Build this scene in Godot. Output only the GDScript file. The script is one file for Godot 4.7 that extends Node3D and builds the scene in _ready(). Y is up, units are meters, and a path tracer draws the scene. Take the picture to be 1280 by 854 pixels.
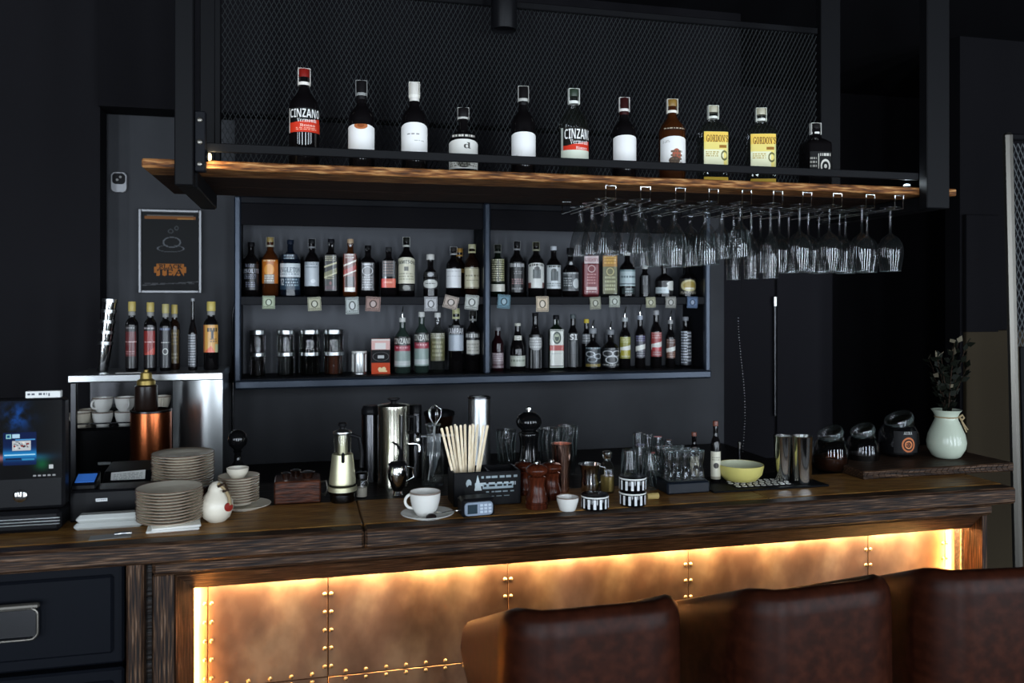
extends Node3D

# A dim bar seen from its customers' side. x runs along the bar, z towards the customers, y up, metres.

var used := {}
var M := {}
var atlas: Image
var atlas_material: StandardMaterial3D
var atlas_gloss: StandardMaterial3D
var cell_count := 0
const CELL := 128
const ATLAS_W := 2048
const ATLAS_H := 1024
var fonts := {}
var rng := RandomNumberGenerator.new()

# ------------------------------------------------------------------ nodes
func numbered(called: String) -> String:
	var n: int = used.get(called, 0)
	used[called] = n + 1
	return called if n == 0 else "%s_%03d" % [called, n]

func tag(o: Node3D, label: String, category: String, group := "", kind := "") -> Node3D:
	o.set_meta("label", label)
	if category != "":
		o.set_meta("category", category)
	if group != "":
		o.set_meta("group", group)
	if kind != "":
		o.set_meta("kind", kind)
	return o

func thing(called: String, label: String, category: String, at := Vector3.ZERO, turn := 0.0, group := "") -> Node3D:
	var o := Node3D.new()
	o.name = numbered(called)
	add_child(o)
	o.position = at
	o.rotation.y = turn
	return tag(o, label, category, group)

func part(parent: Node3D, called: String, mesh: Mesh, m: Material, at := Vector3.ZERO, rot := Vector3.ZERO) -> MeshInstance3D:
	var o := MeshInstance3D.new()
	var n := 0
	for k in parent.get_children():
		if str(k.name) == called or str(k.name).begins_with(called + "_0"):
			n += 1
	o.name = called if n == 0 else "%s_%03d" % [called, n]
	o.mesh = mesh
	o.material_override = m
	parent.add_child(o, true)
	o.position = at
	o.rotation = rot
	o.cast_shadow = GeometryInstance3D.SHADOW_CASTING_SETTING_ON
	return o

func single(called: String, label: String, category: String, mesh: Mesh, m: Material, at: Vector3, rot := Vector3.ZERO, group := "") -> MeshInstance3D:
	var o := MeshInstance3D.new()
	o.name = numbered(called)
	o.mesh = mesh
	o.material_override = m
	add_child(o)
	o.position = at
	o.rotation = rot
	tag(o, label, category, group)
	return o

func struct(called: String, mesh: Mesh, m: Material, at := Vector3.ZERO, label := "") -> MeshInstance3D:
	var o := MeshInstance3D.new()
	o.name = numbered(called)
	o.mesh = mesh
	o.material_override = m
	add_child(o)
	o.position = at
	o.set_meta("kind", "structure")
	if label != "":
		o.set_meta("label", label)
	return o

func copy(o: Node3D, at: Vector3, turn: float, label: String) -> Node3D:
	var base: String = str(o.name)
	var c: Node3D = o.duplicate()
	c.name = numbered(base)
	add_child(c)
	c.position = at
	c.rotation.y = turn
	c.set_meta("label", label)
	return c

# ------------------------------------------------------------------ materials
func mat(called: String, color: Color, rough := 0.6, metal := 0.0) -> StandardMaterial3D:
	var m := StandardMaterial3D.new()
	m.resource_name = called
	m.albedo_color = color
	m.roughness = rough
	m.metallic = metal
	if metal == 0.0 and rough > 0.3 and color.get_luminance() < 0.2:
		m.metallic_specular = 0.22
	M[called] = m
	return m

func clear_glass(called: String, color: Color, alpha: float) -> StandardMaterial3D:
	var m := mat(called, Color(color, alpha), 0.03)
	m.transparency = BaseMaterial3D.TRANSPARENCY_ALPHA
	return m

func glow(called: String, color: Color, energy: float) -> StandardMaterial3D:
	var m := mat(called, color, 0.5)
	m.emission_enabled = true
	m.emission = color
	m.emission_energy_multiplier = energy
	return m

# a seamless noise picture run through a colour ramp
func ramp_texture(seed_: int, freq: float, stops: Array, size := 512, octaves := 4) -> ImageTexture:
	var n := FastNoiseLite.new()
	n.seed = seed_
	n.frequency = freq
	n.fractal_octaves = octaves
	var g := n.get_seamless_image(size, size)
	g.convert(Image.FORMAT_L8)
	var grad := Gradient.new()
	var offs := PackedFloat32Array()
	var cols := PackedColorArray()
	for s in stops:
		offs.append(s[0])
		cols.append(Color.html(s[1]))
	grad.offsets = offs
	grad.colors = cols
	var lut := []
	for i in 256:
		lut.append(grad.sample(i / 255.0))
	var src := g.get_data()
	var out := Image.create(size, size, false, Image.FORMAT_RGB8)
	for y in size:
		for x in size:
			out.set_pixel(x, y, lut[src[y * size + x]])
	return ImageTexture.create_from_image(out)

func grey_texture(seed_: int, freq: float, lo: float, hi: float, size := 512) -> ImageTexture:
	var a := Color(lo, lo, lo).to_html(false)
	var b := Color(hi, hi, hi).to_html(false)
	return ramp_texture(seed_, freq, [[0.2, a], [0.8, b]], size)

func wood(called: String, stops: Array, seed_: int, scale: Vector3, rough := 0.5, depth := 0.12) -> StandardMaterial3D:
	var m := mat(called, Color.WHITE, rough)
	m.albedo_texture = ramp_texture(seed_, 0.02, stops)
	m.uv1_triplanar = true
	m.uv1_world_triplanar = true
	m.uv1_scale = scale
	m.heightmap_enabled = true
	m.heightmap_texture = grey_texture(seed_, 0.02, 0.0, 1.0)
	m.heightmap_scale = depth
	m.metallic_specular = 0.3
	return m

# ------------------------------------------------------------------ meshes
func commit(v: PackedVector3Array, n: PackedVector3Array, uv: PackedVector2Array, idx: PackedInt32Array) -> ArrayMesh:
	# turn every face so that its front agrees with its normals
	for t in range(0, idx.size() - 2, 3):
		var p := v[idx[t]]
		var f := (v[idx[t + 2]] - p).cross(v[idx[t + 1]] - p)
		if f.dot(n[idx[t]] + n[idx[t + 1]] + n[idx[t + 2]]) < 0.0:
			var k := idx[t + 1]
			idx[t + 1] = idx[t + 2]
			idx[t + 2] = k
	var a := []
	a.resize(Mesh.ARRAY_MAX)
	a[Mesh.ARRAY_VERTEX] = v
	a[Mesh.ARRAY_NORMAL] = n
	a[Mesh.ARRAY_TEX_UV] = uv
	a[Mesh.ARRAY_INDEX] = idx
	var m := ArrayMesh.new()
	m.add_surface_from_arrays(Mesh.PRIMITIVE_TRIANGLES, a)
	return m

# profile of (radius, height) pairs turned about y; power > 2 squares the plan, deep squashes it in z
func lathe(prof: Array, segs := 24, power := 2.0, deep := 1.0) -> ArrayMesh:
	var v := PackedVector3Array()
	var n := PackedVector3Array()
	var uv := PackedVector2Array()
	var idx := PackedInt32Array()
	var count := prof.size()
	var sn := []
	for i in count - 1:
		var d: Vector2 = Vector2(prof[i + 1][0], prof[i + 1][1]) - Vector2(prof[i][0], prof[i][1])
		sn.append(Vector2(d.y, -d.x).normalized())
	for i in count - 1:
		var na: Vector2 = sn[i]
		var nb: Vector2 = sn[i]
		if i > 0 and sn[i].dot(sn[i - 1]) > 0.72:
			na = (sn[i] + sn[i - 1]).normalized()
		if i < count - 2 and sn[i].dot(sn[i + 1]) > 0.72:
			nb = (sn[i] + sn[i + 1]).normalized()
		var start := v.size()
		for k in segs + 1:
			var a := TAU * k / segs
			var ca := cos(a)
			var sa := sin(a)
			var f := 1.0
			var nx := ca
			var nz := sa
			if power > 2.0:
				f = 1.0 / pow(pow(absf(ca), power) + pow(absf(sa), power), 1.0 / power)
				nx = signf(ca) * pow(absf(ca * f), power - 1.0)
				nz = signf(sa) * pow(absf(sa * f), power - 1.0)
				var l := sqrt(nx * nx + nz * nz)
				nx /= l
				nz /= l
			for e in 2:
				var p: Array = prof[i + e]
				var nn: Vector2 = na if e == 0 else nb
				v.append(Vector3(p[0] * f * ca, p[1], p[0] * f * sa * deep))
				n.append(Vector3(nn.x * nx, nn.y, nn.x * nz / deep).normalized())
				uv.append(Vector2(float(k) / segs, float(i + e) / count))
		for k in segs:
			var b := start + k * 2
			idx.append_array([b, b + 1, b + 2, b + 1, b + 3, b + 2])
	return commit(v, n, uv, idx)

# many shapes collected in one list of triangles
class Heap:
	var v := PackedVector3Array()
	var n := PackedVector3Array()
	var uv := PackedVector2Array()
	var idx := PackedInt32Array()
	func quad(a: Vector3, b: Vector3, c: Vector3, d: Vector3) -> void:
		var nn := (c - a).cross(b - a)
		nn = nn.normalized() if nn.length() > 1e-12 else Vector3.UP
		var s := v.size()
		for p in [a, b, c, d]:
			v.append(p)
			n.append(nn)
			uv.append(Vector2(p.x, p.y))
		idx.append_array([s, s + 1, s + 2, s, s + 2, s + 3])
	func tri(a: Vector3, b: Vector3, c: Vector3) -> void:
		var nn := (c - a).cross(b - a)
		nn = nn.normalized() if nn.length() > 1e-12 else Vector3.UP
		var s := v.size()
		for p in [a, b, c]:
			v.append(p)
			n.append(nn)
			uv.append(Vector2(p.x, p.y))
		idx.append_array([s, s + 1, s + 2])
	func box(c: Vector3, size: Vector3, bev := 0.0, basis := Basis.IDENTITY) -> void:
		var h := size * 0.5
		var q := minf(bev, minf(h.x, minf(h.y, h.z)) * 0.9)
		var f := func(x: float, y: float, z: float) -> Vector3: return c + basis * Vector3(x, y, z)
		for ax in 3:
			var u := (ax + 1) % 3
			var w := (ax + 2) % 3
			for s in [-1.0, 1.0]:
				var pts := []
				for k in [[-1, -1], [-1, 1], [1, 1], [1, -1]]:
					var p := Vector3.ZERO
					p[ax] = s * h[ax]
					p[u] = k[0] * (h[u] - q)
					p[w] = k[1] * (h[w] - q)
					pts.append(c + basis * p)
				if s > 0:
					quad(pts[0], pts[1], pts[2], pts[3])
				else:
					quad(pts[3], pts[2], pts[1], pts[0])
		if q <= 0.0:
			return
		for ax in 3:
			var u := (ax + 1) % 3
			var w := (ax + 2) % 3
			for su in [-1.0, 1.0]:
				for sw in [-1.0, 1.0]:
					var a := Vector3.ZERO
					a[ax] = -(h[ax] - q)
					a[u] = su * h[u]
					a[w] = sw * (h[w] - q)
					var b := a
					b[ax] = h[ax] - q
					var d := Vector3.ZERO
					d[ax] = -(h[ax] - q)
					d[u] = su * (h[u] - q)
					d[w] = sw * h[w]
					var e := d
					e[ax] = h[ax] - q
					if su * sw > 0:
						quad(c + basis * a, c + basis * d, c + basis * e, c + basis * b)
					else:
						quad(c + basis * a, c + basis * b, c + basis * e, c + basis * d)
		for sx in [-1.0, 1.0]:
			for sy in [-1.0, 1.0]:
				for sz in [-1.0, 1.0]:
					var p1: Vector3 = c + basis * Vector3(sx * h.x, sy * (h.y - q), sz * (h.z - q))
					var p2: Vector3 = c + basis * Vector3(sx * (h.x - q), sy * h.y, sz * (h.z - q))
					var p3: Vector3 = c + basis * Vector3(sx * (h.x - q), sy * (h.y - q), sz * h.z)
					if sx * sy * sz > 0:
						tri(p1, p3, p2)
					else:
						tri(p1, p2, p3)
	func tube(pts: Array, r: float, segs := 8, r_end := -1.0, closed := false) -> void:
		var count := pts.size()
		var start := v.size()
		var side := Vector3.ZERO
		for i in count:
			var a: Vector3 = pts[maxi(i - 1, 0)] if not closed else pts[(i - 1 + count) % count]
			var b: Vector3 = pts[mini(i + 1, count - 1)] if not closed else pts[(i + 1) % count]
			var t := (b - a).normalized()
			if side == Vector3.ZERO:
				side = t.cross(Vector3(0.31, 0.17, 0.93)).normalized()
			side = (side - t * side.dot(t)).normalized()
			var up := t.cross(side)
			var rr := r if r_end < 0.0 else lerpf(r, r_end, float(i) / (count - 1))
			for k in segs:
				var g := TAU * k / segs
				var d := side * cos(g) + up * sin(g)
				v.append(pts[i] + d * rr)
				n.append(d)
				uv.append(Vector2(float(k) / segs, float(i) / count))
		for i in (count if closed else count - 1):
			var j := (i + 1) % count
			for k in segs:
				var l := (k + 1) % segs
				idx.append_array([start + i * segs + k, start + i * segs + l, start + j * segs + k, start + i * segs + l, start + j * segs + l, start + j * segs + k])
		if not closed:
			for e in [0, count - 1]:
				var s := v.size()
				var dir: Vector3 = (pts[0] - pts[1]).normalized() if e == 0 else (pts[count - 1] - pts[count - 2]).normalized()
				for k in segs:
					v.append(v[start + e * segs + k])
					n.append(dir)
					uv.append(Vector2.ZERO)
				for k in range(1, segs - 1):
					if e == 0:
						idx.append_array([s, s + k + 1, s + k])
					else:
						idx.append_array([s, s + k, s + k + 1])

func heap_mesh(h: Heap) -> ArrayMesh:
	return commit(h.v, h.n, h.uv, h.idx)

var box_cache := {}
func rbox(size: Vector3, bev := 0.004) -> ArrayMesh:
	var key := "%.5f %.5f %.5f %.5f" % [size.x, size.y, size.z, bev]
	if not box_cache.has(key):
		var h := Heap.new()
		h.box(Vector3.ZERO, size, bev)
		box_cache[key] = heap_mesh(h)
	return box_cache[key]

func tube(pts: Array, r: float, segs := 8, r_end := -1.0, closed := false) -> ArrayMesh:
	var h := Heap.new()
	h.tube(pts, r, segs, r_end, closed)
	return heap_mesh(h)

func arc_points(c: Vector3, r: float, from: float, to: float, steps: int, ux: Vector3, uy: Vector3) -> Array:
	var out := []
	for i in steps + 1:
		var a := lerpf(from, to, float(i) / steps)
		out.append(c + ux * (r * cos(a)) + uy * (r * sin(a)))
	return out

# a closed outline in x-y pushed along z, with a small chamfer on both faces
func slab(outline: PackedVector2Array, depth: float, bev := 0.0) -> ArrayMesh:
	var h := Heap.new()
	var o := outline
	if Geometry2D.is_polygon_clockwise(o):
		o = o.duplicate()
		o.reverse()
	var inner := o
	if bev > 0.0:
		var off := Geometry2D.offset_polygon(o, -bev, Geometry2D.JOIN_MITER)
		if off.size() and off[0].size() == o.size():
			inner = o.duplicate()
			for i in o.size():
				var best := 1e9
				for p in off[0]:
					if p.distance_to(o[i]) < best:
						best = p.distance_to(o[i])
						inner[i] = p
	var d := depth * 0.5
	var tris := Geometry2D.triangulate_polygon(inner)
	for t in range(0, tris.size(), 3):
		var a := inner[tris[t]]
		var b := inner[tris[t + 1]]
		var c := inner[tris[t + 2]]
		if (b - a).cross(c - a) < 0.0:
			var k := b
			b = c
			c = k
		h.tri(Vector3(a.x, a.y, d), Vector3(c.x, c.y, d), Vector3(b.x, b.y, d))
		h.tri(Vector3(a.x, a.y, -d), Vector3(b.x, b.y, -d), Vector3(c.x, c.y, -d))
	var zb := d - bev
	for i in o.size():
		var j := (i + 1) % o.size()
		h.quad(Vector3(o[i].x, o[i].y, zb), Vector3(o[j].x, o[j].y, zb), Vector3(o[j].x, o[j].y, -zb), Vector3(o[i].x, o[i].y, -zb))
		if bev > 0.0:
			h.quad(Vector3(inner[i].x, inner[i].y, d), Vector3(inner[j].x, inner[j].y, d), Vector3(o[j].x, o[j].y, zb), Vector3(o[i].x, o[i].y, zb))
			h.quad(Vector3(o[i].x, o[i].y, -zb), Vector3(o[j].x, o[j].y, -zb), Vector3(inner[j].x, inner[j].y, -d), Vector3(inner[i].x, inner[i].y, -d))
	return heap_mesh(h)

func round_rect(w: float, h: float, r: float, steps := 5) -> PackedVector2Array:
	var out := PackedVector2Array()
	for q in 4:
		var cx := (w * 0.5 - r) * (1 if q in [0, 3] else -1)
		var cy := (h * 0.5 - r) * (1 if q in [0, 1] else -1)
		for k in steps + 1:
			var a := PI * 0.5 * (q + float(k) / steps)
			out.append(Vector2(cx + r * cos(a), cy + r * sin(a)))
	return out

# ------------------------------------------------------------------ printed labels, all on one sheet
func text_font(kind: String) -> Font:
	if not fonts.has(kind):
		var f := SystemFont.new()
		f.font_names = PackedStringArray(["Droid Serif"] if kind == "serif" else ["Droid Sans"])
		f.font_weight = 700
		fonts[kind] = f
	return fonts[kind]

func paint_text(r: Rect2i, text: String, u0: float, v0: float, u1: float, v1: float, col: Color, kind: String, mirror := false) -> void:
	var tm := TextMesh.new()
	tm.font = text_font(kind)
	tm.text = text
	tm.font_size = 48
	tm.pixel_size = 0.01
	tm.depth = 0.0
	var a := tm.get_mesh_arrays()
	if a.is_empty() or a[Mesh.ARRAY_VERTEX] == null:
		return
	var vs: PackedVector3Array = a[Mesh.ARRAY_VERTEX]
	if vs.is_empty():
		return
	var ids := PackedInt32Array(range(vs.size()))
	if a[Mesh.ARRAY_INDEX] != null:
		ids = a[Mesh.ARRAY_INDEX]
	var lo := vs[0]
	var hi := vs[0]
	for p in vs:
		lo = lo.min(p)
		hi = hi.max(p)
	var x0 := r.position.x + u0 * r.size.x
	var y0 := r.position.y + v0 * r.size.y
	var sx := (u1 - u0) * r.size.x / maxf(hi.x - lo.x, 1e-6)
	var sy := (v1 - v0) * r.size.y / maxf(hi.y - lo.y, 1e-6)
	for t in range(0, ids.size() - 2, 3):
		var p := []
		for k in 3:
			var q := vs[ids[t + k]]
			p.append(Vector2(x0 + (q.x - lo.x) * sx, y0 + (hi.y - q.y) * sy))
		var ax: int = maxi(int(floor(minf(p[0].x, minf(p[1].x, p[2].x)))), r.position.x)
		var bx: int = mini(int(ceil(maxf(p[0].x, maxf(p[1].x, p[2].x)))), r.end.x - 1)
		var ay: int = maxi(int(floor(minf(p[0].y, minf(p[1].y, p[2].y)))), r.position.y)
		var by: int = mini(int(ceil(maxf(p[0].y, maxf(p[1].y, p[2].y)))), r.end.y - 1)
		for y in range(ay, by + 1):
			for x in range(ax, bx + 1):
				if Geometry2D.point_is_inside_triangle(Vector2(x + 0.5, y + 0.5), p[0], p[1], p[2]):
					atlas.set_pixel(x, y, col)

func sub(r: Rect2i, u0: float, v0: float, u1: float, v1: float) -> Rect2i:
	var a := Vector2i(int(r.position.x + u0 * r.size.x), int(r.position.y + v0 * r.size.y))
	var b := Vector2i(int(r.position.x + u1 * r.size.x), int(r.position.y + v1 * r.size.y))
	return Rect2i(a, b - a).intersection(r)

func paint(bg: String, cmds: Array, wide := 1, tall := 1) -> Rect2:
	var cols := ATLAS_W / CELL
	if wide > 1 and cell_count % cols + wide > cols:
		cell_count += cols - cell_count % cols
	var cx := cell_count % cols
	var cy := cell_count / cols
	cell_count += wide
	var r := Rect2i(cx * CELL, cy * CELL, CELL * wide, CELL * tall)
	atlas.fill_rect(r, Color.html(bg))
	for c in cmds:
		var col: Color = Color.html(c[c.size() - 1]) if c[0] != "text" else Color.html(c[6])
		match c[0]:
			"band":
				atlas.fill_rect(sub(r, 0, c[1], 1, c[2]), col)
			"rect":
				atlas.fill_rect(sub(r, c[1], c[2], c[3], c[4]), col)
			"frame":
				var m: float = c[1]
				var w: float = c[2]
				atlas.fill_rect(sub(r, m, m, 1 - m, m + w), col)
				atlas.fill_rect(sub(r, m, 1 - m - w, 1 - m, 1 - m), col)
				atlas.fill_rect(sub(r, m, m, m + w, 1 - m), col)
				atlas.fill_rect(sub(r, 1 - m - w, m, 1 - m, 1 - m), col)
			"lines":
				var n: int = c[5]
				for i in n:
					var v: float = lerpf(c[2], c[4], float(i) / n)
					var hh: float = (c[4] - c[2]) / n * 0.55
					var u: float = c[1]
					while u < c[3]:
						var w2: float = rng.randf_range(0.03, 0.12)
						atlas.fill_rect(sub(r, u, v, minf(u + w2, c[3]), v + hh), col)
						u += w2 + rng.randf_range(0.015, 0.05)
			"disc", "ring":
				for y in range(r.position.y, r.end.y):
					for x in range(r.position.x, r.end.x):
						var q := Vector2((float(x - r.position.x) / r.size.x - c[1]) / c[3], (float(y - r.position.y) / r.size.y - c[2]) / c[4])
						var l := q.length()
						if l <= 1.0 and (c[0] == "disc" or l > 1.0 - c[5] / c[3]):
							atlas.set_pixel(x, y, col)
			"slant":
				for x in range(r.position.x, r.end.x):
					var k := float(x - r.position.x) / r.size.x
					var v2: float = lerpf(c[2], c[4], k)
					atlas.fill_rect(sub(r, k, v2, k + 1.01 / r.size.x, v2 + c[5]), col)
			"tri":
				var pa := Vector2(c[1], c[2])
				var pb := Vector2(c[3], c[4])
				var pc := Vector2(c[5], c[6])
				for y in range(r.position.y, r.end.y):
					for x in range(r.position.x, r.end.x):
						if Geometry2D.point_is_inside_triangle(Vector2(float(x - r.position.x) / r.size.x, float(y - r.position.y) / r.size.y), pa, pb, pc):
							atlas.set_pixel(x, y, col)
			"text":
				paint_text(r, c[1], c[2], c[3], c[4], c[5], col, c[7])
	return Rect2((r.position.x + 1.0) / ATLAS_W, (r.position.y + 1.0) / ATLAS_H, (r.size.x - 2.0) / ATLAS_W, (r.size.y - 2.0) / ATLAS_H)

# a paper label bent round a bottle (or laid on its flat front), facing +z
func label_mesh(r: float, y0: float, y1: float, arc: float, arch: float, uvr: Rect2, flat := false) -> ArrayMesh:
	var v := PackedVector3Array()
	var n := PackedVector3Array()
	var uv := PackedVector2Array()
	var idx := PackedInt32Array()
	var steps := 14
	for i in steps + 1:
		var k := float(i) / steps
		var a := deg_to_rad(arc) * (k - 0.5)
		var rise := arch * (y1 - y0) * 2.0 * (1.0 - pow(absf(k - 0.5) * 2.0, 2.5))
		for e in 2:
			var y := y0 if e == 0 else y1 + rise - arch * (y1 - y0)
			if flat:
				v.append(Vector3((k - 0.5) * 1.72 * r, y, r * 1.004 + 0.0006))
				n.append(Vector3(0, 0, 1))
			else:
				v.append(Vector3(sin(a) * (r + 0.0006), y, cos(a) * (r + 0.0006)))
				n.append(Vector3(sin(a), 0, cos(a)))
			uv.append(Vector2(uvr.position.x + uvr.size.x * k, uvr.end.y if e == 0 else uvr.position.y))
	for i in steps:
		var b := i * 2
		idx.append_array([b, b + 1, b + 2, b + 1, b + 3, b + 2])
	return commit(v, n, uv, idx)

# a flat printed sheet with real thickness; the print faces +z
func sheet(parent: Node3D, called: String, w: float, h: float, uvr: Rect2, at: Vector3, rot := Vector3.ZERO) -> MeshInstance3D:
	var v := PackedVector3Array([Vector3(-w / 2, -h / 2, 0), Vector3(-w / 2, h / 2, 0), Vector3(w / 2, -h / 2, 0), Vector3(w / 2, h / 2, 0)])
	var n := PackedVector3Array([Vector3.BACK, Vector3.BACK, Vector3.BACK, Vector3.BACK])
	var uv := PackedVector2Array([Vector2(uvr.position.x, uvr.end.y), uvr.position, uvr.end, Vector2(uvr.end.x, uvr.position.y)])
	return part(parent, called, commit(v, n, uv, PackedInt32Array([0, 1, 2, 1, 3, 2])), atlas_material, at, rot)

func note_mesh(w: float, h: float, uvr: Rect2) -> ArrayMesh:
	# a stiff folded note: thin, slightly bowed, printed on its face
	var v := PackedVector3Array()
	var n := PackedVector3Array()
	var uv := PackedVector2Array()
	var idx := PackedInt32Array()
	for i in 7:
		var k := i / 6.0
		var bow := 0.004 * sin(PI * k)
		for side in 2:
			for e in 2:
				v.append(Vector3((e - 0.5) * w, h * (0.5 - k), bow - side * 0.0012))
				n.append(Vector3(0, 0, 1 - 2 * side))
				uv.append(Vector2(uvr.position.x + uvr.size.x * e, uvr.position.y + uvr.size.y * k))
	for i in 6:
		var b := i * 4
		idx.append_array([b, b + 1, b + 4, b + 1, b + 5, b + 4, b + 2, b + 6, b + 3, b + 3, b + 6, b + 7])
		idx.append_array([b, b + 4, b + 2, b + 2, b + 4, b + 6, b + 1, b + 3, b + 5, b + 3, b + 7, b + 5])
	return commit(v, n, uv, idx)

# ------------------------------------------------------------------ bottles
var shape_table := {
	"spirit": [[1, .02], [1, .60], [.97, .645], [.85, .69], [.62, .735], [.42, .775], [-1, .82], [-1, .93]],
	"wine": [[1, .02], [1, .58], [.97, .62], [.86, .66], [.62, .70], [.42, .735], [-1, .77], [-1, .95]],
	"squat": [[1, .02], [1.02, .3], [1, .50], [.94, .555], [.75, .61], [.45, .66], [-1, .70], [-1, .88]],
	"square": [[1, .02], [1, .66], [.96, .70], [.75, .735], [.45, .77], [-1, .81], [-1, .93]],
	"flask": [[.97, .02], [1, .06], [1, .68], [.95, .725], [.7, .77], [.4, .80], [-1, .83], [-1, .93]],
	"taper": [[1, .02], [1, .42], [.94, .5], [.78, .60], [.58, .70], [.42, .78], [-1, .86], [-1, .95]],
	"slim": [[1, .02], [1, .62], [.94, .67], [.75, .72], [.55, .765], [-1, .81], [-1, .93]],
	"cork": [[1, .02], [1, .66], [.95, .70], [.75, .735], [.5, .76], [-1, .785], [-1, .87]],
	"needle": [[1, .02], [1.05, .2], [1, .5], [.8, .58], [.5, .66], [.36, .75], [.32, .97]],
}

func bottle(d: Dictionary) -> Node3D:
	var h: float = d.h
	var r: float = d.r
	var st: String = d.st
	var root := thing(d.n, d.l, d.cat, Vector3(d.x, d.y, d.z), deg_to_rad(d.rot), d.gr)
	var hb := h * (0.83 if d.has("spout") else 1.0)
	var nr := minf(0.0145, r * 0.48)
	var squareish: bool = st in ["square", "flask"]
	var power := 5.5 if squareish else 2.0
	var deep := 0.72 if st == "flask" else 1.0
	var prof := [[0.0, 0.004], [r * 0.7, 0.003], [r * 0.9, 0.0006]]
	for q in shape_table[st]:
		prof.append([nr if q[0] < 0 else r * q[0], hb * q[1]])
	var neck_top: float = prof[prof.size() - 1][1]
	prof.append([0.0, neck_top])
	part(root, "body", lathe(prof, 28 if squareish else 24, power, deep), M["glass_" + d.g])
	# closure
	var cr := nr * (1.12 if st != "cork" else 1.25)
	if st == "needle":
		cr = r * .4
	var c0 := neck_top - (hb * 0.01)
	if st == "wine":
		c0 = hb * 0.80
		cr = nr * 1.06
	var cap_m := mat_for(d.c, 0.42)
	var cap_r := cr * (1.0 if st != "squat" else 1.25)
	part(root, "cap", lathe([[0.0, c0], [cap_r * .96, c0], [cap_r, c0 + .002], [cap_r, hb - .0025], [cap_r * .9, hb], [0.0, hb]], 18), cap_m)
	if st == "cork":
		part(root, "neck_ring", lathe([[nr * 1.02, hb * .80], [nr * 1.15, hb * .805], [nr * 1.15, hb * .855], [nr * 1.02, hb * .86]], 16), M.paper_grey)
	if d.has("strip"):
		# tax paper folded over the cap and down the neck on both sides
		var s: Array = d.strip
		var hp := Heap.new()
		var lo := hb * 0.84
		var w := cr * 0.8
		for sd in [-1.0, 1.0]:
			hp.box(Vector3(sd * (cr + .0012), (lo + hb) * .5, .002), Vector3(.0012, hb - lo + .003, w * 1.3))
		hp.box(Vector3(0, hb + .0012, .002), Vector3(cr * 2 + .0036, .0012, w * 1.3))
		part(root, "tax_strip", heap_mesh(hp), mat_for(s[0], 0.7))
		part(root, "neck_band", lathe([[cr + .0004, lo], [cr + .0008, lo + .001], [cr + .0008, lo + hb * .03], [cr + .0004, lo + hb * .031]], 16), mat_for(s[0], 0.7))
	if d.has("spout"):
		var tip := h - hb
		part(root, "pour_spout", tube([Vector3(0, hb - .002, 0), Vector3(0, hb + tip * .35, 0), Vector3(.002, hb + tip * .7, .004), Vector3(.004, hb + tip, .012)], 0.0046, 8, 0.0028), M.chrome)
	for q in d.lab:
		var uvr := paint(q.bg, q.p)
		var flat: bool = q.flat == 1
		var y0: float = q.y0 * hb
		var y1: float = q.y1 * hb
		var lr := r * (deep if flat else 1.0)
		var me: ArrayMesh
		if flat:
			me = flat_label(r, lr, y0, y1, uvr)
		else:
			var rr := lr
			if q.y0 > 0.5 and not st in ["spirit", "wine", "square", "flask", "cork", "slim"] or q.y0 > 0.58:
				rr = radius_at(prof, (y0 + y1) * .5) * 1.05
			me = label_mesh(rr * (1.02 if st == "squat" else 1.0) * (1.05 if st == "needle" else 1.0), y0, y1, q.arc, q.arch, uvr)
		part(root, "label", me, atlas_material if d.n == "liquor_bottle" else atlas_gloss)
	return root

func radius_at(prof: Array, y: float) -> float:
	for i in range(3, prof.size() - 1):
		if y >= prof[i][1] and y <= prof[i + 1][1]:
			return lerpf(prof[i][0], prof[i + 1][0], (y - prof[i][1]) / maxf(prof[i + 1][1] - prof[i][1], 1e-5))
	return prof[3][0]

func flat_label(r: float, front: float, y0: float, y1: float, uvr: Rect2) -> ArrayMesh:
	var v := PackedVector3Array()
	var n := PackedVector3Array()
	var uv := PackedVector2Array()
	var idx := PackedInt32Array()
	var deep := front / r
	for i in 13:
		var k := i / 12.0
		var x := (k - 0.5) * 2.0 * 0.86
		var z := pow(1.0 - pow(absf(x), 5.5), 1.0 / 5.5)
		var nn := Vector3(signf(x) * pow(absf(x), 4.5), 0, pow(z, 4.5) / deep).normalized()
		for e in 2:
			v.append(Vector3(x * r, y0 if e == 0 else y1, z * r * deep + 0.0008))
			n.append(nn)
			uv.append(Vector2(uvr.position.x + uvr.size.x * k, uvr.end.y if e == 0 else uvr.position.y))
	for i in 12:
		var b := i * 2
		idx.append_array([b, b + 1, b + 2, b + 1, b + 3, b + 2])
	return commit(v, n, uv, idx)

func mat_for(html: String, rough: float) -> StandardMaterial3D:
	var key := "paint_" + html
	if not M.has(key):
		mat(key, Color.html(html), rough)
	return M[key]

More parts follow.
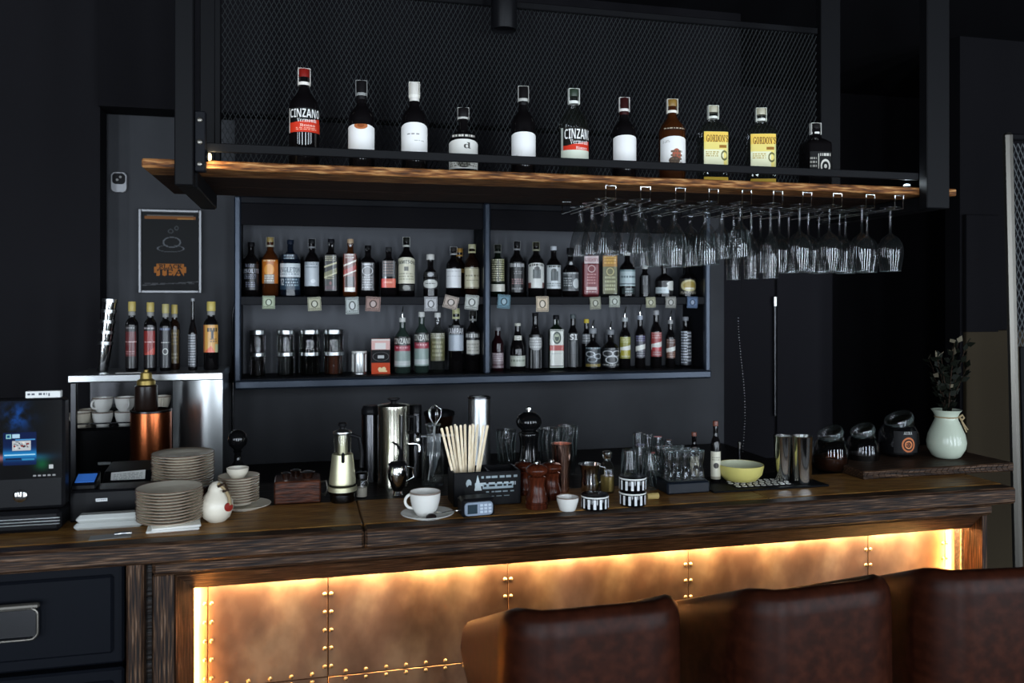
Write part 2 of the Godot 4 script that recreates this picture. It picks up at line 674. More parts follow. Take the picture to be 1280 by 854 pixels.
# ------------------------------------------------------------------ the scene
func _ready() -> void:
	rng.seed = 20
	# camera
	var cam := Camera3D.new()
	cam.name = "camera"
	cam.projection = Camera3D.PROJECTION_FRUSTUM
	cam.near = 0.05
	cam.far = 60.0
	cam.size = 0.05 * 854.0 / 1060.0
	cam.frustum_offset = Vector2(0.0, -0.05 * 52.0 / 1060.0)
	cam.position = Vector3(0.0, 1.72, 2.375)
	cam.rotation.y = deg_to_rad(-14.03)
	add_child(cam)
	cam.current = true
	var lens := CameraAttributesPhysical.new()
	lens.frustum_near = 0.05
	lens.frustum_far = 60.0
	lens.frustum_focal_length = 30.0
	lens.frustum_focus_distance = 3.0
	lens.exposure_aperture = 4.0
	cam.attributes = lens
	cam.near = 0.05
	# sky and exposure
	var env := Environment.new()
	env.background_mode = Environment.BG_COLOR
	env.background_color = Color(0.62, 0.70, 0.80)
	env.background_energy_multiplier = 1.0
	env.tonemap_mode = Environment.TONE_MAPPER_LINEAR
	env.tonemap_exposure = 1.25
	env.sdfgi_enabled = true
	env.ssao_enabled = true
	env.ssil_enabled = true
	var we := WorldEnvironment.new()
	we.name = "world_environment"
	we.environment = env
	add_child(we)
	# daylight from the overcast street enters by the tall windows behind the customers
	for k in WIN_X.size():
		var al := AreaLight3D.new()
		al.name = "window_daylight_%d" % k
		al.area_size = Vector2(WIN_W, WIN_H)
		al.light_color = Color(0.90, 0.95, 1.0)
		al.light_energy = 7.8
		al.shadow_enabled = true
		al.area_range = 30.0
		al.position = Vector3(WIN_X[k], WIN_Y, WALL_FRONT - 0.16)
		add_child(al)
	make_materials()
	build_room()
	build_back_unit()
	build_bar()
	build_hanging_shelf()
	build_stools()
	build_rack()
	build_back_counter()
	for d in TOP:
		bottle(d)
	for d in UPPER:
		bottle(d)
	for d in LOWER:
		bottle(d)
	for d in RACK:
		bottle(d)
	build_shelf_items()
	build_glasses()
	build_bar_left()
	build_urns()
	build_bar_middle()
	build_bar_right()
	atlas_material.albedo_texture = ImageTexture.create_from_image(atlas)
	atlas_gloss.albedo_texture = atlas_material.albedo_texture

const WIN_W := 0.48
const WIN_H := 2.75
const WIN_Y := 1.45
const WALL_FRONT := 4.8
const WIN_X := [-5.3, -3.2, -1.1, 1.0, 3.1, 5.2, 7.3]

func make_materials() -> void:
	atlas = Image.create(ATLAS_W, ATLAS_H, false, Image.FORMAT_RGB8)
	atlas.fill(Color(0.3, 0.3, 0.3))
	atlas_material = mat("printed_paper", Color.WHITE, 0.55)
	atlas_material.metallic_specular = 0.28
	atlas_gloss = mat("glossy_print", Color.WHITE, 0.4)
	atlas_gloss.clearcoat_enabled = true
	atlas_gloss.clearcoat = 0.4
	atlas_gloss.clearcoat_roughness = 0.06
	var wall := mat("wall_paint", Color.WHITE, 0.75)
	wall.albedo_texture = ramp_texture(3, 0.012, [[0.0, "#2a2b2f"], [0.5, "#2e2f33"], [1.0, "#333438"]])
	wall.uv1_triplanar = true
	wall.uv1_world_triplanar = true
	wall.uv1_scale = Vector3(0.6, 0.6, 0.6)
	mat("dark_paint", Color("#1f1e22"), 0.8)
	mat("black_paint", Color("#18171a"), 0.8)
	mat("soot", Color("#131215"), 0.85)
	mat("tan_wall", Color("#3a3226"), 0.8)
	mat("floor_boards", Color("#261e18"), 0.6)
	mat("unit_back", Color("#404248"), 0.6)
	mat("unit_steel", Color("#131418"), 0.5)
	mat("unit_rail", Color("#303844"), 0.3, 0.5)
	mat("black_steel", Color("#101012"), 0.5)
	mat("mesh_steel", Color("#383b3c"), 0.5, 0.3)
	var ws := [[0.15, "#0f0a07"], [0.38, "#23160f"], [0.52, "#312117"], [0.68, "#45301f"], [0.85, "#665040"]]
	wood("oak_dark", ws, 11, Vector3(0.7, 15.0, 15.0), 0.5, 0.06)
	wood("oak_dark_upright", ws, 12, Vector3(15.0, 0.7, 15.0), 0.55, 0.06)
	wood("oak_top", [[0.15, "#44290f"], [0.4, "#7a5228"], [0.6, "#966e38"], [0.85, "#b08850"]], 13, Vector3(0.6, 12.0, 12.0), 0.4, 0.06)
	wood("oak_black", [[0.2, "#0f0c0b"], [0.6, "#1c1613"], [0.85, "#2a211c"]], 14, Vector3(0.4, 6.0, 6.0), 0.45, 0.1)
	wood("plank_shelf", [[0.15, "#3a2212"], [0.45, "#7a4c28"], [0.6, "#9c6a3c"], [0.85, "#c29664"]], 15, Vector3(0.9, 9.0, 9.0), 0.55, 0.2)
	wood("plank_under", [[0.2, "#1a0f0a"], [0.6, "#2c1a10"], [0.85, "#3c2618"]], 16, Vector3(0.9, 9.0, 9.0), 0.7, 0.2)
	wood("mill_wood", [[0.2, "#2c120a"], [0.55, "#4a2012"], [0.85, "#5e2d1b"]], 17, Vector3(9, 1.2, 9), 0.22, 0.02)
	wood("box_wood", [[0.2, "#2a140c"], [0.6, "#4a2617"], [0.85, "#5e3522"]], 18, Vector3(1.5, 9, 9), 0.4, 0.05)
	wood("stick_wood", [[0.2, "#d8c3a0"], [0.6, "#e9d8ba"], [0.85, "#f2e6cf"]], 19, Vector3(20, 2, 20), 0.6, 0.02)
	var cu := mat("copper_sheet", Color.WHITE, 0.4, 1.0)
	cu.albedo_texture = ramp_texture(31, 0.008, [[0.2, "#6a4c3a"], [0.45, "#775844"], [0.65, "#84644c"], [0.85, "#907056"]], 512, 5)
	cu.roughness = 1.0
	cu.roughness_texture = grey_texture(32, 0.015, 0.37, 0.43)
	cu.uv1_triplanar = true
	cu.uv1_world_triplanar = true
	cu.uv1_scale = Vector3(1.3, 0.9, 1.3)
	mat("rivet_brass", Color("#8a7050"), 0.45, 1.0)
	mat("navy_paint", Color("#0e1015"), 0.45)
	M.navy_paint.metallic_specular = 0.15
	mat("iron", Color("#77736c"), 0.35, 0.9)
	mat("chrome", Color("#d6d6d4"), 0.12, 1.0)
	mat("steel_brushed", Color("#b4b6b6"), 0.28, 1.0)
	mat("steel_dark", Color("#4c4c4e"), 0.25, 1.0)
	mat("copper_polished", Color("#b8643c"), 0.27, 1.0)
	mat("copper_pale", Color("#d0a898"), 0.18, 1.0)
	mat("brass", Color("#a08a4c"), 0.4, 0.7)
	mat("aluminium", Color("#cdc9a8"), 0.42, 0.85)
	mat("black_plastic", Color("#121214"), 0.35)
	mat("black_gloss", Color("#0c0c0d"), 0.12)
	mat("black_matte", Color("#161517"), 0.8)
	mat("brown_hopper", Color("#241813"), 0.3)
	mat("porcelain", Color("#dedcd6"), 0.16)
	mat("porcelain_warm", Color("#cfc6b4"), 0.2)
	mat("stoneware", Color("#d6cebd"), 0.3)
	mat("rim_brown", Color("#6e5848"), 0.35)
	mat("vase_glaze", Color("#b4bcaa"), 0.22)
	mat("bowl_glaze", Color("#c6bb6c"), 0.3)
	mat("bowl_inside", Color("#c9ccae"), 0.3)
	mat("urn_steel", Color("#d6d2c0"), 0.22, 1.0)
	mat("towel_cotton", Color("#b4b6b2"), 0.9)
	mat("paper_white", Color("#dcdcd8"), 0.7)
	mat("paper_grey", Color("#8e8c88"), 0.6)
	mat("cloth_white", Color("#c4ccd0"), 0.9)
	mat("rubber", Color("#0e0f12"), 0.6)
	mat("seal_red", Color("#7a2018"), 0.5)
	mat("twine", Color("#8d7a5a"), 0.8)
	mat("foliage", Color("#12150f"), 0.6)
	mat("stem_brown", Color("#2c2018"), 0.7)
	mat("blossom", Color("#6a6250"), 0.7)
	mat("tray_navy", Color("#10161f"), 0.3)
	mat("cork", Color("#b39a5c"), 0.7)
	mat("device_silver", Color("#8a96a6"), 0.3, 0.5)
	mat("poster_frame", Color("#8a8a8c"), 0.4, 0.5)
	mat("chocolate", Color("#1c1210"), 0.4)
	mat("coins", Color("#8a4a2a"), 0.35, 0.6)
	var leather := mat("leather", Color.WHITE, 0.38)
	leather.albedo_texture = ramp_texture(41, 0.02, [[0.2, "#1f0c06"], [0.5, "#281008"], [0.8, "#30150b"]])
	leather.metallic_specular = 0.22
	leather.uv1_triplanar = true
	leather.uv1_scale = Vector3(2.5, 2.5, 2.5)
	# glass: bottles are full of dark drink, so their bodies read as deep gloss; empty glass is clear
	mat("glass_dark", Color("#0d0b0c"), 0.05)
	mat("glass_blueblack", Color("#0e141e"), 0.06)
	mat("glass_green", Color("#0f1710"), 0.05)
	mat("glass_greenclear", Color("#27332e"), 0.05)
	mat("glass_brown", Color("#1c100a"), 0.05)
	mat("glass_amber", Color("#3a1c0a"), 0.05)
	mat("glass_maroon", Color("#1e0a0e"), 0.05)
	mat("glass_pink", Color("#5a2024"), 0.06)
	mat("glass_orange", Color("#7a3a10"), 0.06)
	clear_glass("glass_clear", Color(0.10, 0.11, 0.09), 0.35)
	clear_glass("drinking_glass", Color(0.12, 0.13, 0.13), 0.30)
	M.drinking_glass.metallic_specular = 0.5
	clear_glass("jar_glass", Color(0.1, 0.1, 0.08), 0.3)
	clear_glass("smoked_glass", Color(0.02, 0.02, 0.02), 0.7)
	clear_glass("rim_glass", Color(0.45, 0.5, 0.5), 0.35)
	clear_glass("window_glass", Color(0.9, 0.95, 0.95), 0.05)

func build_room() -> void:
	var x0 := -6.6
	var x1 := 8.4
	var zb := -3.3
	struct("floor", rbox(Vector3(x1 - x0, 0.1, WALL_FRONT - zb), 0.0), M.floor_boards, Vector3((x0 + x1) / 2, -0.05, (WALL_FRONT + zb) / 2))
	struct("ceiling", rbox(Vector3(x1 - x0, 0.1, WALL_FRONT - zb), 0.0), M.soot, Vector3((x0 + x1) / 2, 3.35, (WALL_FRONT + zb) / 2))
	struct("wall_left", rbox(Vector3(0.1, 3.3, WALL_FRONT - zb), 0.0), M.dark_paint, Vector3(x0 - 0.05, 1.65, (WALL_FRONT + zb) / 2))
	struct("wall_right", rbox(Vector3(0.1, 3.3, WALL_FRONT - zb), 0.0), M.dark_paint, Vector3(x1 + 0.05, 1.65, (WALL_FRONT + zb) / 2))
	struct("wall_far", rbox(Vector3(x1 - x0, 3.3, 0.1), 0.0), M.soot, Vector3((x0 + x1) / 2, 1.65, zb - 0.05))
	# wall behind the shelves, then a dark recess, then a tan return
	var xe := 2.3594
	struct("wall_back", rbox(Vector3(xe - x0, 3.3, 0.12), 0.0), M.wall_paint, Vector3((xe + x0) / 2, 1.65, -2.11), "dark grey painted wall behind the bottle shelves")
	var xp := -0.8995
	struct("wall_pier", rbox(Vector3(xp - x0, 3.3, 0.14), 0.0), M.black_paint, Vector3((xp + x0) / 2, 1.65, -1.97), "dark pier beside the grey wall")
	struct("trim_1", rbox(Vector3(xe - xp, 3.3 - 2.6117, 0.18), 0.0), M.soot, Vector3((xe + xp) / 2, (3.3 + 2.6117) / 2, -1.95), "dark boxed beam under the ceiling")
	struct("trim_2", rbox(Vector3(xe - -0.3098, 2.6334 - 2.2002 - .004, 0.06), 0.0), M.soot, Vector3((xe + -0.3098) / 2, (2.6117 + 2.2002) / 2 - .002, -2.015), "dark panel above the bottle shelves")
	var xt := 3.8327
	struct("wall_return", rbox(Vector3(x1 - xt, 3.3, 0.12), 0.0), M.soot, Vector3((x1 + xt) / 2, 1.65, -1.96), "dark wall beyond the end of the bar")
	var dado := 1.5367
	struct("trim_3", rbox(Vector3(x1 - xt - .02, dado, 0.03), 0.004), M.tan_wall, Vector3((x1 + xt) / 2 + .01, dado / 2, -1.885), "tan panelling on the dark wall beyond the bar")
	# front wall with seven tall window openings
	var h := Heap.new()
	var lo := WIN_Y - WIN_H / 2
	var hi := WIN_Y + WIN_H / 2
	h.box(Vector3((x0 + x1) / 2, lo / 2, WALL_FRONT + .1), Vector3(x1 - x0, lo, .2))
	h.box(Vector3((x0 + x1) / 2, (3.3 + hi) / 2, WALL_FRONT + .1), Vector3(x1 - x0, 3.3 - hi, .2))
	var edge := x0
	for k in WIN_X.size() + 1:
		var nx: float = WIN_X[k] - WIN_W / 2 if k < WIN_X.size() else x1
		h.box(Vector3((edge + nx) / 2, WIN_Y, WALL_FRONT + .1), Vector3(nx - edge, WIN_H, .2))
		if k < WIN_X.size():
			edge = WIN_X[k] + WIN_W / 2
	struct("wall_front", heap_mesh(h), M.dark_paint, Vector3.ZERO, "wall with tall windows on the street side")
	for k in WIN_X.size():
		var o := Node3D.new()
		o.name = "window_%d" % (k + 1)
		add_child(o)
		o.position = Vector3(WIN_X[k], WIN_Y, WALL_FRONT + .08)
		o.set_meta("kind", "structure")
		var fr := Heap.new()
		for sd in [-1, 1]:
			fr.box(Vector3(sd * (WIN_W / 2 - .02), 0, 0), Vector3(.04, WIN_H, .06))
			fr.box(Vector3(0, sd * (WIN_H / 2 - .02), 0), Vector3(WIN_W - .08, .04, .06))
		part(o, "window_frame", heap_mesh(fr), M.black_paint)
		part(o, "pane", rbox(Vector3(WIN_W - .08, WIN_H - .08, .006), 0.0), M.window_glass)
	# blackboard on the tan wall
	var z := -1.88
	single("blackboard", "plain black board hung on the tan wall", "board", rbox(Vector3(0.2304, 0.7009, .03), .003), M.soot, Vector3(3.963, 1.8784, z))
	# framed tea poster
	var pz := -2.035
	var p := thing("framed_poster", "grey framed black poster with a cup drawing and orange lettering on dark wall", "poster", Vector3(-0.6117, 1.956, pz))
	var w := 0.2887
	var hh := 0.4057
	var f := Heap.new()
	for sd in [-1, 1]:
		f.box(Vector3(sd * (w / 2 - .007), 0, .008), Vector3(.014, hh, .02), .003)
		f.box(Vector3(0, sd * (hh / 2 - .007), .008), Vector3(w - .028, .014, .02), .003)
	part(p, "frame", heap_mesh(f), M.poster_frame)
	part(p, "backing", rbox(Vector3(w - .02, hh - .02, .008), 0.0), M.black_matte)
	var cmds := [["rect", .06, .06, .94, .10, "#7a4a22"], ["rect", .1, .045, .9, .06, "#5a5550"], ["rect", .62, .08, .9, .10, "#a8763c"], ["ring", .5, .46, .24, .045, .03, "#55575a"], ["ring", .52, .38, .16, .07, .03, "#55575a"], ["ring", .5, .24, .05, .03, .02, "#3c3e40"], ["ring", .6, .20, .04, .03, .02, "#3c3e40"],
		["rect", .26, .66, .74, .82, "#9a5a1e"], ["rect", .22, .70, .78, .78, "#9a5a1e"], ["text", "BLACK", .3, .665, .7, .715, "#1b120c", "serif"], ["text", "TEA", .27, .73, .73, .81, "#140e0a", "serif"], ["slant", 0.06, .93, .5, .88, .012, "#4c4c4e"], ["lines", .06, .90, .94, .93, 1, "#3c3c3e"]]
	sheet(p, "print", w - .028, hh - .028, paint("#0b0c0d", cmds, 1, 1), Vector3(0, 0, .006))
	# small wall remote
	var q := thing("wall_remote", "small black and grey remote control in a holder on the wall", "remote", Vector3(-0.8441, 2.2856, -2.04))
	var rw := 0.0731
	var rh := 0.1
	part(q, "holder", slab(round_rect(rw, rh, rw * .3), .022, .003), M.poster_frame)
	part(q, "face", slab(round_rect(rw * .78, rh * .52, rw * .22), .006, .001), M.black_plastic, Vector3(0, rh * .16, .012))
	for k in 2:
		part(q, "button", lathe([[0.0, 0.0], [.006, 0.0], [.006, .002], [0.0, .003]], 10), M.paper_grey, Vector3(-.006 + .014 * k, rh * .1 + .014 * k, .015), Vector3(PI / 2, 0, 0))
	# pendant lamp, switched off
	var lx := 0.7017
	var ly := 2.6763
	var pl := thing("pendant_lamp", "unlit black cylinder lamp hanging above the bottle shelf", "lamp", Vector3(lx, ly, -.55))
	part(pl, "shade", lathe([[.036, .01], [.044, 0.0], [.046, .004], [.046, .32], [.04, .33], [.0, .33]], 28), M.black_plastic)
	part(pl, "cord", tube([Vector3(0, .33, 0), Vector3(0, 3.3 - ly, 0)], .004, 6), M.black_matte)
	part(pl, "bulb", lathe([[0.0, .03], [.02, .035], [.026, .06], [.015, .1], [.012, .13]], 14), M.paper_grey)

func build_back_unit() -> void:
	var zf := -1.75
	var zb := -2.045
	var xl := -0.2813
	var xr := 2.1012
	var xd := 0.8995
	var yb := 1.3067
	var yt := 2.2008
	var ym := 1.7363
	var ylo := 1.3537
	var d := zf - zb
	var zc := (zf + zb) / 2
	var u := thing("wall_shelf_unit", "wide black steel wall shelf holding two rows of bottles", "shelf", Vector3((xl + xr) / 2, yb, zc))
	var o := Vector3((xl + xr) / 2, yb, zc)
	var put := func(called: String, c: Vector3, s: Vector3, m: Material, bev := 0.003) -> void:
		part(u, called, rbox(s, bev), m, c - o)
	put.call("back_panel", Vector3((xl + xr) / 2, (yb + yt) / 2, zb + .006), Vector3(xr - xl, yt - yb, .012), M.unit_back)
	put.call("bottom_shelf", Vector3((xl + xr) / 2, ylo - .012, zc), Vector3(xr - xl, .024, d), M.unit_steel)
	put.call("bottom_rail", Vector3((xl + xr) / 2, (yb + ylo) / 2 - .004, zf + .012), Vector3(xr - xl + .03, ylo - yb - .004, .024), M.unit_rail, .008)
	put.call("middle_shelf", Vector3((xl + xr) / 2, ym - .02, zc), Vector3(xr - xl, .04, d), M.unit_steel)
	put.call("top_shelf", Vector3((xl + xr) / 2, yt - .015, zc), Vector3(xr - xl, .03, d), M.unit_steel)
	put.call("header", Vector3((xl + xr) / 2, (yt + 2.0697) / 2 - .015, zf - .01), Vector3(xr - xl, yt - 2.0697 - .03, .02), M.soot)
	for x in [xl, xr]:
		put.call("upright", Vector3(x, (yb + yt) / 2, zf - .005), Vector3(.03, yt - yb, .03), M.unit_rail, .006)
		put.call("side_panel", Vector3(x, (yb + yt) / 2, zc), Vector3(.014, yt - yb, d), M.unit_steel)
	put.call("upright", Vector3(xd, (ylo + yt) / 2, zf + .008), Vector3(.034, yt - ylo, .03), M.unit_rail, .008)
	put.call("divider_panel", Vector3(xd, (ylo + yt) / 2, zc), Vector3(.014, yt - ylo, d - .02), M.unit_steel)
	# conduit running down the wall at the unit's corner
	single("wall_conduit", "thin steel conduit running down beside the wall shelf", "pipe", tube([Vector3(0, -.34, 0), Vector3(0, .3, 0), Vector3(.01, .36, 0), Vector3(.05, .42, .02)], .006, 8), M.steel_dark, Vector3(-0.3223, 1.3449, -2.02))

func build_shelf_items() -> void:
	# banknotes hung along the edge of the middle shelf
	var words := ["first", "second", "third", "fourth", "fifth", "sixth", "seventh", "eighth", "ninth", "tenth", "eleventh", "twelfth", "thirteenth", "last"]
	var tones := ["pale green", "straw grey", "silver grey tall", "dusty pink", "white patterned", "tilted beige", "grey white", "blue", "cream", "olive grey", "mint", "small straw", "grey square", "navy blue"]
	for i in NOTES.size():
		var d: Dictionary = NOTES[i]
		var dark: String = Color.html(d.c).darkened(.55).to_html(false)
		var light: String = Color.html(d.c).lightened(.35).to_html(false)
		var uvr := paint(d.c, [["frame", .04, .04, dark], ["disc", .5, .5, .26, .26, dark], ["disc", .5, .5, .17, .2, light], ["lines", .12, .12, .88, .2, 1, dark], ["lines", .12, .8, .88, .9, 1, dark]])
		single("banknote", "%s banknote hung on shelf edge, %s along the row" % [tones[i], words[i]], "banknote", note_mesh(d.w, d.h, uvr), atlas_material, Vector3(d.x, d.y, -1.7445), Vector3(0, 0, -deg_to_rad(d.a)), "banknotes along the shelf edge")
	# cut-glass shakers with metal bands
	var ylo := 1.3537
	var sh := [[-0.1984, 0.0346], [-0.0682, 0.0388], [0.045, 0.0469], [0.1597, 0.0472]]
	var said := ["glass jar with steel bands nearest the shelf's left upright", "banded glass jar, second from the shelf's left upright", "banded glass jar with dried leaves, third from the shelf's left upright", "banded glass jar with pale grains beside the small white canister"]
	for i in 4:
		var r: float = sh[i][1]
		var h := 0.2217
		var t := thing("banded_jar", said[i], "jar", Vector3(sh[i][0], ylo, -1.88), .3 * i, "banded glass jars on the lower shelf")
		part(t, "glass", lathe([[0.0, .002], [r * .92, 0.0], [r, .006], [r, h - .02], [r * .96, h - .015]], 22), M.smoked_glass)
		part(t, "filling", lathe([[0.0, .006], [r * .92, .006], [r * .92, h * [.35, .5, .58, .42][i]], [0.0, h * [.37, .52, .6, .46][i]]], 18), [M.brown_hopper, M.glass_green, M.foliage, M.coins][i])
		part(t, "lid", lathe([[r * 1.0, h - .022], [r * 1.06, h - .02], [r * 1.06, h - .002], [r * .95, h], [0.0, h]], 22), M.steel_brushed)
		part(t, "band", lathe([[r * 1.005, h * .43], [r * 1.05, h * .435], [r * 1.05, h * .50], [r * 1.005, h * .505]], 22), M.steel_brushed)
		for k in 10:
			# raised ribs of the pressed glass
			var a := TAU * k / 10
			part(t, "rib", tube([Vector3(cos(a) * r, .01, sin(a) * r), Vector3(cos(a) * r, h - .025, sin(a) * r)], .0018, 5), M.jar_glass)
	var cr := 0.0356
	var chh := 0.1148
	var c := thing("canister", "small white ribbed canister on the lower back shelf", "canister", Vector3(0.2838, ylo, -1.88))
	part(c, "body", lathe([[0.0, 0.0], [cr, 0.0], [cr, .006], [cr * .94, .01], [cr * .94, chh - .014], [cr * .94, chh - .012]], 20), M.steel_brushed)
	part(c, "lid", lathe([[cr * .94, chh - .012], [cr * 1.04, chh - .011], [cr * 1.04, chh - .001], [0.0, chh]], 20), M.porcelain)
	for k in 12:
		var a := TAU * k / 12
		part(c, "rib", rbox(Vector3(.004, chh - .028, .004), .001), M.porcelain, Vector3(cos(a) * cr * .95, chh / 2 - .002, sin(a) * cr * .95), Vector3(0, -a, 0))
	var bw := 0.091
	var bh := 0.1741
	var b := thing("tea_box", "red, white and black carton box on the lower back shelf", "box", Vector3(0.3891, ylo, -1.87), deg_to_rad(-6))
	part(b, "carton", rbox(Vector3(bw, bh, .05), .001), mat_for("#b8341e", .5), Vector3(0, bh / 2, 0))
	sheet(b, "print", bw * .99, bh * .99, paint("#cf4a26", [["rect", 0, 0, 1, .06, "#e8e0d8"], ["rect", 0, .06, 1, .33, "#e6b8b0"], ["rect", .2, .12, .78, .30, "#f0e8e2"], ["rect", 0, .32, 1, .68, "#141214"], ["rect", .34, .47, .68, .56, "#c9c9c9"], ["ring", .5, .5, .44, .13, .03, "#6d6a6a"], ["disc", .45, .86, .1, .06, "#f3d9a8"], ["disc", .66, .86, .12, .07, "#f3d9a8"], ["rect", .40, .9, .85, .94, "#f3d9a8"]]), Vector3(0, bh / 2, .0255))

func build_bar() -> void:
	var xl := -1.9
	var xr := 2.2991
	var o := thing("bar_counter", "long dark oak bar with riveted copper front and glowing light strip", "bar counter", Vector3(.5, 0, -.25))
	var at := Vector3(.5, 0, -.25)
	var put := func(called: String, a: Vector3, b: Vector3, m: Material, bev := 0.004) -> MeshInstance3D:
		return part(o, called, rbox((b - a).abs(), bev), m, (a + b) / 2 - at)
	# worktop
	put.call("worktop_plank", Vector3(xl, 1.052, -.285), Vector3(.168, 1.1, -.002), M.oak_top, .003)
	put.call("worktop_plank", Vector3(.171, 1.052, -.285), Vector3(1.42, 1.1, -.002), M.oak_top, .003)
	put.call("worktop_plank", Vector3(1.423, 1.052, -.285), Vector3(xr, 1.1, -.002), M.oak_top, .003)
	put.call("worktop_plank", Vector3(xl, 1.052, -.62), Vector3(xr, 1.0985, -.288), M.oak_black, .003)
	put.call("edge_board", Vector3(xl, 1.046, .0), Vector3(.168, 1.1, .06), M.oak_dark, .007)
	put.call("edge_board", Vector3(.170, 1.046, .0), Vector3(xr, 1.1, .06), M.oak_dark, .007)
	# mouldings below the worktop edge
	var fl := -0.3718
	put.call("moulding", Vector3(fl, 1.004, -.06), Vector3(xr - .06, 1.044, .028), M.oak_dark, .01)
	var cl := -0.3143
	var cr := 2.1992
	# bevelled lintel and jambs framing the copper
	var il := -0.2775
	var ir := 2.2025
	var top := 1.003
	var inner := 0.948
	var h := Heap.new()
	var P := func(x: float, y: float, z: float) -> Vector3: return Vector3(x, y, z) - at
	h.quad(P.call(cl, top, .02), P.call(cr, top, .02), P.call(ir, inner, -.035), P.call(il, inner, -.035))
	h.quad(P.call(il, inner, -.035), P.call(ir, inner, -.035), P.call(ir, inner, -.06), P.call(il, inner, -.06))
	h.quad(P.call(cl, top, -.06), P.call(cr, top, -.06), P.call(cr, top, .02), P.call(cl, top, .02))
	h.quad(P.call(ir, inner, -.06), P.call(cr, top, -.06), P.call(cl, top, -.06), P.call(il, inner, -.06))
	part(o, "lintel", heap_mesh(h), M.oak_dark)
	for sd in 2:
		var a := cl if sd == 0 else cr
		var b := il if sd == 0 else ir
		var j := Heap.new()
		j.quad(P.call(a, top, .02), P.call(b, inner, -.035), P.call(b, .1, -.035), P.call(a, .1, .02))
		j.quad(P.call(b, inner, -.035), P.call(b, inner, -.06), P.call(b, .1, -.06), P.call(b, .1, -.035))
		j.quad(P.call(a, top, -.06), P.call(a, top, .02), P.call(a, .1, .02), P.call(a, .1, -.06))
		part(o, "jamb", heap_mesh(j), M.oak_dark_upright)
	# left: recessed flat, pilaster
	put.call("frame_board", Vector3(-0.3731, .1, -.06), Vector3(cl - .002, 1.003, .008), M.oak_dark_upright, .004)
	put.call("frame_strip", Vector3(-0.3925, .1, -.06), Vector3(-0.375, 1.046, -.01), M.oak_black, .002)
	put.call("pilaster", Vector3(-0.4332, .1, -.06), Vector3(-0.3911, 1.044, .026), M.oak_dark_upright, .006)
	put.call("end_post", Vector3(cr + .002, .1, -.06), Vector3(xr - .06, 1.003, .004), M.oak_dark_upright, .006)
	put.call("end_panel", Vector3(xr - .09, .1, -.58), Vector3(xr - .062, 1.046, -.062), M.oak_black, .004)
	put.call("plinth", Vector3(xl, 0, -.55), Vector3(xr - .07, .1, -.08), M.black_matte, .004)
	put.call("rear_panel", Vector3(xl, .1, -.58), Vector3(xr - .1, 1.05, -.55), M.oak_black, .004)
	# copper sheets with rivets along their seams
	var zs := -.115
	var seams := [il - .03, -0.2482, 0.0777, 0.6097, 1.2013, 1.863, 2.1698, ir + .05]
	var ys := [.1, 0.6381, 1.0]
	var riv := lathe([[.0062, 0.0], [.0058, .002], [.004, .0038], [0.0, .0046]], 10)
	for i in seams.size() - 1:
		for j in 2:
			var a: float = seams[i]
			var b: float = seams[i + 1]
			var pn: MeshInstance3D = put.call("copper_panel", Vector3(a + .0008, ys[j] + .0008, zs - .006), Vector3(b - .0008, ys[j + 1] - .0008, zs + (.0012 if (i + j) % 2 == 0 else 0.0)), M.copper_sheet, .0012)
			var c: Vector3 = pn.position + at
			var y: float = ys[j] + .03
			while y < minf(ys[j + 1], .945):
				if j == 1 or y > .3:
					for x in [a + .009, b - .009]:
						if x > il and x < ir:
							part(pn, "rivet", riv, M.rivet_brass, Vector3(x, y, zs + .001) - c, Vector3(PI / 2, 0, 0))
				y += .052
			if b - a > .1:
				var x2 := a + .05
				while x2 < b - .03:
					part(pn, "rivet", riv, M.rivet_brass, Vector3(x2, ys[1] + (.011 if j == 1 else -.011), zs + .001) - c, Vector3(PI / 2, 0, 0))
					x2 += .058
	# warm light strip tucked behind the lintel and the jambs
	var ledm := glow("led_warm", Color(1.0, 0.72, 0.36), 2.2)
	var yl := .948
	part(o, "light_strip", rbox(Vector3(ir - il, .004, .012), 0.0), ledm, Vector3((il + ir) / 2, yl + .012, -.085) - at)
	part(o, "light_strip", rbox(Vector3(.004, .8, .012), 0.0), ledm, Vector3(il - .014, .53, -.085) - at)
	part(o, "light_strip", rbox(Vector3(.004, .8, .012), 0.0), ledm, Vector3(ir + .014, .53, -.085) - at)
	for k in 4:
		var al := AreaLight3D.new()
		al.name = "strip_light_%d" % k
		al.area_size = Vector2((ir - il) / 4, .012)
		al.light_color = Color(1.0, 0.88, 0.66)
		al.light_energy = LED_E
		al.area_range = 8.0
		al.shadow_enabled = true
		al.rotation = Vector3(-0.2, 0, 0)
		al.position = Vector3(il + (ir - il) * (k + .5) / 4, yl + .008, -.085)
		add_child(al)
	for sd in 2:
		var al := AreaLight3D.new()
		al.name = "jamb_light_%d" % sd
		al.area_size = Vector2(.012, .8)
		al.light_color = Color(1.0, 0.76, 0.44)
		al.light_energy = LED_E * (.22 if sd == 0 else 1.0)
		al.area_range = 8.0
		al.shadow_enabled = true
		al.rotation = Vector3(0, -0.35 if sd == 0 else 0.35, 0)
		al.position = Vector3(il - .010 if sd == 0 else ir + .010, .53, -.085)
		add_child(al)
	# navy drawers at the bar's near end
	var dl := xl
	var dr := -0.4445
	var dt := 1.038
	var db := 0.7754
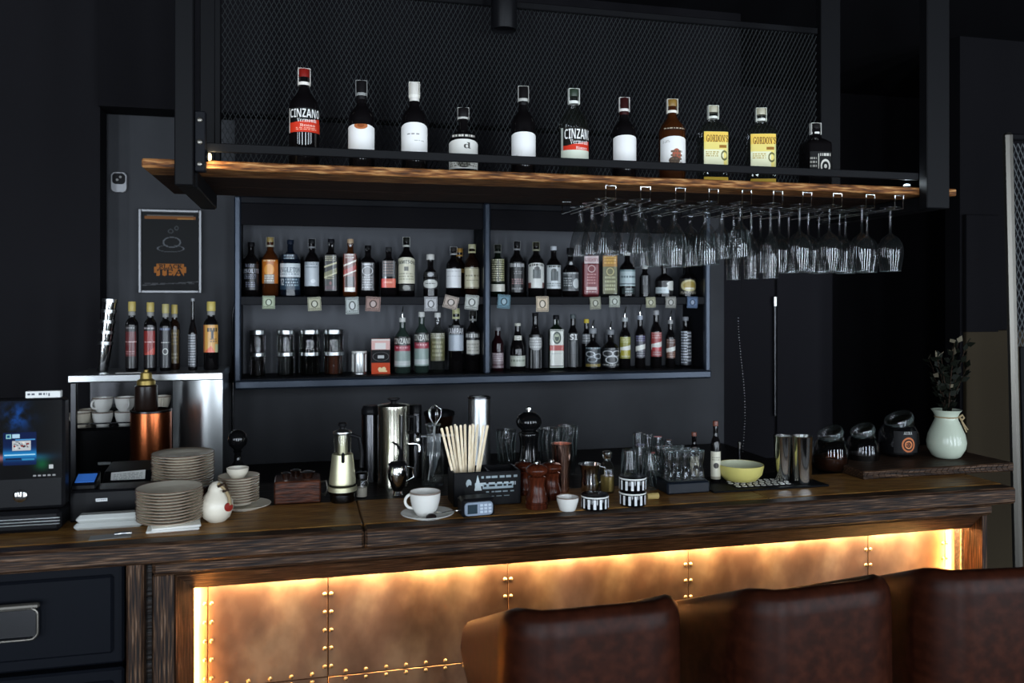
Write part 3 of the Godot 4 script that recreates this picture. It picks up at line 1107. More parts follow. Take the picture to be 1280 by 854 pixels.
	for k in 2:
		var y1 := dt if k == 0 else db - .012
		var y0 := db if k == 0 else .12
		var dw: MeshInstance3D = put.call("drawer_front", Vector3(dl, y0, -.06), Vector3(dr, y1, -.012), M.navy_paint, .006)
		var c := dw.position + at
		part(dw, "raised_panel", rbox(Vector3(dr - dl - .05, y1 - y0 - .06, .014), .006), M.navy_paint, Vector3(0, 0, .027))
		if k == 0:
			var hx := -0.7099
			var hy := 0.9068
			var outline := round_rect(.14, .078, .018)
			var ring := []
			for p in outline:
				ring.append(Vector3(p.x, p.y, 0))
			part(dw, "pull_frame", tube(ring, .0035, 6, -1, true), M.iron, Vector3(hx, hy, .018) - c)
			part(dw, "pull_bar", rbox(Vector3(.15, .014, .014), .004), M.iron, Vector3(hx, hy + .046, .018) - c)
			part(dw, "pull_plate", rbox(Vector3(.13, .07, .004), .001), M.steel_dark, Vector3(hx, hy, .009) - c)

const LED_E := 7.0

func build_hanging_shelf() -> void:
	var xl := -0.4171
	var xr := 2.2058
	var zf := -.10
	var zb := -.70
	var yb := 2.08
	var yt := 2.105
	var o := thing("hanging_shelf", "long plank shelf in black steel frame hanging above the bar", "shelf", Vector3((xl + xr) / 2, yb, (zf + zb) / 2))
	var at := o.position
	var put := func(called: String, a: Vector3, b: Vector3, m: Material, bev := 0.003) -> MeshInstance3D:
		return part(o, called, rbox((b - a).abs(), bev), m, (a + b) / 2 - at)
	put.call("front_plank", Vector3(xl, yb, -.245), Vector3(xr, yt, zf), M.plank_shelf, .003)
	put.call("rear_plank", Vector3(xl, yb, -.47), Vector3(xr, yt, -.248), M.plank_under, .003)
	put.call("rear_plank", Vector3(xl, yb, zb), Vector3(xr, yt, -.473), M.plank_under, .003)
	var pl := -0.3289
	var pl2 := -0.2798
	var pr := 2.0399
	var pr2 := 2.1425
	put.call("guard_rail", Vector3(pl2, 2.127, -.095), Vector3(pr, 2.152, -.085), M.black_steel, .002)
	for z in [-.085, -.685]:
		put.call("post", Vector3(pl, 2.03, z - .015), Vector3(pl2, 3.3, z + .025), M.black_steel)
		put.call("post", Vector3(pr + .012, 2.03, z - .015), Vector3(pr2, 3.3, z + .025), M.black_steel)
	for x in [pl, pr2 - .055]:
		put.call("cross_beam", Vector3(x, 2.03, -.66), Vector3(x + .055, 2.078, -.105), M.black_steel)
	put.call("clamp_plate", Vector3(pl2 + .001, 2.07, -.1), Vector3(pl2 + .03, 2.235, -.07), M.unit_steel)
	for k in 3:
		part(o, "bolt", lathe([[.007, 0.0], [.007, .004], [.004, .006], [0.0, .006]], 8), M.iron, Vector3(pl2 + .015, 2.09 + .06 * k, -.068) - at, Vector3(PI / 2, 0, 0))
	# expanded metal along the back
	var h := Heap.new()
	var mx0 := pl2 + .02
	var mx1 := pr - .0
	var my0 := yt + .002
	var my1 := 2.80
	var mz := -.675
	var pitch := .017
	var run := (my1 - my0) * .52
	var strands := int((mx1 - mx0 + run) / pitch)
	for c in strands:
		for sgn in [-1.0, 1.0]:
			# each strand leans across the panel and is trimmed at its frame
			var xb: float = mx0 + c * pitch if sgn < 0 else mx1 - c * pitch
			var xt2: float = xb + sgn * run
			var ka := 0.0
			var kb := 1.0
			if xb > mx1 or xb < mx0:
				ka = clampf(((mx1 if xb > mx1 else mx0) - xb) / (xt2 - xb), 0, 1)
			if xt2 > mx1 or xt2 < mx0:
				kb = clampf(((mx1 if xt2 > mx1 else mx0) - xb) / (xt2 - xb), 0, 1)
			if kb - ka < .01:
				continue
			var a := Vector3(lerpf(xb, xt2, ka), lerpf(my0, my1, ka), mz + sgn * .0008) - at
			var b := Vector3(lerpf(xb, xt2, kb), lerpf(my0, my1, kb), mz + sgn * .0008) - at
			var w := Vector3(.0012, .0005 * -sgn, .0010 * sgn)
			h.quad(a - w, b - w, b + w, a + w)
	var me := part(o, "wire_mesh", heap_mesh(h), M.mesh_steel)
	me.set_meta("kind", "stuff")
	put.call("mesh_frame", Vector3(pl2, my1, mz - .012), Vector3(pr, my1 + .025, mz + .012), M.black_steel)
	put.call("mesh_frame", Vector3(pl2 - .004, yt, mz - .012), Vector3(pl2 + .018, my1, mz + .012), M.black_steel)
	# wire hangers for stemmed glasses
	var yr := 2.034
	for px in HANGERS:
		var gap := .0165
		var w := Heap.new()
		for sd in [-1.0, 1.0]:
			w.tube([Vector3(px + sd * gap, yb - .001, -.125) - at, Vector3(px + sd * gap, yr, -.125) - at, Vector3(px + sd * gap, yr, -.58) - at, Vector3(px + sd * gap, yb - .001, -.58) - at], .0022, 6)
		for z in [-.125, -.58]:
			w.tube([Vector3(px - gap, yb - .0025, z) - at, Vector3(px + gap, yb - .0025, z) - at], .0022, 6)
		part(o, "glass_hanger", heap_mesh(w), M.chrome)
	# small lights standing at both ends of the shelf
	for sd in 2:
		var x := pl2 + .0305 if sd == 0 else pr - .016
		var lz := -.08 if sd == 0 else -.125
		var ly := 2.112 if sd == 0 else yt
		var l := thing("shelf_light", ["small warm light at the end of the plank nearest the poster", "small cool light at the far end of the plank"][sd], "lamp", Vector3(x, ly, lz), 0, "small lights on the hanging shelf")
		part(l, "base", lathe([[0.0, 0.0], [.014, 0.0], [.014, .006], [0.0, .006]], 16), M.black_plastic)
		part(l, "lens", lathe([[.011, .006], [.011, .010], [.007, .013], [0.0, .014]], 16), glow("shelf_lens_%d" % sd, Color(1.0, .90, .70) if sd == 0 else Color(.9, .96, 1.0), 1.5))
		if sd == 0:
			l.rotation.z = -PI / 2
		var ol := OmniLight3D.new()
		ol.name = "shelf_light_source_%d" % sd
		ol.position = Vector3(x + (.012 if sd == 0 else 0.0), ly + (.012 if sd == 1 else 0.0), lz)
		ol.light_color = Color(1.0, .90, .70) if sd == 0 else Color(.9, .96, 1.0)
		ol.light_energy = .009 if sd == 0 else .006
		ol.light_size = .008
		ol.omni_range = 6.0
		ol.shadow_enabled = true
		add_child(ol)

const HANGERS := [0.9435, 1.0603, 1.1797, 1.296, 1.4148, 1.5287, 1.6374, 1.7528, 1.8798, 1.9937]

func build_stools() -> void:
	var xs := [0.59, 1.0997, 1.60]
	var said := ["brown leather bar stool nearest the camera, backrest in front of copper", "brown leather bar stool between its two neighbours", "dark leather bar stool by the bar's far end, with steel leg showing"]
	var s := thing("bar_stool", said[0], "stool", Vector3(xs[0], 0, .55), 0, "bar stools")
	# curved back: outer face towards the customers, wings forward to the bar
	var w := .20
	var h := Heap.new()
	var rings := []
	var steps := 40
	for i in steps + 1:
		var k := float(i) / steps * 2.0 - 1.0
		var x := 0.0
		var z := 0.0
		var dir := Vector3(0, 0, 1)
		# a U in plan: flat back with rounded corners, then short wings
		var path := k * (.105 + .094 + .42)
		var sgn := signf(path)
		var p := absf(path)
		if p < .105:
			x = p
			z = .20
			dir = Vector3(0, 0, 1)
		elif p < .199:
			var a := (p - .105) / .06
			x = .105 + .06 * sin(a)
			z = .14 + .06 * cos(a)
			dir = Vector3(sin(a), 0, cos(a))
		else:
			x = .165
			z = .14 - (p - .199)
			dir = Vector3(1, 0, 0)
		x *= sgn if sgn != 0 else 1.0
		dir.x *= sgn if sgn != 0 else 1.0
		# upright section of the padded back
		var drop := clampf((p - .17) / .45, 0, 1) * .19
		var top := 1.10 - drop
		var bot := .62 + clampf((p - .17) / .45, 0, 1) * .16
		var sec := []
		for q in [[-.026, bot + .02], [-.03, bot + .05], [-.03, top - .05], [-.026, top - .02], [-.014, top - .004], [0.0, top], [.014, top - .004], [.026, top - .02], [.031, top - .05], [.033, (top + bot) / 2], [.031, bot + .05], [.026, bot + .02], [.012, bot], [-.012, bot]]:
			sec.append(Vector3(x, q[1], z) + dir * q[0])
		rings.append([sec, dir])
	var nsec: int = rings[0][0].size()
	var v := PackedVector3Array()
	var n := PackedVector3Array()
	var uv := PackedVector2Array()
	var idx := PackedInt32Array()
	for i in rings.size():
		for j in nsec:
			var sec: Array = rings[i][0]
			var a: Vector3 = sec[(j + nsec - 1) % nsec]
			var b: Vector3 = sec[(j + 1) % nsec]
			var i0: Array = rings[maxi(i - 1, 0)][0]
			var i1: Array = rings[mini(i + 1, rings.size() - 1)][0]
			var along: Vector3 = i1[j] - i0[j]
			var nn: Vector3 = along.cross(b - a).normalized()
			v.append(sec[j])
			if nn.dot(sec[j] - (sec[9] + sec[2]) * .5) < 0:
				nn = -nn
			n.append(nn)
			uv.append(Vector2(i / 26.0, j / 14.0))
	for i in rings.size() - 1:
		for j in nsec:
			var l := (j + 1) % nsec
			idx.append_array([i * nsec + j, (i + 1) * nsec + j, i * nsec + l, i * nsec + l, (i + 1) * nsec + j, (i + 1) * nsec + l])
	for e in [0, rings.size() - 1]:
		var sec: Array = rings[e][0]
		var st := v.size()
		for j in nsec:
			v.append(sec[j])
			n.append(Vector3(0, 0, -1))
			uv.append(Vector2.ZERO)
		for j in range(1, nsec - 1):
			idx.append_array([st, st + j, st + j + 1])
	part(s, "backrest", commit(v, n, uv, idx), M.leather)
	part(s, "seat", slab(round_rect(.26, .34, .06), .08, .016), M.leather, Vector3(0, .76, -.02), Vector3(-PI / 2, 0, 0))
	part(s, "seat_frame", rbox(Vector3(.24, .03, .30), .008), M.black_steel, Vector3(0, .70, 0))
	for sx in [-1, 1]:
		for sz in [-1, 1]:
			part(s, "leg", tube([Vector3(sx * .11, .70, sz * .13), Vector3(sx * .18, .012, sz * .20)], .013, 10), M.steel_brushed)
		part(s, "back_support", tube([Vector3(sx * .10, .70, .14), Vector3(sx * .10, .78, .19), Vector3(sx * .10, .87, .20)], .011, 8), M.steel_brushed)
	for a in 4:
		var q := [Vector3(-.155, .26, -.175), Vector3(.155, .26, -.175), Vector3(.155, .26, .175), Vector3(-.155, .26, .175)]
		part(s, "footrest", tube([q[a], q[(a + 1) % 4]], .009, 8), M.steel_brushed)
	for k in range(1, 3):
		copy(s, Vector3(xs[k], 0, .55), [0, .05, -.12][k], said[k])

# ------------------------------------------------------------------ back counter and steel rack
func build_back_counter() -> void:
	var c := thing("back_counter", "dark worktop running along the wall behind the bar", "counter", Vector3(.7, 0, -1.65))
	part(c, "cabinet", rbox(Vector3(3.24, .86, .74), .004), M.black_paint, Vector3(0, .43, -.01))
	part(c, "worktop", rbox(Vector3(3.3, .04, .79), .004), M.oak_black, Vector3(0, .88, 0))
	var base := .9005
	# espresso grinder head behind the sticks: dark hopper with chrome collar
	var g := thing("blender", "dark blender jug with chrome collar behind the paper sticks", "blender", Vector3(0.6416, base, -1.62))
	var gh := 1.2028 - .9
	part(g, "base", lathe([[0.0, 0.0], [.066, 0.0], [.064, .05], [.06, gh * .55], [0.0, gh * .55]], 22), M.black_plastic)
	part(g, "collar", lathe([[.060, gh * .55], [.066, gh * .56], [.066, gh * .66], [.056, gh * .67]], 22), M.chrome)
	part(g, "jug", lathe([[.052, gh * .66], [.06, gh * .72], [.072, gh * .9], [.07, gh * .92]], 22), M.glass_brown)
	part(g, "lid", lathe([[.074, gh * .9], [.074, gh * .95], [.05, gh * .98], [0.0, gh]], 22), M.black_plastic)
	# tall dark cabinet in the recess, with a long steel handle
	var k := thing("tall_cabinet", "tall dark cabinet with long steel handle in the recess", "cabinet", Vector3(3.0741, 0, -2.95))
	part(k, "body", rbox(Vector3(.9, 2.0, .5), .006), M.black_paint, Vector3(0, 1.0, 0))
	part(k, "door", rbox(Vector3(.42, 1.9, .02), .004), M.dark_paint, Vector3(-.22, 1.0, .262))
	var d2 := part(k, "door", rbox(Vector3(.42, 1.9, .02), .004), M.dark_paint, Vector3(.22, 1.0, .262))
	part(d2, "handle", tube([Vector3(-.24, -.05, .03), Vector3(-.24, .68, .03)], .009, 8), M.steel_dark)
	part(d2, "handle_cap", lathe([[0.0, 0.0], [.018, 0.0], [.018, .06], [0.0, .062]], 14), M.chrome, Vector3(-.24, .68, .03))
	# bead chain hanging from above
	var ch := thing("bead_chain", "thin dark bead chain hanging behind the yellow bowl", "chain", Vector3(1.6948, 1.12, -.66))
	var y := 0.0
	var bead := lathe([[0.0, -.004], [.003, -.003], [.0042, 0.0], [.003, .003], [0.0, .004]], 8)
	while y < 1.6567 - 1.12:
		part(ch, "bead", bead, M.steel_dark, Vector3(.012 * sin(y * 9.0), y, .006 * cos(y * 5.0)))
		y += .011
	part(ch, "cord", tube([Vector3(0, y, 0), Vector3(0, 2.0795 - 1.12, 0)], .0012, 5), M.black_matte)
	# mesh screen on a steel post at the bar's end
	var px := 3.2697
	var sc := thing("mesh_screen", "steel post carrying a dark mesh screen past the bar's end", "screen", Vector3(px, 0, -.9))
	sc.rotation.z = deg_to_rad(1.6)
	part(sc, "post", rbox(Vector3(.042, 2.5, .04), .012), M.iron, Vector3(0, 1.25, 0))
	part(sc, "top_rail", rbox(Vector3(.5, .03, .03), .006), M.black_steel, Vector3(.27, 2.48, 0))
	part(sc, "panel", rbox(Vector3(.46, 1.1, .015), .003), M.black_steel, Vector3(.27, .95, 0))
	var hp := Heap.new()
	for i in 18:
		for sg in [-1.0, 1.0]:
			for j in 34:
				var x := .03 + i * .026
				var a := Vector3(x + (0.0 if (j % 2 == 0) else .013) * sg, 1.5 + j * .028, 0)
				var b := Vector3(x + (.013 if (j % 2 == 0) else 0.0) * sg, 1.5 + (j + 1) * .028, 0)
				hp.quad(a + Vector3(-.002, 0, 0), b + Vector3(-.002, 0, 0), b + Vector3(.002, 0, .002), a + Vector3(.002, 0, .002))
	var wm := part(sc, "wire_mesh", heap_mesh(hp), M.mesh_steel)
	wm.set_meta("kind", "stuff")

var cup_proto: Node3D
func make_cup(called: String, label: String, m: Material, at: Vector3, turn: float, r := .042, h := .062) -> Node3D:
	var c := thing(called, label, "cup", at, turn)
	part(c, "bowl", lathe([[0.0, .003], [r * .52, .002], [r * .56, 0.0], [r * .6, .004], [r * .82, h * .3], [r * .95, h * .65], [r, h], [r * .96, h + .001], [r * .9, h * .66], [r * .74, h * .28], [0.0, .008]], 26), m)
	part(c, "rim", lathe([[r * .955, h - .0005], [r * .975, h + .0016], [r * 1.004, h - .0005], [r * 1.0, h - .0025]], 26), M.rim_brown)
	var pts := arc_points(Vector3(r * .84, h * .58, 0), h * .30, -2.0, 2.1, 12, Vector3(1, 0, 0), Vector3(0, 1, 0))
	part(c, "handle", tube(pts, .0045, 8), m)
	return c

func build_rack() -> void:
	var zf := -1.36
	var zb := -1.70
	var xl := -0.9069
	var xr := -0.3121
	var yt := 1.4175
	var o := thing("steel_rack", "brushed steel rack over the coffee machine, bottles on its top", "rack", Vector3((xl + xr) / 2, .90, (zf + zb) / 2))
	var at := o.position
	var put := func(called: String, a: Vector3, b: Vector3, m: Material, bev := 0.003) -> MeshInstance3D:
		return part(o, called, rbox((b - a).abs(), bev), m, (a + b) / 2 - at)
	put.call("top_plate", Vector3(xl, yt - .032, zb), Vector3(xr, yt, zf), M.steel_brushed, .004)
	put.call("back_plate", Vector3(xl + .01, .9, zb), Vector3(xr - .01, yt - .033, zb + .006), M.steel_dark, .001)
	# the front plate is a thin sheet bowed in plan
	var fx0 := -0.5187
	var fx1 := xr - .004
	var cv := PackedVector3Array()
	var cn := PackedVector3Array()
	var cu := PackedVector2Array()
	var ci := PackedInt32Array()
	for i in 17:
		var k := i / 16.0
		var x := lerpf(fx0, fx1, k)
		var z := zf - .018 - .05 * (1.0 - k) * (1.0 - k)
		var nrm := Vector3(-.10 * (1.0 - k) / (fx1 - fx0), 0, 1).normalized()
		for e in 2:
			cv.append(Vector3(x, .901 if e == 0 else yt - .033, z) - at)
			cn.append(nrm)
			cu.append(Vector2(k, e))
		if i < 16:
			ci.append_array([i * 2, i * 2 + 1, i * 2 + 2, i * 2 + 1, i * 2 + 3, i * 2 + 2])
	part(o, "front_plate", commit(cv, cn, cu, ci), M.steel_brushed)
	put.call("side_plate", Vector3(xr - .01, .9, zb + .01), Vector3(xr - .004, yt - .033, zf - .024), M.steel_brushed, .001)
	put.call("leg", Vector3(xl + .006, .9, zf - .04), Vector3(xl + .03, yt - .033, zf - .016), M.steel_dark, .003)
	# paper receipt lying on the rack
	single("receipt_strip", "thin white paper strip lying on the steel rack", "paper", rbox(Vector3(.12, .0025, .03), .0008), M.paper_white, Vector3(-0.673, yt + .0022, -1.40))
	# leaning stack of steel tumblers
	var tx := -0.8061
	var said := ["lowest steel tumbler of the leaning stack on the rack", "second steel tumbler of the leaning stack", "third steel tumbler of the leaning stack", "fourth steel tumbler of the leaning stack", "topmost tilted steel tumbler of the leaning stack"]
	var y := yt + .0025
	var lean := 0.0
	for k in 5:
		var r: float = .030
		var h: float = .125
		var t := thing("steel_tumbler", said[k], "tumbler", Vector3(tx + lean, y, -1.5), 0, "stacked steel tumblers on the rack")
		t.rotation.z = -.10
		part(t, "body", lathe([[0.0, .002], [r * .72, 0.0], [r * .76, .004], [r, h], [r * .96, h], [r * .72, .008], [0.0, .006]], 24), M.chrome)
		part(t, "rim_band", lathe([[r * .975, h - .012], [r * 1.02, h - .011], [r * 1.03, h + .001], [r * .97, h + .001]], 24), M.steel_brushed)
		y += [.046, .044, .044, .044, 0][k]
		lean += .0045
	# coffee machine below, cups on top of it
	var mt := 1.1931
	var cm := thing("coffee_machine", "black coffee machine inside the steel rack, cups on top", "coffee machine", Vector3(-0.7315, .9005, -1.54))
	var mw := 0.3445
	part(cm, "body", rbox(Vector3(mw, mt - .9, .24), .012), M.black_gloss, Vector3(0, (mt - .9) / 2, 0))
	part(cm, "cup_rail", tube([Vector3(-mw / 2 + .01, mt - .9 - .004, .116), Vector3(-mw / 2 + .01, mt - .9 + .018, .118), Vector3(mw / 2 - .01, mt - .9 + .018, .118), Vector3(mw / 2 - .01, mt - .9 - .004, .116)], .003, 6), M.steel_dark)
	part(cm, "steam_lever", tube([Vector3(mw / 2 - .02, mt - .95, .13), Vector3(mw / 2 - .015, mt - .97, .15), Vector3(mw / 2 - .01, mt - 1.02, .15)], .008, 8), M.chrome)
	part(cm, "badge", rbox(Vector3(.05, .012, .004), .001), M.steel_brushed, Vector3(-.05, (mt - .9) * .5, .122))
	var cups := [[100, 0, 2.6, "porcelain_warm"], [128, 0, 1.4, "porcelain"], [128, 1, -2.3, "porcelain"], [156, 0, 1.8, "porcelain"], [156, 1, -1.1, "porcelain"], [181, 0, 1.5, "porcelain_warm"], [181, 1, .6, "porcelain_warm"], [203, 0, -1.4, "porcelain_warm"], [203, 1, -1.3, "porcelain_warm"], [112, 1, 1.5, "porcelain_warm"]]
	var cs := ["cream cup on the coffee machine nearest the monitor", "white cup at the bottom of a pair, below another white cup", "white cup upside on another, beside the cream jug cups", "white cup on the coffee machine beside the copper drum, lower one", "upper white cup stacked beside the copper drum", "lower cream cup behind the copper drum", "upper cream cup behind the copper drum, handle up", "lower cream cup by the steel plate", "upper cream cup by the steel plate, handle to the front", "small cream cup perched between two cup stacks"]
	var cx := [-0.8853, -0.7999, -0.7999, -0.7134, -0.7134, -0.6519, -0.6519, -0.5739, -0.5739, -0.8731]
	for k in 10:
		var z: float = -1.475 if k < 5 else (-1.57 if k < 7 else (-1.48 if k < 9 else -1.58))
		var c := make_cup("coffee_cup", cs[k], M[cups[k][3]], Vector3(cx[k], mt + .001 + cups[k][1] * .059, z), cups[k][2], .041, .058)
		c.set_meta("group", "cups on the coffee machine")
		if k == 9:
			c.position.y = mt + .001
	# copper grinder in front
	var gx := -0.5674
	var gy := 1.0853
	var gr := 0.0754
	var gt := 1.2832
	var g := thing("copper_grinder", "coffee grinder with polished copper drum and brass-lidded dark hopper", "grinder", Vector3(gx, .92, -1.2))
	part(g, "base", lathe([[0.0, 0.0], [gr * 1.05, 0.0], [gr * 1.05, .02], [gr * .8, .05], [gr * .8, gy - .93], [gr * 1.02, gy - .92], [0.0, gy - .92]], 26), M.black_plastic)
	part(g, "copper_drum", lathe([[0.0, gy - .92], [gr, gy - .92], [gr * 1.01, gy - .915], [gr * 1.01, gt - .925], [gr, gt - .92], [gr * .9, gt - .92], [0.0, gt - .93]], 32), M.copper_polished)
	part(g, "drum_rim", lathe([[gr * 1.0, gt - .922], [gr * 1.03, gt - .92], [gr * 1.03, gt - .914], [gr * .95, gt - .912]], 32), M.steel_dark)
	var ht := 1.3909 - .92
	part(g, "hopper", lathe([[gr * .5, gt - .92], [gr * .58, gt - .91], [gr * .56, ht - .01], [gr * .4, ht], [0.0, ht]], 22), M.brown_hopper, Vector3(-.02, 0, -.01))
	part(g, "hopper_lid", lathe([[gr * .46, ht - .004], [gr * .46, ht + .012], [gr * .3, ht + .02], [gr * .28, ht + .042], [gr * .12, ht + .046], [gr * .12, ht + .054], [0.0, ht + .056]], 20), M.brass, Vector3(-.02, 0, -.01))
	single("counter_riser", "black block raising the copper grinder on the back counter", "block", rbox(Vector3(.2, .9145, .10), .004), M.black_matte, Vector3(gx, .4575, -1.19))

# ------------------------------------------------------------------ stemmed glasses hanging under the shelf
func glass_shape(kind: String) -> Array:
	# profile from the foot (y 0, on top) down to the rim (negative y)
	match kind:
		"wine":
			return [[0.0, .0015], [.034, 0.0], [.034, -.0015], [.012, -.005], [.0045, -.012], [.0038, -.05], [.0045, -.088], [.012, -.096], [.028, -.108], [.039, -.128], [.0425, -.150], [.041, -.178], [.036, -.205], [.0335, -.222]]
		"tulip":
			return [[0.0, .0015], [.035, 0.0], [.035, -.0015], [.016, -.005], [.008, -.012], [.009, -.03], [.012, -.05], [.014, -.062], [.022, -.078], [.03, -.1], [.037, -.13], [.042, -.162], [.043, -.168]]
		"goblet":
			return [[0.0, .0015], [.034, 0.0], [.034, -.002], [.012, -.006], [.006, -.012], [.008, -.022], [.013, -.028], [.015, -.036], [.013, -.044], [.007, -.05], [.007, -.07], [.02, -.085], [.033, -.11], [.039, -.15], [.040, -.18], [.038, -.205]]
		"etched":
			return [[0.0, .0015], [.034, 0.0], [.034, -.0015], [.012, -.005], [.006, -.014], [.008, -.05], [.010, -.07], [.024, -.085], [.032, -.105], [.035, -.14], [.035, -.178]]
	return [[0.0, .0015], [.031, 0.0], [.031, -.0015], [.012, -.005], [.0045, -.012], [.004, -.07], [.006, -.10], [.016, -.115], [.024, -.14], [.027, -.18], [.026, -.22], [.024, -.248]]

func build_glasses() -> void:
	var kinds := ["tulip", "tulip", "goblet", "goblet", "etched", "flute", "wine", "wine", "wine", "wine"]
	var names := {"tulip": "tulip_glass", "goblet": "knob_stem_goblet", "etched": "cut_crystal_glass", "flute": "champagne_flute", "wine": "wine_glass"}
	var plain := {"tulip": "tulip glass", "goblet": "knob-stemmed goblet", "etched": "cut crystal glass", "flute": "champagne flute", "wine": "wine glass"}
	var ordw := ["front", "middle", "rearmost"]
	var lanes := ["first", "second", "third", "fourth", "fifth", "sixth", "seventh", "eighth", "ninth", "last"]
	var protos := {}
	var yr := 2.034 + .0080
	for i in 10:
		var kind: String = kinds[i]
		for j in 3:
			var label := "%s hanging upside down, %s in the %s wire rack from the divider" % [plain[kind], ordw[j], lanes[i]]
			var at := Vector3(HANGERS[i], yr, -.170 - .125 * j)
			if not protos.has(kind):
				var g := thing(names[kind], label, "glass", at, 0, plain[kind] + "s hanging in the wire racks")
				part(g, "glass", lathe(glass_shape(kind), 28), M.drinking_glass)
				var pr := glass_shape(kind)
				var e: Array = pr[pr.size() - 1]
				part(g, "rim", lathe([[e[0] - .0009, e[1] + .0012], [e[0] + .0010, e[1] + .0008], [e[0] + .0009, e[1] - .0010], [e[0] - .0009, e[1] - .0010]], 28), M.rim_glass)
				if kind == "etched" or kind == "goblet":
					# cut facets: raised glass ribs up the bowl
					for k in 10:
						var a := TAU * k / 10
						var r0: float = pr[pr.size() - 3][0] + .0006
						part(g, "cut_rib", tube([Vector3(cos(a) * r0 * .9, e[1] + .085, sin(a) * r0 * .9), Vector3(cos(a) * (r0 + .001), e[1] + .05, sin(a) * (r0 + .001)), Vector3(cos(a + .3) * (e[0] + .001), e[1] + .012, sin(a + .3) * (e[0] + .001))], .0013, 5), M.rim_glass)
				protos[kind] = g
			else:
				copy(protos[kind], at, .5 * j + i, label)

# ------------------------------------------------------------------ bar top, left
func plate_profile(r: float) -> Array:
	return [[0.0, .003], [r * .58, .002], [r * .6, 0.0], [r * .63, .003], [r * .98, .0105], [r, .0125], [r * .98, .0135], [r * .64, .006], [r * .6, .005], [0.0, .005]]

func stack_plates(x: float, y: float, z: float, r: float, count: int, step: float, where: String, group: String, m: Material) -> void:
	var ords := ["bottom", "second", "third", "fourth", "fifth", "sixth", "seventh", "eighth", "ninth", "tenth", "eleventh", "twelfth"]
	var proto: Node3D
	for k in count:
		var label := "%s plate of %s" % ["topmost" if k == count - 1 else ords[k], where]
		var at := Vector3(x + rng.randf_range(-.0012, .0012), y + k * step, z + rng.randf_range(-.0012, .0012))
		if k == 0:
			proto = thing("plate", label, "plate", at, 0, group)
			part(proto, "dish", lathe(plate_profile(r), 36), m)
			part(proto, "rim_line", lathe([[r * .985, .0112], [r * 1.004, .0125], [r * .992, .0142], [r * .975, .0136]], 36), M.rim_brown)
			used["plate"] = maxi(used["plate"], 1)
		else:
			var c: Node3D = proto.duplicate()
			c.name = numbered("plate")
			add_child(c)
			c.position = at
			c.rotation.y = k * .7
			c.set_meta("label", label)

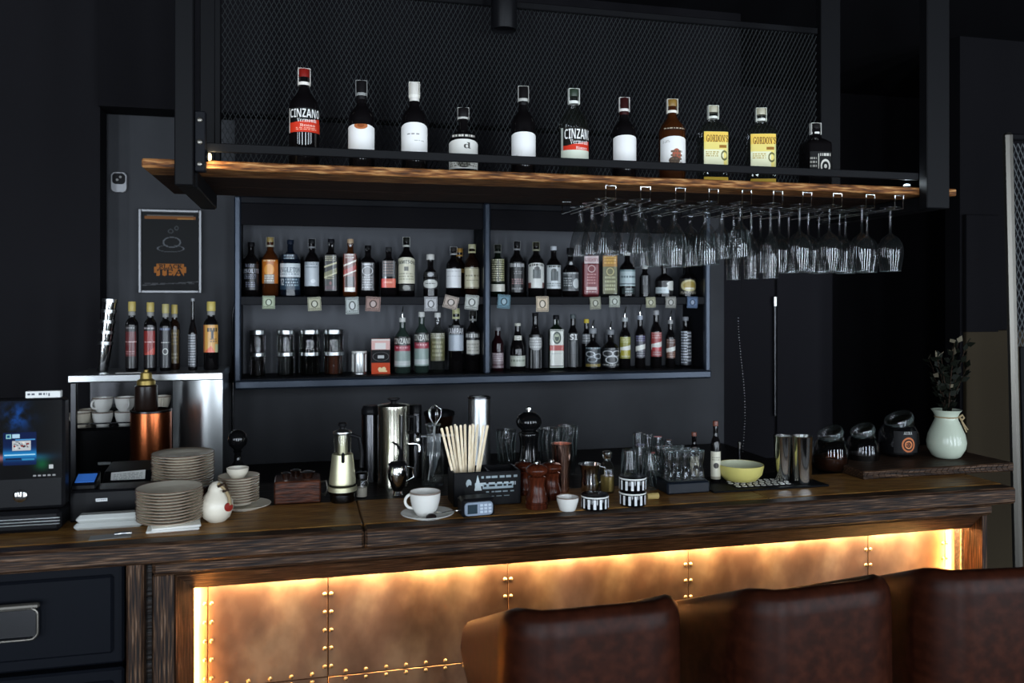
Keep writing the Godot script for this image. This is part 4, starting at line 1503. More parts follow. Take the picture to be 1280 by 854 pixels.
func build_bar_left() -> void:
	var Y0 := 1.1004
	# point-of-sale monitor
	var mz := -.13
	var ml := -0.9011
	var mr := -0.6161
	var mtop := 1.4554
	var m := thing("till_monitor", "black till terminal with lit blue touchscreen at the bar's near end", "monitor", Vector3((ml + mr) / 2, Y0, mz - .05))
	var w := mr - ml
	var h := mtop - Y0
	part(m, "housing", rbox(Vector3(w, h - .06, .05), .008), M.black_plastic, Vector3(0, .06 + (h - .06) / 2, .02))
	part(m, "foot", rbox(Vector3(w * .96, .058, .12), .01), M.black_plastic, Vector3(0, .0291, 0))
	for k in 3:
		part(m, "foot_trim", rbox(Vector3(w * .95, .003, .004), .001), M.steel_brushed, Vector3(0, .022 + .008 * k, .061))
	var sb := 1.242 - Y0
	var screen_img := screen_picture()
	var sm := mat("screen_lit", Color(0.02, 0.02, 0.02), 0.12)
	sm.emission_enabled = true
	sm.emission = Color.WHITE
	sm.emission_operator = BaseMaterial3D.EMISSION_OP_MULTIPLY
	sm.emission_texture = screen_img
	sm.emission_energy_multiplier = 0.75
	var sw := w - .012
	var shh := h - sb - .004
	var v := PackedVector3Array([Vector3(-sw / 2, -shh / 2, 0), Vector3(-sw / 2, shh / 2, 0), Vector3(sw / 2, -shh / 2, 0), Vector3(sw / 2, shh / 2, 0)])
	var n := PackedVector3Array([Vector3.BACK, Vector3.BACK, Vector3.BACK, Vector3.BACK])
	part(m, "screen", commit(v, n, PackedVector2Array([Vector2(0, 1), Vector2(0, 0), Vector2(1, 1), Vector2(1, 0)]), PackedInt32Array([0, 1, 2, 1, 3, 2])), sm, Vector3(0, sb + shh / 2, .0456))
	var scl := AreaLight3D.new()
	scl.name = "screen_glow"
	scl.area_size = Vector2(sw * .9, shh * .9)
	scl.light_color = Color(.35, .55, 1.0)
	scl.light_energy = .006
	scl.shadow_enabled = true
	scl.area_range = 5.0
	scl.position = Vector3((ml + mr) / 2, Y0 + sb + shh / 2, mz + .005)
	scl.rotation.y = PI
	add_child(scl)
	part(m, "dial", lathe([[0.0, 0.0], [.017, 0.0], [.017, .006], [.012, .009], [0.0, .010]], 22), M.chrome, Vector3(-0.7228 - (ml + mr) / 2, 1.1984 - Y0, .045), Vector3(PI / 2, 0, 0))
	var cd := thing("name_card", "white card with handwriting on top of the till", "card", Vector3(-0.6726, mtop + .0005, mz - .03))
	part(cd, "card", rbox(Vector3(0.0856, .018, .02), .001), M.paper_white, Vector3(0, .009, 0))
	sheet(cd, "writing", 0.0834, .017, paint("#d6d6d2", [["lines", .06, .3, .3, .8, 1, "#4a4d54"], ["lines", .38, .25, .62, .85, 1, "#4a4d54"], ["rect", .66, .3, .7, .75, "#4a4d54"]]), Vector3(0, .009, .0104))
	# black receipt printer behind, with a paper slip on it
	var pz := -.36
	var pr := thing("receipt_printer", "black receipt printer with white slip, in front of coffee machine", "printer", Vector3(-0.5031, Y0, pz - .08))
	var pw := 0.1435
	var phh := 1.2009 - Y0
	var wedge := PackedVector2Array([Vector2(-.07, 0), Vector2(.07, 0), Vector2(.07, phh * .72), Vector2(.03, phh), Vector2(-.07, phh * 1.12)])
	part(pr, "case", slab(wedge, pw, .004), M.black_plastic, Vector3.ZERO, Vector3(0, -PI / 2, 0))
	var sl := sheet(pr, "slip", 0.0957, .035, paint("#c9cac6", [["lines", .08, .2, .92, .8, 4, "#a2a3a0"]]), Vector3(0, phh * .87, .0525), Vector3(deg_to_rad(-38), 0, deg_to_rad(3)))
	sl.position.z = .054
	# cash drawer and card terminal
	var dz := -.21
	var dw := 0.2384
	var dh := 1.1871 - Y0
	var cz := thing("cash_terminal", "low black cash box with small white label beside the till", "box", Vector3(-0.5067, Y0, dz - .05))
	part(cz, "case", rbox(Vector3(dw, dh, .1), .006), M.black_plastic, Vector3(0, dh / 2, 0))
	sheet(cz, "maker_label", .03, .0085, paint("#cfcfcf", [["lines", .1, .3, .9, .8, 1, "#55565a"]]), Vector3(-0.5398 - -0.5067, 1.1594 - Y0, .0506))
	var tz := thing("card_reader", "small card reader with lit blue display on the cash box", "card reader", Vector3(-0.5916, Y0 + dh + .0005, dz - .055))
	var rd := PackedVector2Array([Vector2(-.035, 0), Vector2(.035, 0), Vector2(.035, .010), Vector2(-.035, .036)])
	part(tz, "case", slab(rd, .062, .002), M.black_plastic, Vector3.ZERO, Vector3(0, -PI / 2, 0))
	var bm := glow("reader_display", Color(.16, .34, .62), .55)
	part(tz, "display", rbox(Vector3(.05, .044, .002), 0.0), bm, Vector3(0, .0245, .0), Vector3(deg_to_rad(-70), 0, 0))
	# folded white towel and papers near the front
	var ft := thing("folded_towel", "folded white towel lying on the bar before the cash box", "towel", Vector3(-0.5031, Y0, -.135))
	part(ft, "lower_fold", slab(round_rect(0.1735, .05, .010), .018, .007), M.towel_cotton, Vector3(0, .0092, 0), Vector3(-PI / 2, 0, 0))
	part(ft, "upper_fold", slab(round_rect(0.167, .046, .010), .022, .009), M.towel_cotton, Vector3(.002, .0285, 0), Vector3(-PI / 2, 0, .02))
	var np := thing("paper_napkins", "flat pack of white napkins under the front plate stack", "napkins", Vector3(-0.3348, Y0, -.105), .08)
	part(np, "lower_pack", rbox(Vector3(0.1328, .006, .13), .002), M.paper_white, Vector3(0, .003, .0))
	part(np, "upper_pack", rbox(Vector3(0.1242, .006, .125), .002), M.paper_white, Vector3(.004, .0092, .0), Vector3(0, .08, 0))
	var gp := thing("grey_leaflet", "grey leaflet with a clip lying at the bar edge", "paper", Vector3(-0.4808, Y0, -.03), .1)
	part(gp, "sheet", rbox(Vector3(.1, .0015, .045), .0005), M.paper_grey, Vector3(0, .0008, 0))
	part(gp, "clip", tube([Vector3(.01, .006, .0), Vector3(.03, .008, .004), Vector3(.05, .006, 0)], .005, 8), M.steel_brushed)
	# plates
	var ra := 0.0863
	stack_plates(-0.3463, Y0 + .0125, -.105, ra, 11, .0082, "the front stack on napkins", "plates in the front stack", M.stoneware)
	var rb := 0.0897
	stack_plates(-0.3437, Y0 + .054, -.36, rb, 12, .0082, "the rear stack on a wood block", "plates in the rear stack", M.stoneware)
	single("plate_block", "brown wooden block under the rear plate stack", "block", lathe([[0.0, 0.0], [rb * .8, 0.0], [rb * .82, .004], [rb * .82, .048], [rb * .8, .053], [0.0, .053]], 30), M.box_wood, Vector3(-0.3437, Y0, -.36))
	var rc := 0.0602
	var big := thing("serving_plate", "larger pale plate under the saucer stack", "plate", Vector3(-0.1605, Y0, -.27))
	part(big, "dish", lathe(plate_profile(0.0766), 36), M.stoneware)
	stack_plates(-0.1778, Y0 + .0125, -.28, rc, 10, .0078, "the saucer stack by the wooden box", "saucers stacked on the serving plate", M.stoneware)
	var bo := thing("small_bowl", "small pale bowl on top of the saucer stack", "bowl", Vector3(-0.181, Y0 + .0125 + 9 * .0078 + .0062, -.28))
	var br := 0.0322
	part(bo, "bowl", lathe([[0.0, .002], [br * .6, 0.0], [br * .65, .003], [br * .95, .018], [br, .030], [br * .95, .030], [br * .88, .018], [0.0, .006]], 26), M.stoneware)
	var dc := thing("decanter", "black glass decanter with ball stopper behind the saucer stack", "decanter", Vector3(-0.196, Y0, -.5))
	part(dc, "body", lathe([[0.0, .002], [.030, 0.0], [.036, .01], [.036, .05], [.026, .08], [.012, .10], [.011, .125], [.015, .13]], 26), M.black_gloss)
	part(dc, "stopper", lathe([[.008, .13], [.014, .138], [.026, .15], [.031, .168], [.027, .186], [.014, .198], [0.0, .20]], 24), M.black_gloss)
	# gourd jug with a ribbon and a red seal
	var jx := -0.2264
	var jr := 0.0448
	var j := thing("gourd_jug", "white gourd-shaped jug tied with ribbon and red seal", "jug", Vector3(jx, Y0, -.13))
	part(j, "body", lathe([[0.0, .002], [jr * .5, 0.0], [jr * .8, .012], [jr, .036], [jr * .97, .055], [jr * .78, .072], [jr * .55, .084], [jr * .52, .092], [jr * .45, .1], [jr * .28, .109], [0.0, .112]], 30), M.stoneware)
	part(j, "ribbon", tube([Vector3(jr * .1, .108, jr * .3), Vector3(jr * .55, .092, jr * .45), Vector3(jr * .8, .07, jr * .62), Vector3(jr * .85, .05, jr * .72)], .005, 8), M.twine)
	part(j, "bow", tube([Vector3(jr * .1, .1, jr * .4), Vector3(jr * .5, .108, jr * .5), Vector3(jr * .7, .09, jr * .62), Vector3(jr * .4, .088, jr * .6)], .004, 8), M.stem_brown)
	part(j, "seal", lathe([[0.0, 0.0], [.012, 0.0], [.012, .004], [.009, .006], [0.0, .006]], 16), M.seal_red, Vector3(jr * .74, .045, jr * .70), Vector3(PI / 2, 0, -.4))

func build_urns() -> void:
	# black canister, urn, dark canister
	var base := 1.1004
	var r := 0.033
	var t := thing("thermos", "tall black canister with gold glint beside the steel urn", "thermos", Vector3(0.2367, base, -.565))
	var h := 1.3577 - 1.1
	part(t, "body", lathe([[0.0, 0.0], [r, 0.0], [r, h - .03], [r * .96, h - .015], [r * .5, h - .006], [0.0, h - .005]], 26), M.steel_dark)
	part(t, "lid", lathe([[r * .98, h - .03], [r * 1.02, h - .028], [r * 1.02, h - .012], [r * .8, h], [0.0, h]], 26), M.black_plastic)
	r = 0.0535
	h = 1.3672 - 1.1
	var u := thing("coffee_urn", "polished steel coffee urn with black knob and tap", "urn", Vector3(0.3031, base, -.47))
	part(u, "body", lathe([[0.0, 0.0], [r, 0.0], [r, .02], [r * .97, .025], [r * .97, h - .02], [r, h - .012], [r, h], [r * .9, h + .003], [0.0, h + .01]], 32), M.urn_steel)
	part(u, "knob", lathe([[0.0, h + .009], [.009, h + .009], [.010, h + .014], [.021, h + .021], [.021, h + .024], [0.0, h + .025]], 18), M.black_plastic)
	part(u, "tap", tube([Vector3(r * .9, h * .52, .01), Vector3(r + .022, h * .52, .015), Vector3(r + .03, h * .50, .02), Vector3(r + .03, h * .42, .02)], .007, 10), M.chrome)
	part(u, "tap_lever", lathe([[0.0, 0.0], [.008, .003], [.009, .012], [.005, .022], [.009, .03], [0.0, .036]], 14), M.chrome, Vector3(r + .026, h * .53, .015))
	part(u, "side_handle", tube([Vector3(r * .94, h * .86, .01), Vector3(r + .014, h * .86, .02), Vector3(r + .015, h * .66, .02), Vector3(r * .94, h * .66, .01)], .007, 8), M.black_plastic)
	part(u, "sight_glass", tube([Vector3(.02, h * .2, r * .99), Vector3(.02, h * .9, r * .99)], .006, 8), M.black_gloss)
	r = 0.0224
	h = 1.3534 - 1.1
	var t2 := thing("canister", "dark slim canister standing just behind the urn's tap", "canister", Vector3(0.3906, base, -.585))
	part(t2, "body", lathe([[0.0, 0.0], [r, 0.0], [r, h - .03], [r * .96, h - .028]], 24), M.steel_dark)
	part(t2, "lid", lathe([[r * 1.04, h - .03], [r * 1.04, h - .004], [r * .9, h], [0.0, h]], 24), M.black_plastic)
	var s := thing("steel_canister", "tall steel canister rising behind the paper sticks", "canister", Vector3(0.5951, base, -0.47))
	r = 0.0384
	h = 1.3857 - 1.1
	part(s, "body", lathe([[0.0, 0.0], [r, 0.0], [r, h], [r * .93, h], [r * .93, h * .3], [0.0, h * .3]], 28), M.steel_brushed)
	part(s, "rim", lathe([[r * .93, h - .004], [r * 1.04, h - .003], [r * 1.04, h + .003], [r * .93, h + .004]], 28), M.steel_dark)

func screen_picture() -> ImageTexture:
	var W := 512
	var H := 384
	var im := Image.create(W, H, false, Image.FORMAT_RGB8)
	im.fill(Color(.012, .012, .02))
	var nz := FastNoiseLite.new()
	nz.seed = 7
	nz.frequency = .012
	for y in H:
		for x in W:
			var u := float(x) / W
			var q := float(y) / H
			var c := Color(.012, .013, .022)
			var a := exp(-pow((u - .60) / .14, 2) - pow((q - .2) / .2, 2)) * clampf(.55 + nz.get_noise_2d(x, y) * 1.3, 0, 1)
			c += Color(.06, .26, .55) * a
			var b := exp(-pow((q - .72) / .05, 2)) * exp(-pow((u - .62) / .28, 2))
			c += Color(.10, .34, .5) * b
			c += Color(.5, .12, .04) * (exp(-pow((q - .72) / .05, 2)) * exp(-pow((u - .45) / .06, 2)))
			c += Color(.03, .3, .16) * (exp(-pow((q - .82) / .08, 2)) * exp(-pow((u - .82) / .07, 2)))
			im.set_pixel(x, y, Color(minf(c.r, 1), minf(c.g, 1), minf(c.b, 1)))
	# an open window on the desktop
	var r := Rect2i(245, 155, 150, 160)
	for y in range(r.position.y, r.end.y):
		for x in range(r.position.x, r.end.x):
			var q := float(y - r.position.y) / r.size.y
			im.set_pixel(x, y, Color(.02, .10, .28).lerp(Color(.12, .52, .78), exp(-pow((q - .68) / .16, 2))))
	im.fill_rect(Rect2i(258, 163, 24, 22), Color(.55, .78, .8))
	im.fill_rect(Rect2i(263, 168, 12, 12), Color(.06, .3, .5))
	im.fill_rect(Rect2i(286, 163, 34, 20), Color(.7, .85, .95))
	im.fill_rect(Rect2i(300, 188, 90, 6), Color(.3, .6, .85))
	im.fill_rect(Rect2i(286, 196, 84, 48), Color(.75, .78, .8))
	for k in 26:
		im.fill_rect(Rect2i(290 + rng.randi_range(0, 66), 200 + rng.randi_range(0, 34), rng.randi_range(4, 14), rng.randi_range(3, 9)), [Color(.5, .1, .08), Color(.1, .12, .14), Color(.9, .9, .88), Color(.3, .35, .4)][k % 4])
	im.fill_rect(Rect2i(250, 262, 140, 5), Color(.7, .92, 1.0))
	im.fill_rect(Rect2i(256, 280, 70, 8), Color(.03, .12, .26))
	im.fill_rect(Rect2i(330, 284, 56, 8), Color(.2, .55, .75))
	for k in 5:
		im.fill_rect(Rect2i(380 + k * 22, 366, 14, 8), Color(.6, .62, .65))
	im.fill_rect(Rect2i(452, 318, 20, 20), Color(.75, .78, .8))
	return ImageTexture.create_from_image(im)

# ------------------------------------------------------------------ bar top, middle
func build_bar_middle() -> void:
	var Y0 := 1.1004
	# wooden box with small steel dishes
	var bx := -0.0076
	var b := thing("spice_box", "small brown wooden box with iron handle, lids on it", "box", Vector3(bx, Y0, -.34))
	var bw := 0.138
	var bh := .068
	part(b, "tray", rbox(Vector3(bw, bh, .11), .004), M.box_wood, Vector3(0, bh / 2, 0))
	part(b, "iron_handle", tube([Vector3(bw / 2, .05, 0), Vector3(bw / 2 + .018, .056, .01), Vector3(bw / 2 + .022, .03, .012), Vector3(bw / 2 + .012, .012, .01), Vector3(bw / 2, .014, 0)], .004, 8), M.iron)
	for k in 3:
		var t := thing("steel_dish", ["small steel dish at the near side of the wooden box", "small steel dish in the middle of the wooden box", "wide steel dish on the wooden box by its handle"][k], "dish", Vector3(bx + [-.035, -.005, .03][k], Y0 + bh + .0005, -.34 + [.02, -.02, .015][k]), 0, "steel dishes on the wooden box")
		var r: float = [.014, .016, .022][k]
		part(t, "dish", lathe([[0.0, .001], [r * .7, 0.0], [r, .018], [r * 1.05, .019], [r * .95, .018], [r * .66, .004], [0.0, .004]], 20), M.chrome)
		part(t, "lid", lathe([[r * .94, .0185], [r * .6, .022], [0.0, .023]], 20), M.steel_brushed)
	# moka pot
	var mx := 0.1266
	var z := -.285
	var mr := 0.0395
	var m := thing("moka_pot", "pale metal stovetop coffee pot with glass top", "coffee pot", Vector3(mx, Y0, z))
	var H := 1.3424 - 1.1
	part(m, "stand", lathe([[0.0, 0.0], [mr * .9, 0.0], [mr * .95, .004], [mr * .95, H * .10], [mr * 1.05, H * .11], [mr * 1.1, H * .13], [mr * 1.05, H * .20], [mr * .9, H * .215], [0.0, H * .215]], 30), M.steel_dark)
	part(m, "band", lathe([[mr * 1.05, H * .135], [mr * 1.12, H * .14], [mr * 1.12, H * .195], [mr * 1.05, H * .2]], 30), M.aluminium)
	part(m, "jacket", lathe([[mr * .9, H * .215], [mr * 1.03, H * .23], [mr * 1.03, H * .26], [mr * .8, H * .60], [mr * .76, H * .605], [0.0, H * .605]], 32), M.aluminium)
	part(m, "glass_top", lathe([[mr * .64, H * .605], [mr * .67, H * .70], [mr * .69, H * .86], [mr * .68, H * .87]], 26), M.jar_glass)
	part(m, "spout", rbox(Vector3(.010, .032, .012), .004), M.black_plastic, Vector3(0, H * .57, mr * .80))
	part(m, "column", lathe([[0.0, H * .605], [.016, H * .605], [.014, H * .84], [0.0, H * .85]], 16), M.aluminium)
	part(m, "lid", lathe([[mr * .70, H * .865], [mr * .73, H * .87], [mr * .72, H * .885], [mr * .35, H * .905], [mr * .25, H * .92], [0.0, H * .92]], 26), M.steel_brushed)
	part(m, "knob", lathe([[.009, H * .915], [.008, H * .94], [.013, H * .955], [.014, H * .99], [.010, H], [0.0, H]], 18), M.black_plastic)
	part(m, "handle", tube([Vector3(mr * .62, H * .84, 0), Vector3(mr * 1.3, H * .80, 0), Vector3(mr * 1.5, H * .6, 0), Vector3(mr * 1.45, H * .42, 0)], .007, 8), M.black_plastic)
	# little jar next to it
	var lj := thing("salt_jar", "small dark jar with steel lid beside the coffee pot", "jar", Vector3(0.1879, Y0, -.33))
	part(lj, "body", lathe([[0.0, 0.0], [.018, 0.0], [.02, .006], [.02, .05], [.016, .06]], 20), M.jar_glass)
	part(lj, "filling", lathe([[0.0, .002], [.017, .002], [.017, .03], [0.0, .034]], 16), M.stoneware)
	part(lj, "lid", lathe([[.017, .058], [.02, .06], [.02, .074], [.015, .078], [0.0, .078]], 20), M.steel_dark)
	# creamer
	var cx := 0.3009
	var c := thing("steel_creamer", "shiny steel creamer with black lever in front of the urn", "jug", Vector3(cx, Y0, -.33), .3)
	part(c, "body", lathe([[0.0, 0.0], [.017, 0.0], [.015, .006], [.013, .012], [.022, .028], [.03, .055], [.032, .075], [.028, .092], [.026, .097], [.023, .096], [.026, .07], [0.0, .02]], 26), M.chrome)
	part(c, "lid", lathe([[.029, .094], [.03, .098], [.02, .106], [0.0, .108]], 22), M.black_plastic)
	part(c, "lever", tube([Vector3(.006, .108, 0), Vector3(.008, .14, .004), Vector3(-.004, .16, .006), Vector3(-.022, .17, .006)], .006, 8, .003), M.black_plastic)
	part(c, "handle", tube([Vector3(.028, .088, 0), Vector3(.052, .08, 0), Vector3(.056, .05, 0), Vector3(.028, .04, 0)], .0035, 8), M.chrome)
	# spoon leaning
	# carafe with a cloth draped over a bar rail
	var gx := 0.432
	var g := thing("water_carafe", "clear glass carafe standing behind the white cup", "carafe", Vector3(gx, Y0, -.45))
	part(g, "glass", lathe([[0.0, .003], [.036, 0.0], [.038, .006], [.038, .10], [.034, .12], [.022, .15], [.020, .18], [.025, .20]], 26), M.drinking_glass)
	part(g, "rim", lathe([[.024, .199], [.0265, .2], [.0265, .203], [.024, .203]], 24), M.rim_glass)
	var wh := thing("whisk", "white and steel whisk standing in the carafe", "whisk", Vector3(gx, Y0 + .006, -.45))
	part(wh, "handle", tube([Vector3(-.015, .01, 0), Vector3(.0, .10, 0), Vector3(.006, .19, .004)], .004, 8), M.steel_brushed)
	for k in 5:
		var a := TAU * k / 5
		part(wh, "wire", tube([Vector3(.006, .19, .004), Vector3(.006 + .02 * cos(a), .22, .004 + .02 * sin(a)), Vector3(.006 + .022 * cos(a), .245, .004 + .022 * sin(a)), Vector3(.006, .262, .004)], .0014, 6), M.chrome)
	var rl := thing("towel_rail", "short steel rail with posts on the bar behind the cup", "rail", Vector3(0.4566, Y0, -.52))
	var ry := 1.2518 - 1.1
	part(rl, "rod", tube([Vector3(-.055, ry, 0), Vector3(.06, ry, 0)], .005, 8), M.steel_brushed)
	for sd in [-1, 1]:
		part(rl, "post", tube([Vector3(.002 + sd * .05, 0, 0), Vector3(.002 + sd * .05, ry, 0)], .004, 8), M.steel_dark)
	var tw := Heap.new()
	for i in 12:
		var k0 := i / 12.0
		var k1 := (i + 1) / 12.0
		for e in 2:
			var zz0 := .008 + .006 * sin(k0 * 11) + e * .002
			var zz1 := .008 + .006 * sin(k1 * 11) + e * .002
			var lo0 := ry - .11 - .03 * sin(k0 * 5)
			var lo1 := ry - .11 - .03 * sin(k1 * 5)
			var x0 := -.022 + .046 * k0
			var x1 := -.022 + .046 * k1
			tw.quad(Vector3(x0, ry + .007, 0), Vector3(x1, ry + .007, 0), Vector3(x1, ry - .02, zz1), Vector3(x0, ry - .02, zz0))
			tw.quad(Vector3(x0, ry - .02, zz0), Vector3(x1, ry - .02, zz1), Vector3(x1 * .7, lo1, zz1 * 1.5), Vector3(x0 * .7, lo0, zz0 * 1.5))
			tw.quad(Vector3(x0, ry + .007, 0), Vector3(x1, ry + .007, 0), Vector3(x1, ry - .07, -zz1), Vector3(x0, ry - .07, -zz0))
	single("bar_cloth", "crumpled white cloth draped over the short steel rail", "cloth", heap_mesh(tw), M.cloth_white, Vector3(0.4455, Y0, -.52))
	# black napkin and stick holder with white print
	var hx := 0.5484
	var hw := 0.2071
	var hh := 1.2023 - 1.1
	var hd := thing("stick_holder", "black box with white printed emblem holding the wooden sticks", "holder", Vector3(hx, Y0, -.175))
	var hb := Heap.new()
	hb.box(Vector3(0, hh / 2, .05), Vector3(hw, hh, .006), .002)
	hb.box(Vector3(0, hh / 2, -.05), Vector3(hw, hh, .006), .002)
	hb.box(Vector3(-hw / 2 + .003, hh / 2, 0), Vector3(.006, hh, .094), .002)
	hb.box(Vector3(hw / 2 - .003, hh / 2, 0), Vector3(.006, hh, .094), .002)
	hb.box(Vector3(.0, .003, 0), Vector3(hw - .012, .006, .094), 0)
	hb.box(Vector3(.01, hh / 2, 0), Vector3(.006, hh - .01, .094), 0)
	part(hd, "case", heap_mesh(hb), M.black_plastic)
	sheet(hd, "print", hw * .8, hh * .86, paint("#101012", [["disc", .08, .3, .05, .14, "#9aa4a8"], ["disc", .10, .42, .04, .07, "#101012"], ["tri", .24, .02, .18, .55, .32, .55, "#b9c2c4"], ["lines", .32, .08, .98, .22, 1, "#8d999e"], ["lines", .2, .3, .95, .52, 1, "#b4bec2"], ["rect", .34, .34, .9, .52, "#93a2a8"], ["lines", .36, .38, .88, .49, 1, "#16181a"], ["lines", .4, .6, .92, .68, 1, "#7d898e"], ["lines", .5, .75, .85, .82, 1, "#6d787c"]]), Vector3(.012, hh * .5, .0535))
	var sx := 0.5159 - hx
	var sp := [[0, -14], [1, -11], [2, -8.5], [3, -6], [4, -3.5], [5, -1], [6, 1], [7, 3], [8, 5.5], [9, 8], [10, 10.5], [2.5, -5], [4.5, 0], [6.5, 4]]
	var places := ["leftmost of the fan", "second of the fan", "third of the fan", "fourth of the fan", "fifth of the fan", "sixth of the fan", "seventh of the fan", "eighth of the fan", "ninth of the fan", "tenth of the fan", "outermost toward the mill", "behind, near the fan's start", "behind, at the fan's middle", "behind, near the fan's end"]
	var st_h := 1.3379 - 1.1 - .012
	for k in sp.size():
		var s := single("stir_stick", "pale wooden stirring stick, %s in the black holder" % places[k], "stick", slab(round_rect(.0075, st_h, .0036, 3), .0022, 0.0), M.stick_wood, Vector3.ZERO, Vector3.ZERO, "wooden sticks in the black holder")
		var a := deg_to_rad(-sp[k][1])
		var foot := Vector3(hx - .078 + .0048 * sp[k][0], Y0 + .012, -.168 - .008 * (k % 3) - (.02 if k > 10 else 0.0))
		s.position = foot + Vector3(-sin(a) * st_h / 2, cos(a) * st_h / 2, 0)
		s.rotation = Vector3(0, .1 * ((k % 3) - 1), a)
	# cup, saucer, spoon, chocolate
	var ux := 0.3531
	var uz := -.035
	var sr := 0.0764
	var sc := thing("saucer", "white saucer under the white cup at the bar edge", "saucer", Vector3(ux, Y0, uz))
	part(sc, "dish", lathe(plate_profile(sr), 36), M.porcelain)
	make_cup("white_cup", "white coffee cup on a saucer at the bar edge", M.porcelain, Vector3(ux - .006, Y0 + .0052, uz - .004), PI - .25, .0445, .066)
	var spn := thing("teaspoon", "steel teaspoon resting across the saucer", "spoon", Vector3(ux + .045, Y0 + .0152, uz + .026), .1)
	part(spn, "handle", tube([Vector3(-.01, 0, 0), Vector3(.03, .002, 0), Vector3(.075, .003, -.004)], .0024, 8), M.chrome)
	part(spn, "bowl", lathe([[0.0, -.002], [.007, 0.0], [.009, .003], [.006, .002], [0.0, .0]], 14), M.chrome, Vector3(-.018, 0, 0))
	single("chocolate", "dark chocolate piece on the saucer before the cup", "chocolate", lathe([[0.0, 0.0], [.015, 0.0], [.014, .008], [.007, .013], [0.0, .014]], 14, 3.0), M.chocolate, Vector3(ux + .003, Y0 + .0075, uz + .0535))
	# small silver-faced device
	var dx := 0.4921
	var dv := thing("pager_device", "small black device with silver blue keypad face at bar edge", "device", Vector3(dx, Y0, -.025), deg_to_rad(4))
	var dw := 0.096
	var dh := 0.0526
	part(dv, "case", rbox(Vector3(dw, dh, .06), .006), M.black_plastic, Vector3(0, dh / 2, 0))
	part(dv, "face", slab(round_rect(dw * .88, dh * .74, .012), .004, .001), M.device_silver, Vector3(0, dh * .46, .031))
	part(dv, "display", rbox(Vector3(dw * .3, dh * .5, .002), 0.0), mat_for("#26343c", .2), Vector3(-dw * .2, dh * .46, .0335))
	for i in 3:
		for j in 3:
			part(dv, "key", rbox(Vector3(dw * .09, dh * .12, .002), .0005), mat_for("#b9c4d0", .4), Vector3(dw * (.08 + .13 * i), dh * (.28 + .18 * j), .0335))
	# pepper mills
	var mills := [[0.6847, -.06, 1.2406, 0.0334, "mill_wood", "brown wooden pepper mill standing in front of two others"], [0.6956, -.25, 1.2102, 0.0333, "mill_wood", "brown wooden pepper mill partly behind, next to the black box"], [0.7616, -.17, 1.2205, 0.0348, "mill_wood", "dark brown pepper mill beside the pale copper shaker"], [0.7521, -.40, 1.3593, 0.0434, "black_gloss", "tall glossy black pepper mill behind the brown ones"]]
	for q in mills:
		var h: float = q[2] - Y0
		var r: float = q[3]
		var t := thing("pepper_mill", q[5], "pepper mill", Vector3(q[0], Y0, q[1]), 0, "pepper mills on the bar")
		part(t, "base", lathe([[0.0, 0.0], [r * .98, 0.0], [r, h * .02], [r, h * .10], [r * .9, h * .115], [r * .9, h * .14], [r, h * .155], [r * .98, h * .2], [r * .84, h * .3], [r * .72, h * .42], [r * .70, h * .52], [r * .76, h * .60], [r * .84, h * .64], [r * .78, h * .665], [r * .62, h * .68], [0.0, h * .68]], 28), M[q[4]])
		part(t, "head", lathe([[0.0, h * .685], [r * .6, h * .686], [r * .64, h * .70], [r * .88, h * .735], [r * 1.0, h * .775], [r * 1.02, h * .81], [r * .94, h * .855], [r * .74, h * .895], [r * .45, h * .922], [0.0, h * .932]], 28), M[q[4]])
		part(t, "knob", lathe([[.005, h * .92], [.005, h * .945], [.0105, h * .955], [.0105, h * .985], [.006, h], [0.0, h]], 16), M.chrome)
	# pale copper shaker
	var kr := 0.033
	var kh := 1.255 - 1.1
	var k2 := thing("copper_shaker", "pale copper shaker tumbler behind the brown pepper mills", "shaker", Vector3(0.8211, Y0, -.25))
	part(k2, "body", lathe([[0.0, .002], [kr * .74, 0.0], [kr * .76, .004], [kr, kh - .004], [kr * 1.03, kh], [kr * .96, kh], [kr * .72, .008], [0.0, .006]], 30), M.copper_pale)
	# ramekin, striped tins
	var rr := 0.0329
	var rm := thing("ramekin", "little white ramekin at the bar edge", "ramekin", Vector3(0.7649, Y0, -.01))
	part(rm, "bowl", lathe([[0.0, .002], [rr * .68, 0.0], [rr * .74, .003], [rr * .98, .030], [rr, .039], [rr * .93, .039], [rr * .72, .008], [0.0, .006]], 28), M.porcelain)
	part(rm, "rim_line", lathe([[rr * .99, .0375], [rr * 1.005, .0385], [rr * 1.0, .0405], [rr * .95, .0402]], 28), M.rim_brown)
	var tins := [[0.8508, -.012, Y0, "black and white striped tin beside the white ramekin"], [0.9769, -.028, Y0, "lower black and white striped tin of a stacked pair"], [0.9769, -.028, Y0 + .0445, "upper black and white striped tin of a stacked pair"]]
	var proto: Node3D
	for i in 3:
		var tr := .040
		if i == 0:
			proto = thing("striped_tin", tins[0][3], "tin", Vector3(tins[0][0], tins[0][2], tins[0][1]), 0, "black and white striped tins")
			part(proto, "body", lathe([[0.0, 0.0], [tr * .96, 0.0], [tr, .003], [tr, .034], [tr * .97, .036], [0.0, .036]], 32), M.black_gloss)
			for s in 14:
				var a := TAU * s / 14 + .1
				part(proto, "stripe", label_mesh(tr + .0003, .005, .033, 11.0, 0.0, white_uv()), atlas_material, Vector3.ZERO, Vector3(0, a, 0))
			part(proto, "lid", lathe([[tr * 1.0, .034], [tr * 1.03, .035], [tr * 1.03, .041], [tr * .97, .0435], [0.0, .044]], 32), M.black_gloss)
			part(proto, "lid_band", lathe([[tr * 1.032, .0355], [tr * 1.036, .036], [tr * 1.036, .0395], [tr * 1.032, .040]], 32), M.paper_white)
		else:
			copy(proto, Vector3(tins[i][0], tins[i][2], tins[i][1]), .2 * i, tins[i][3])
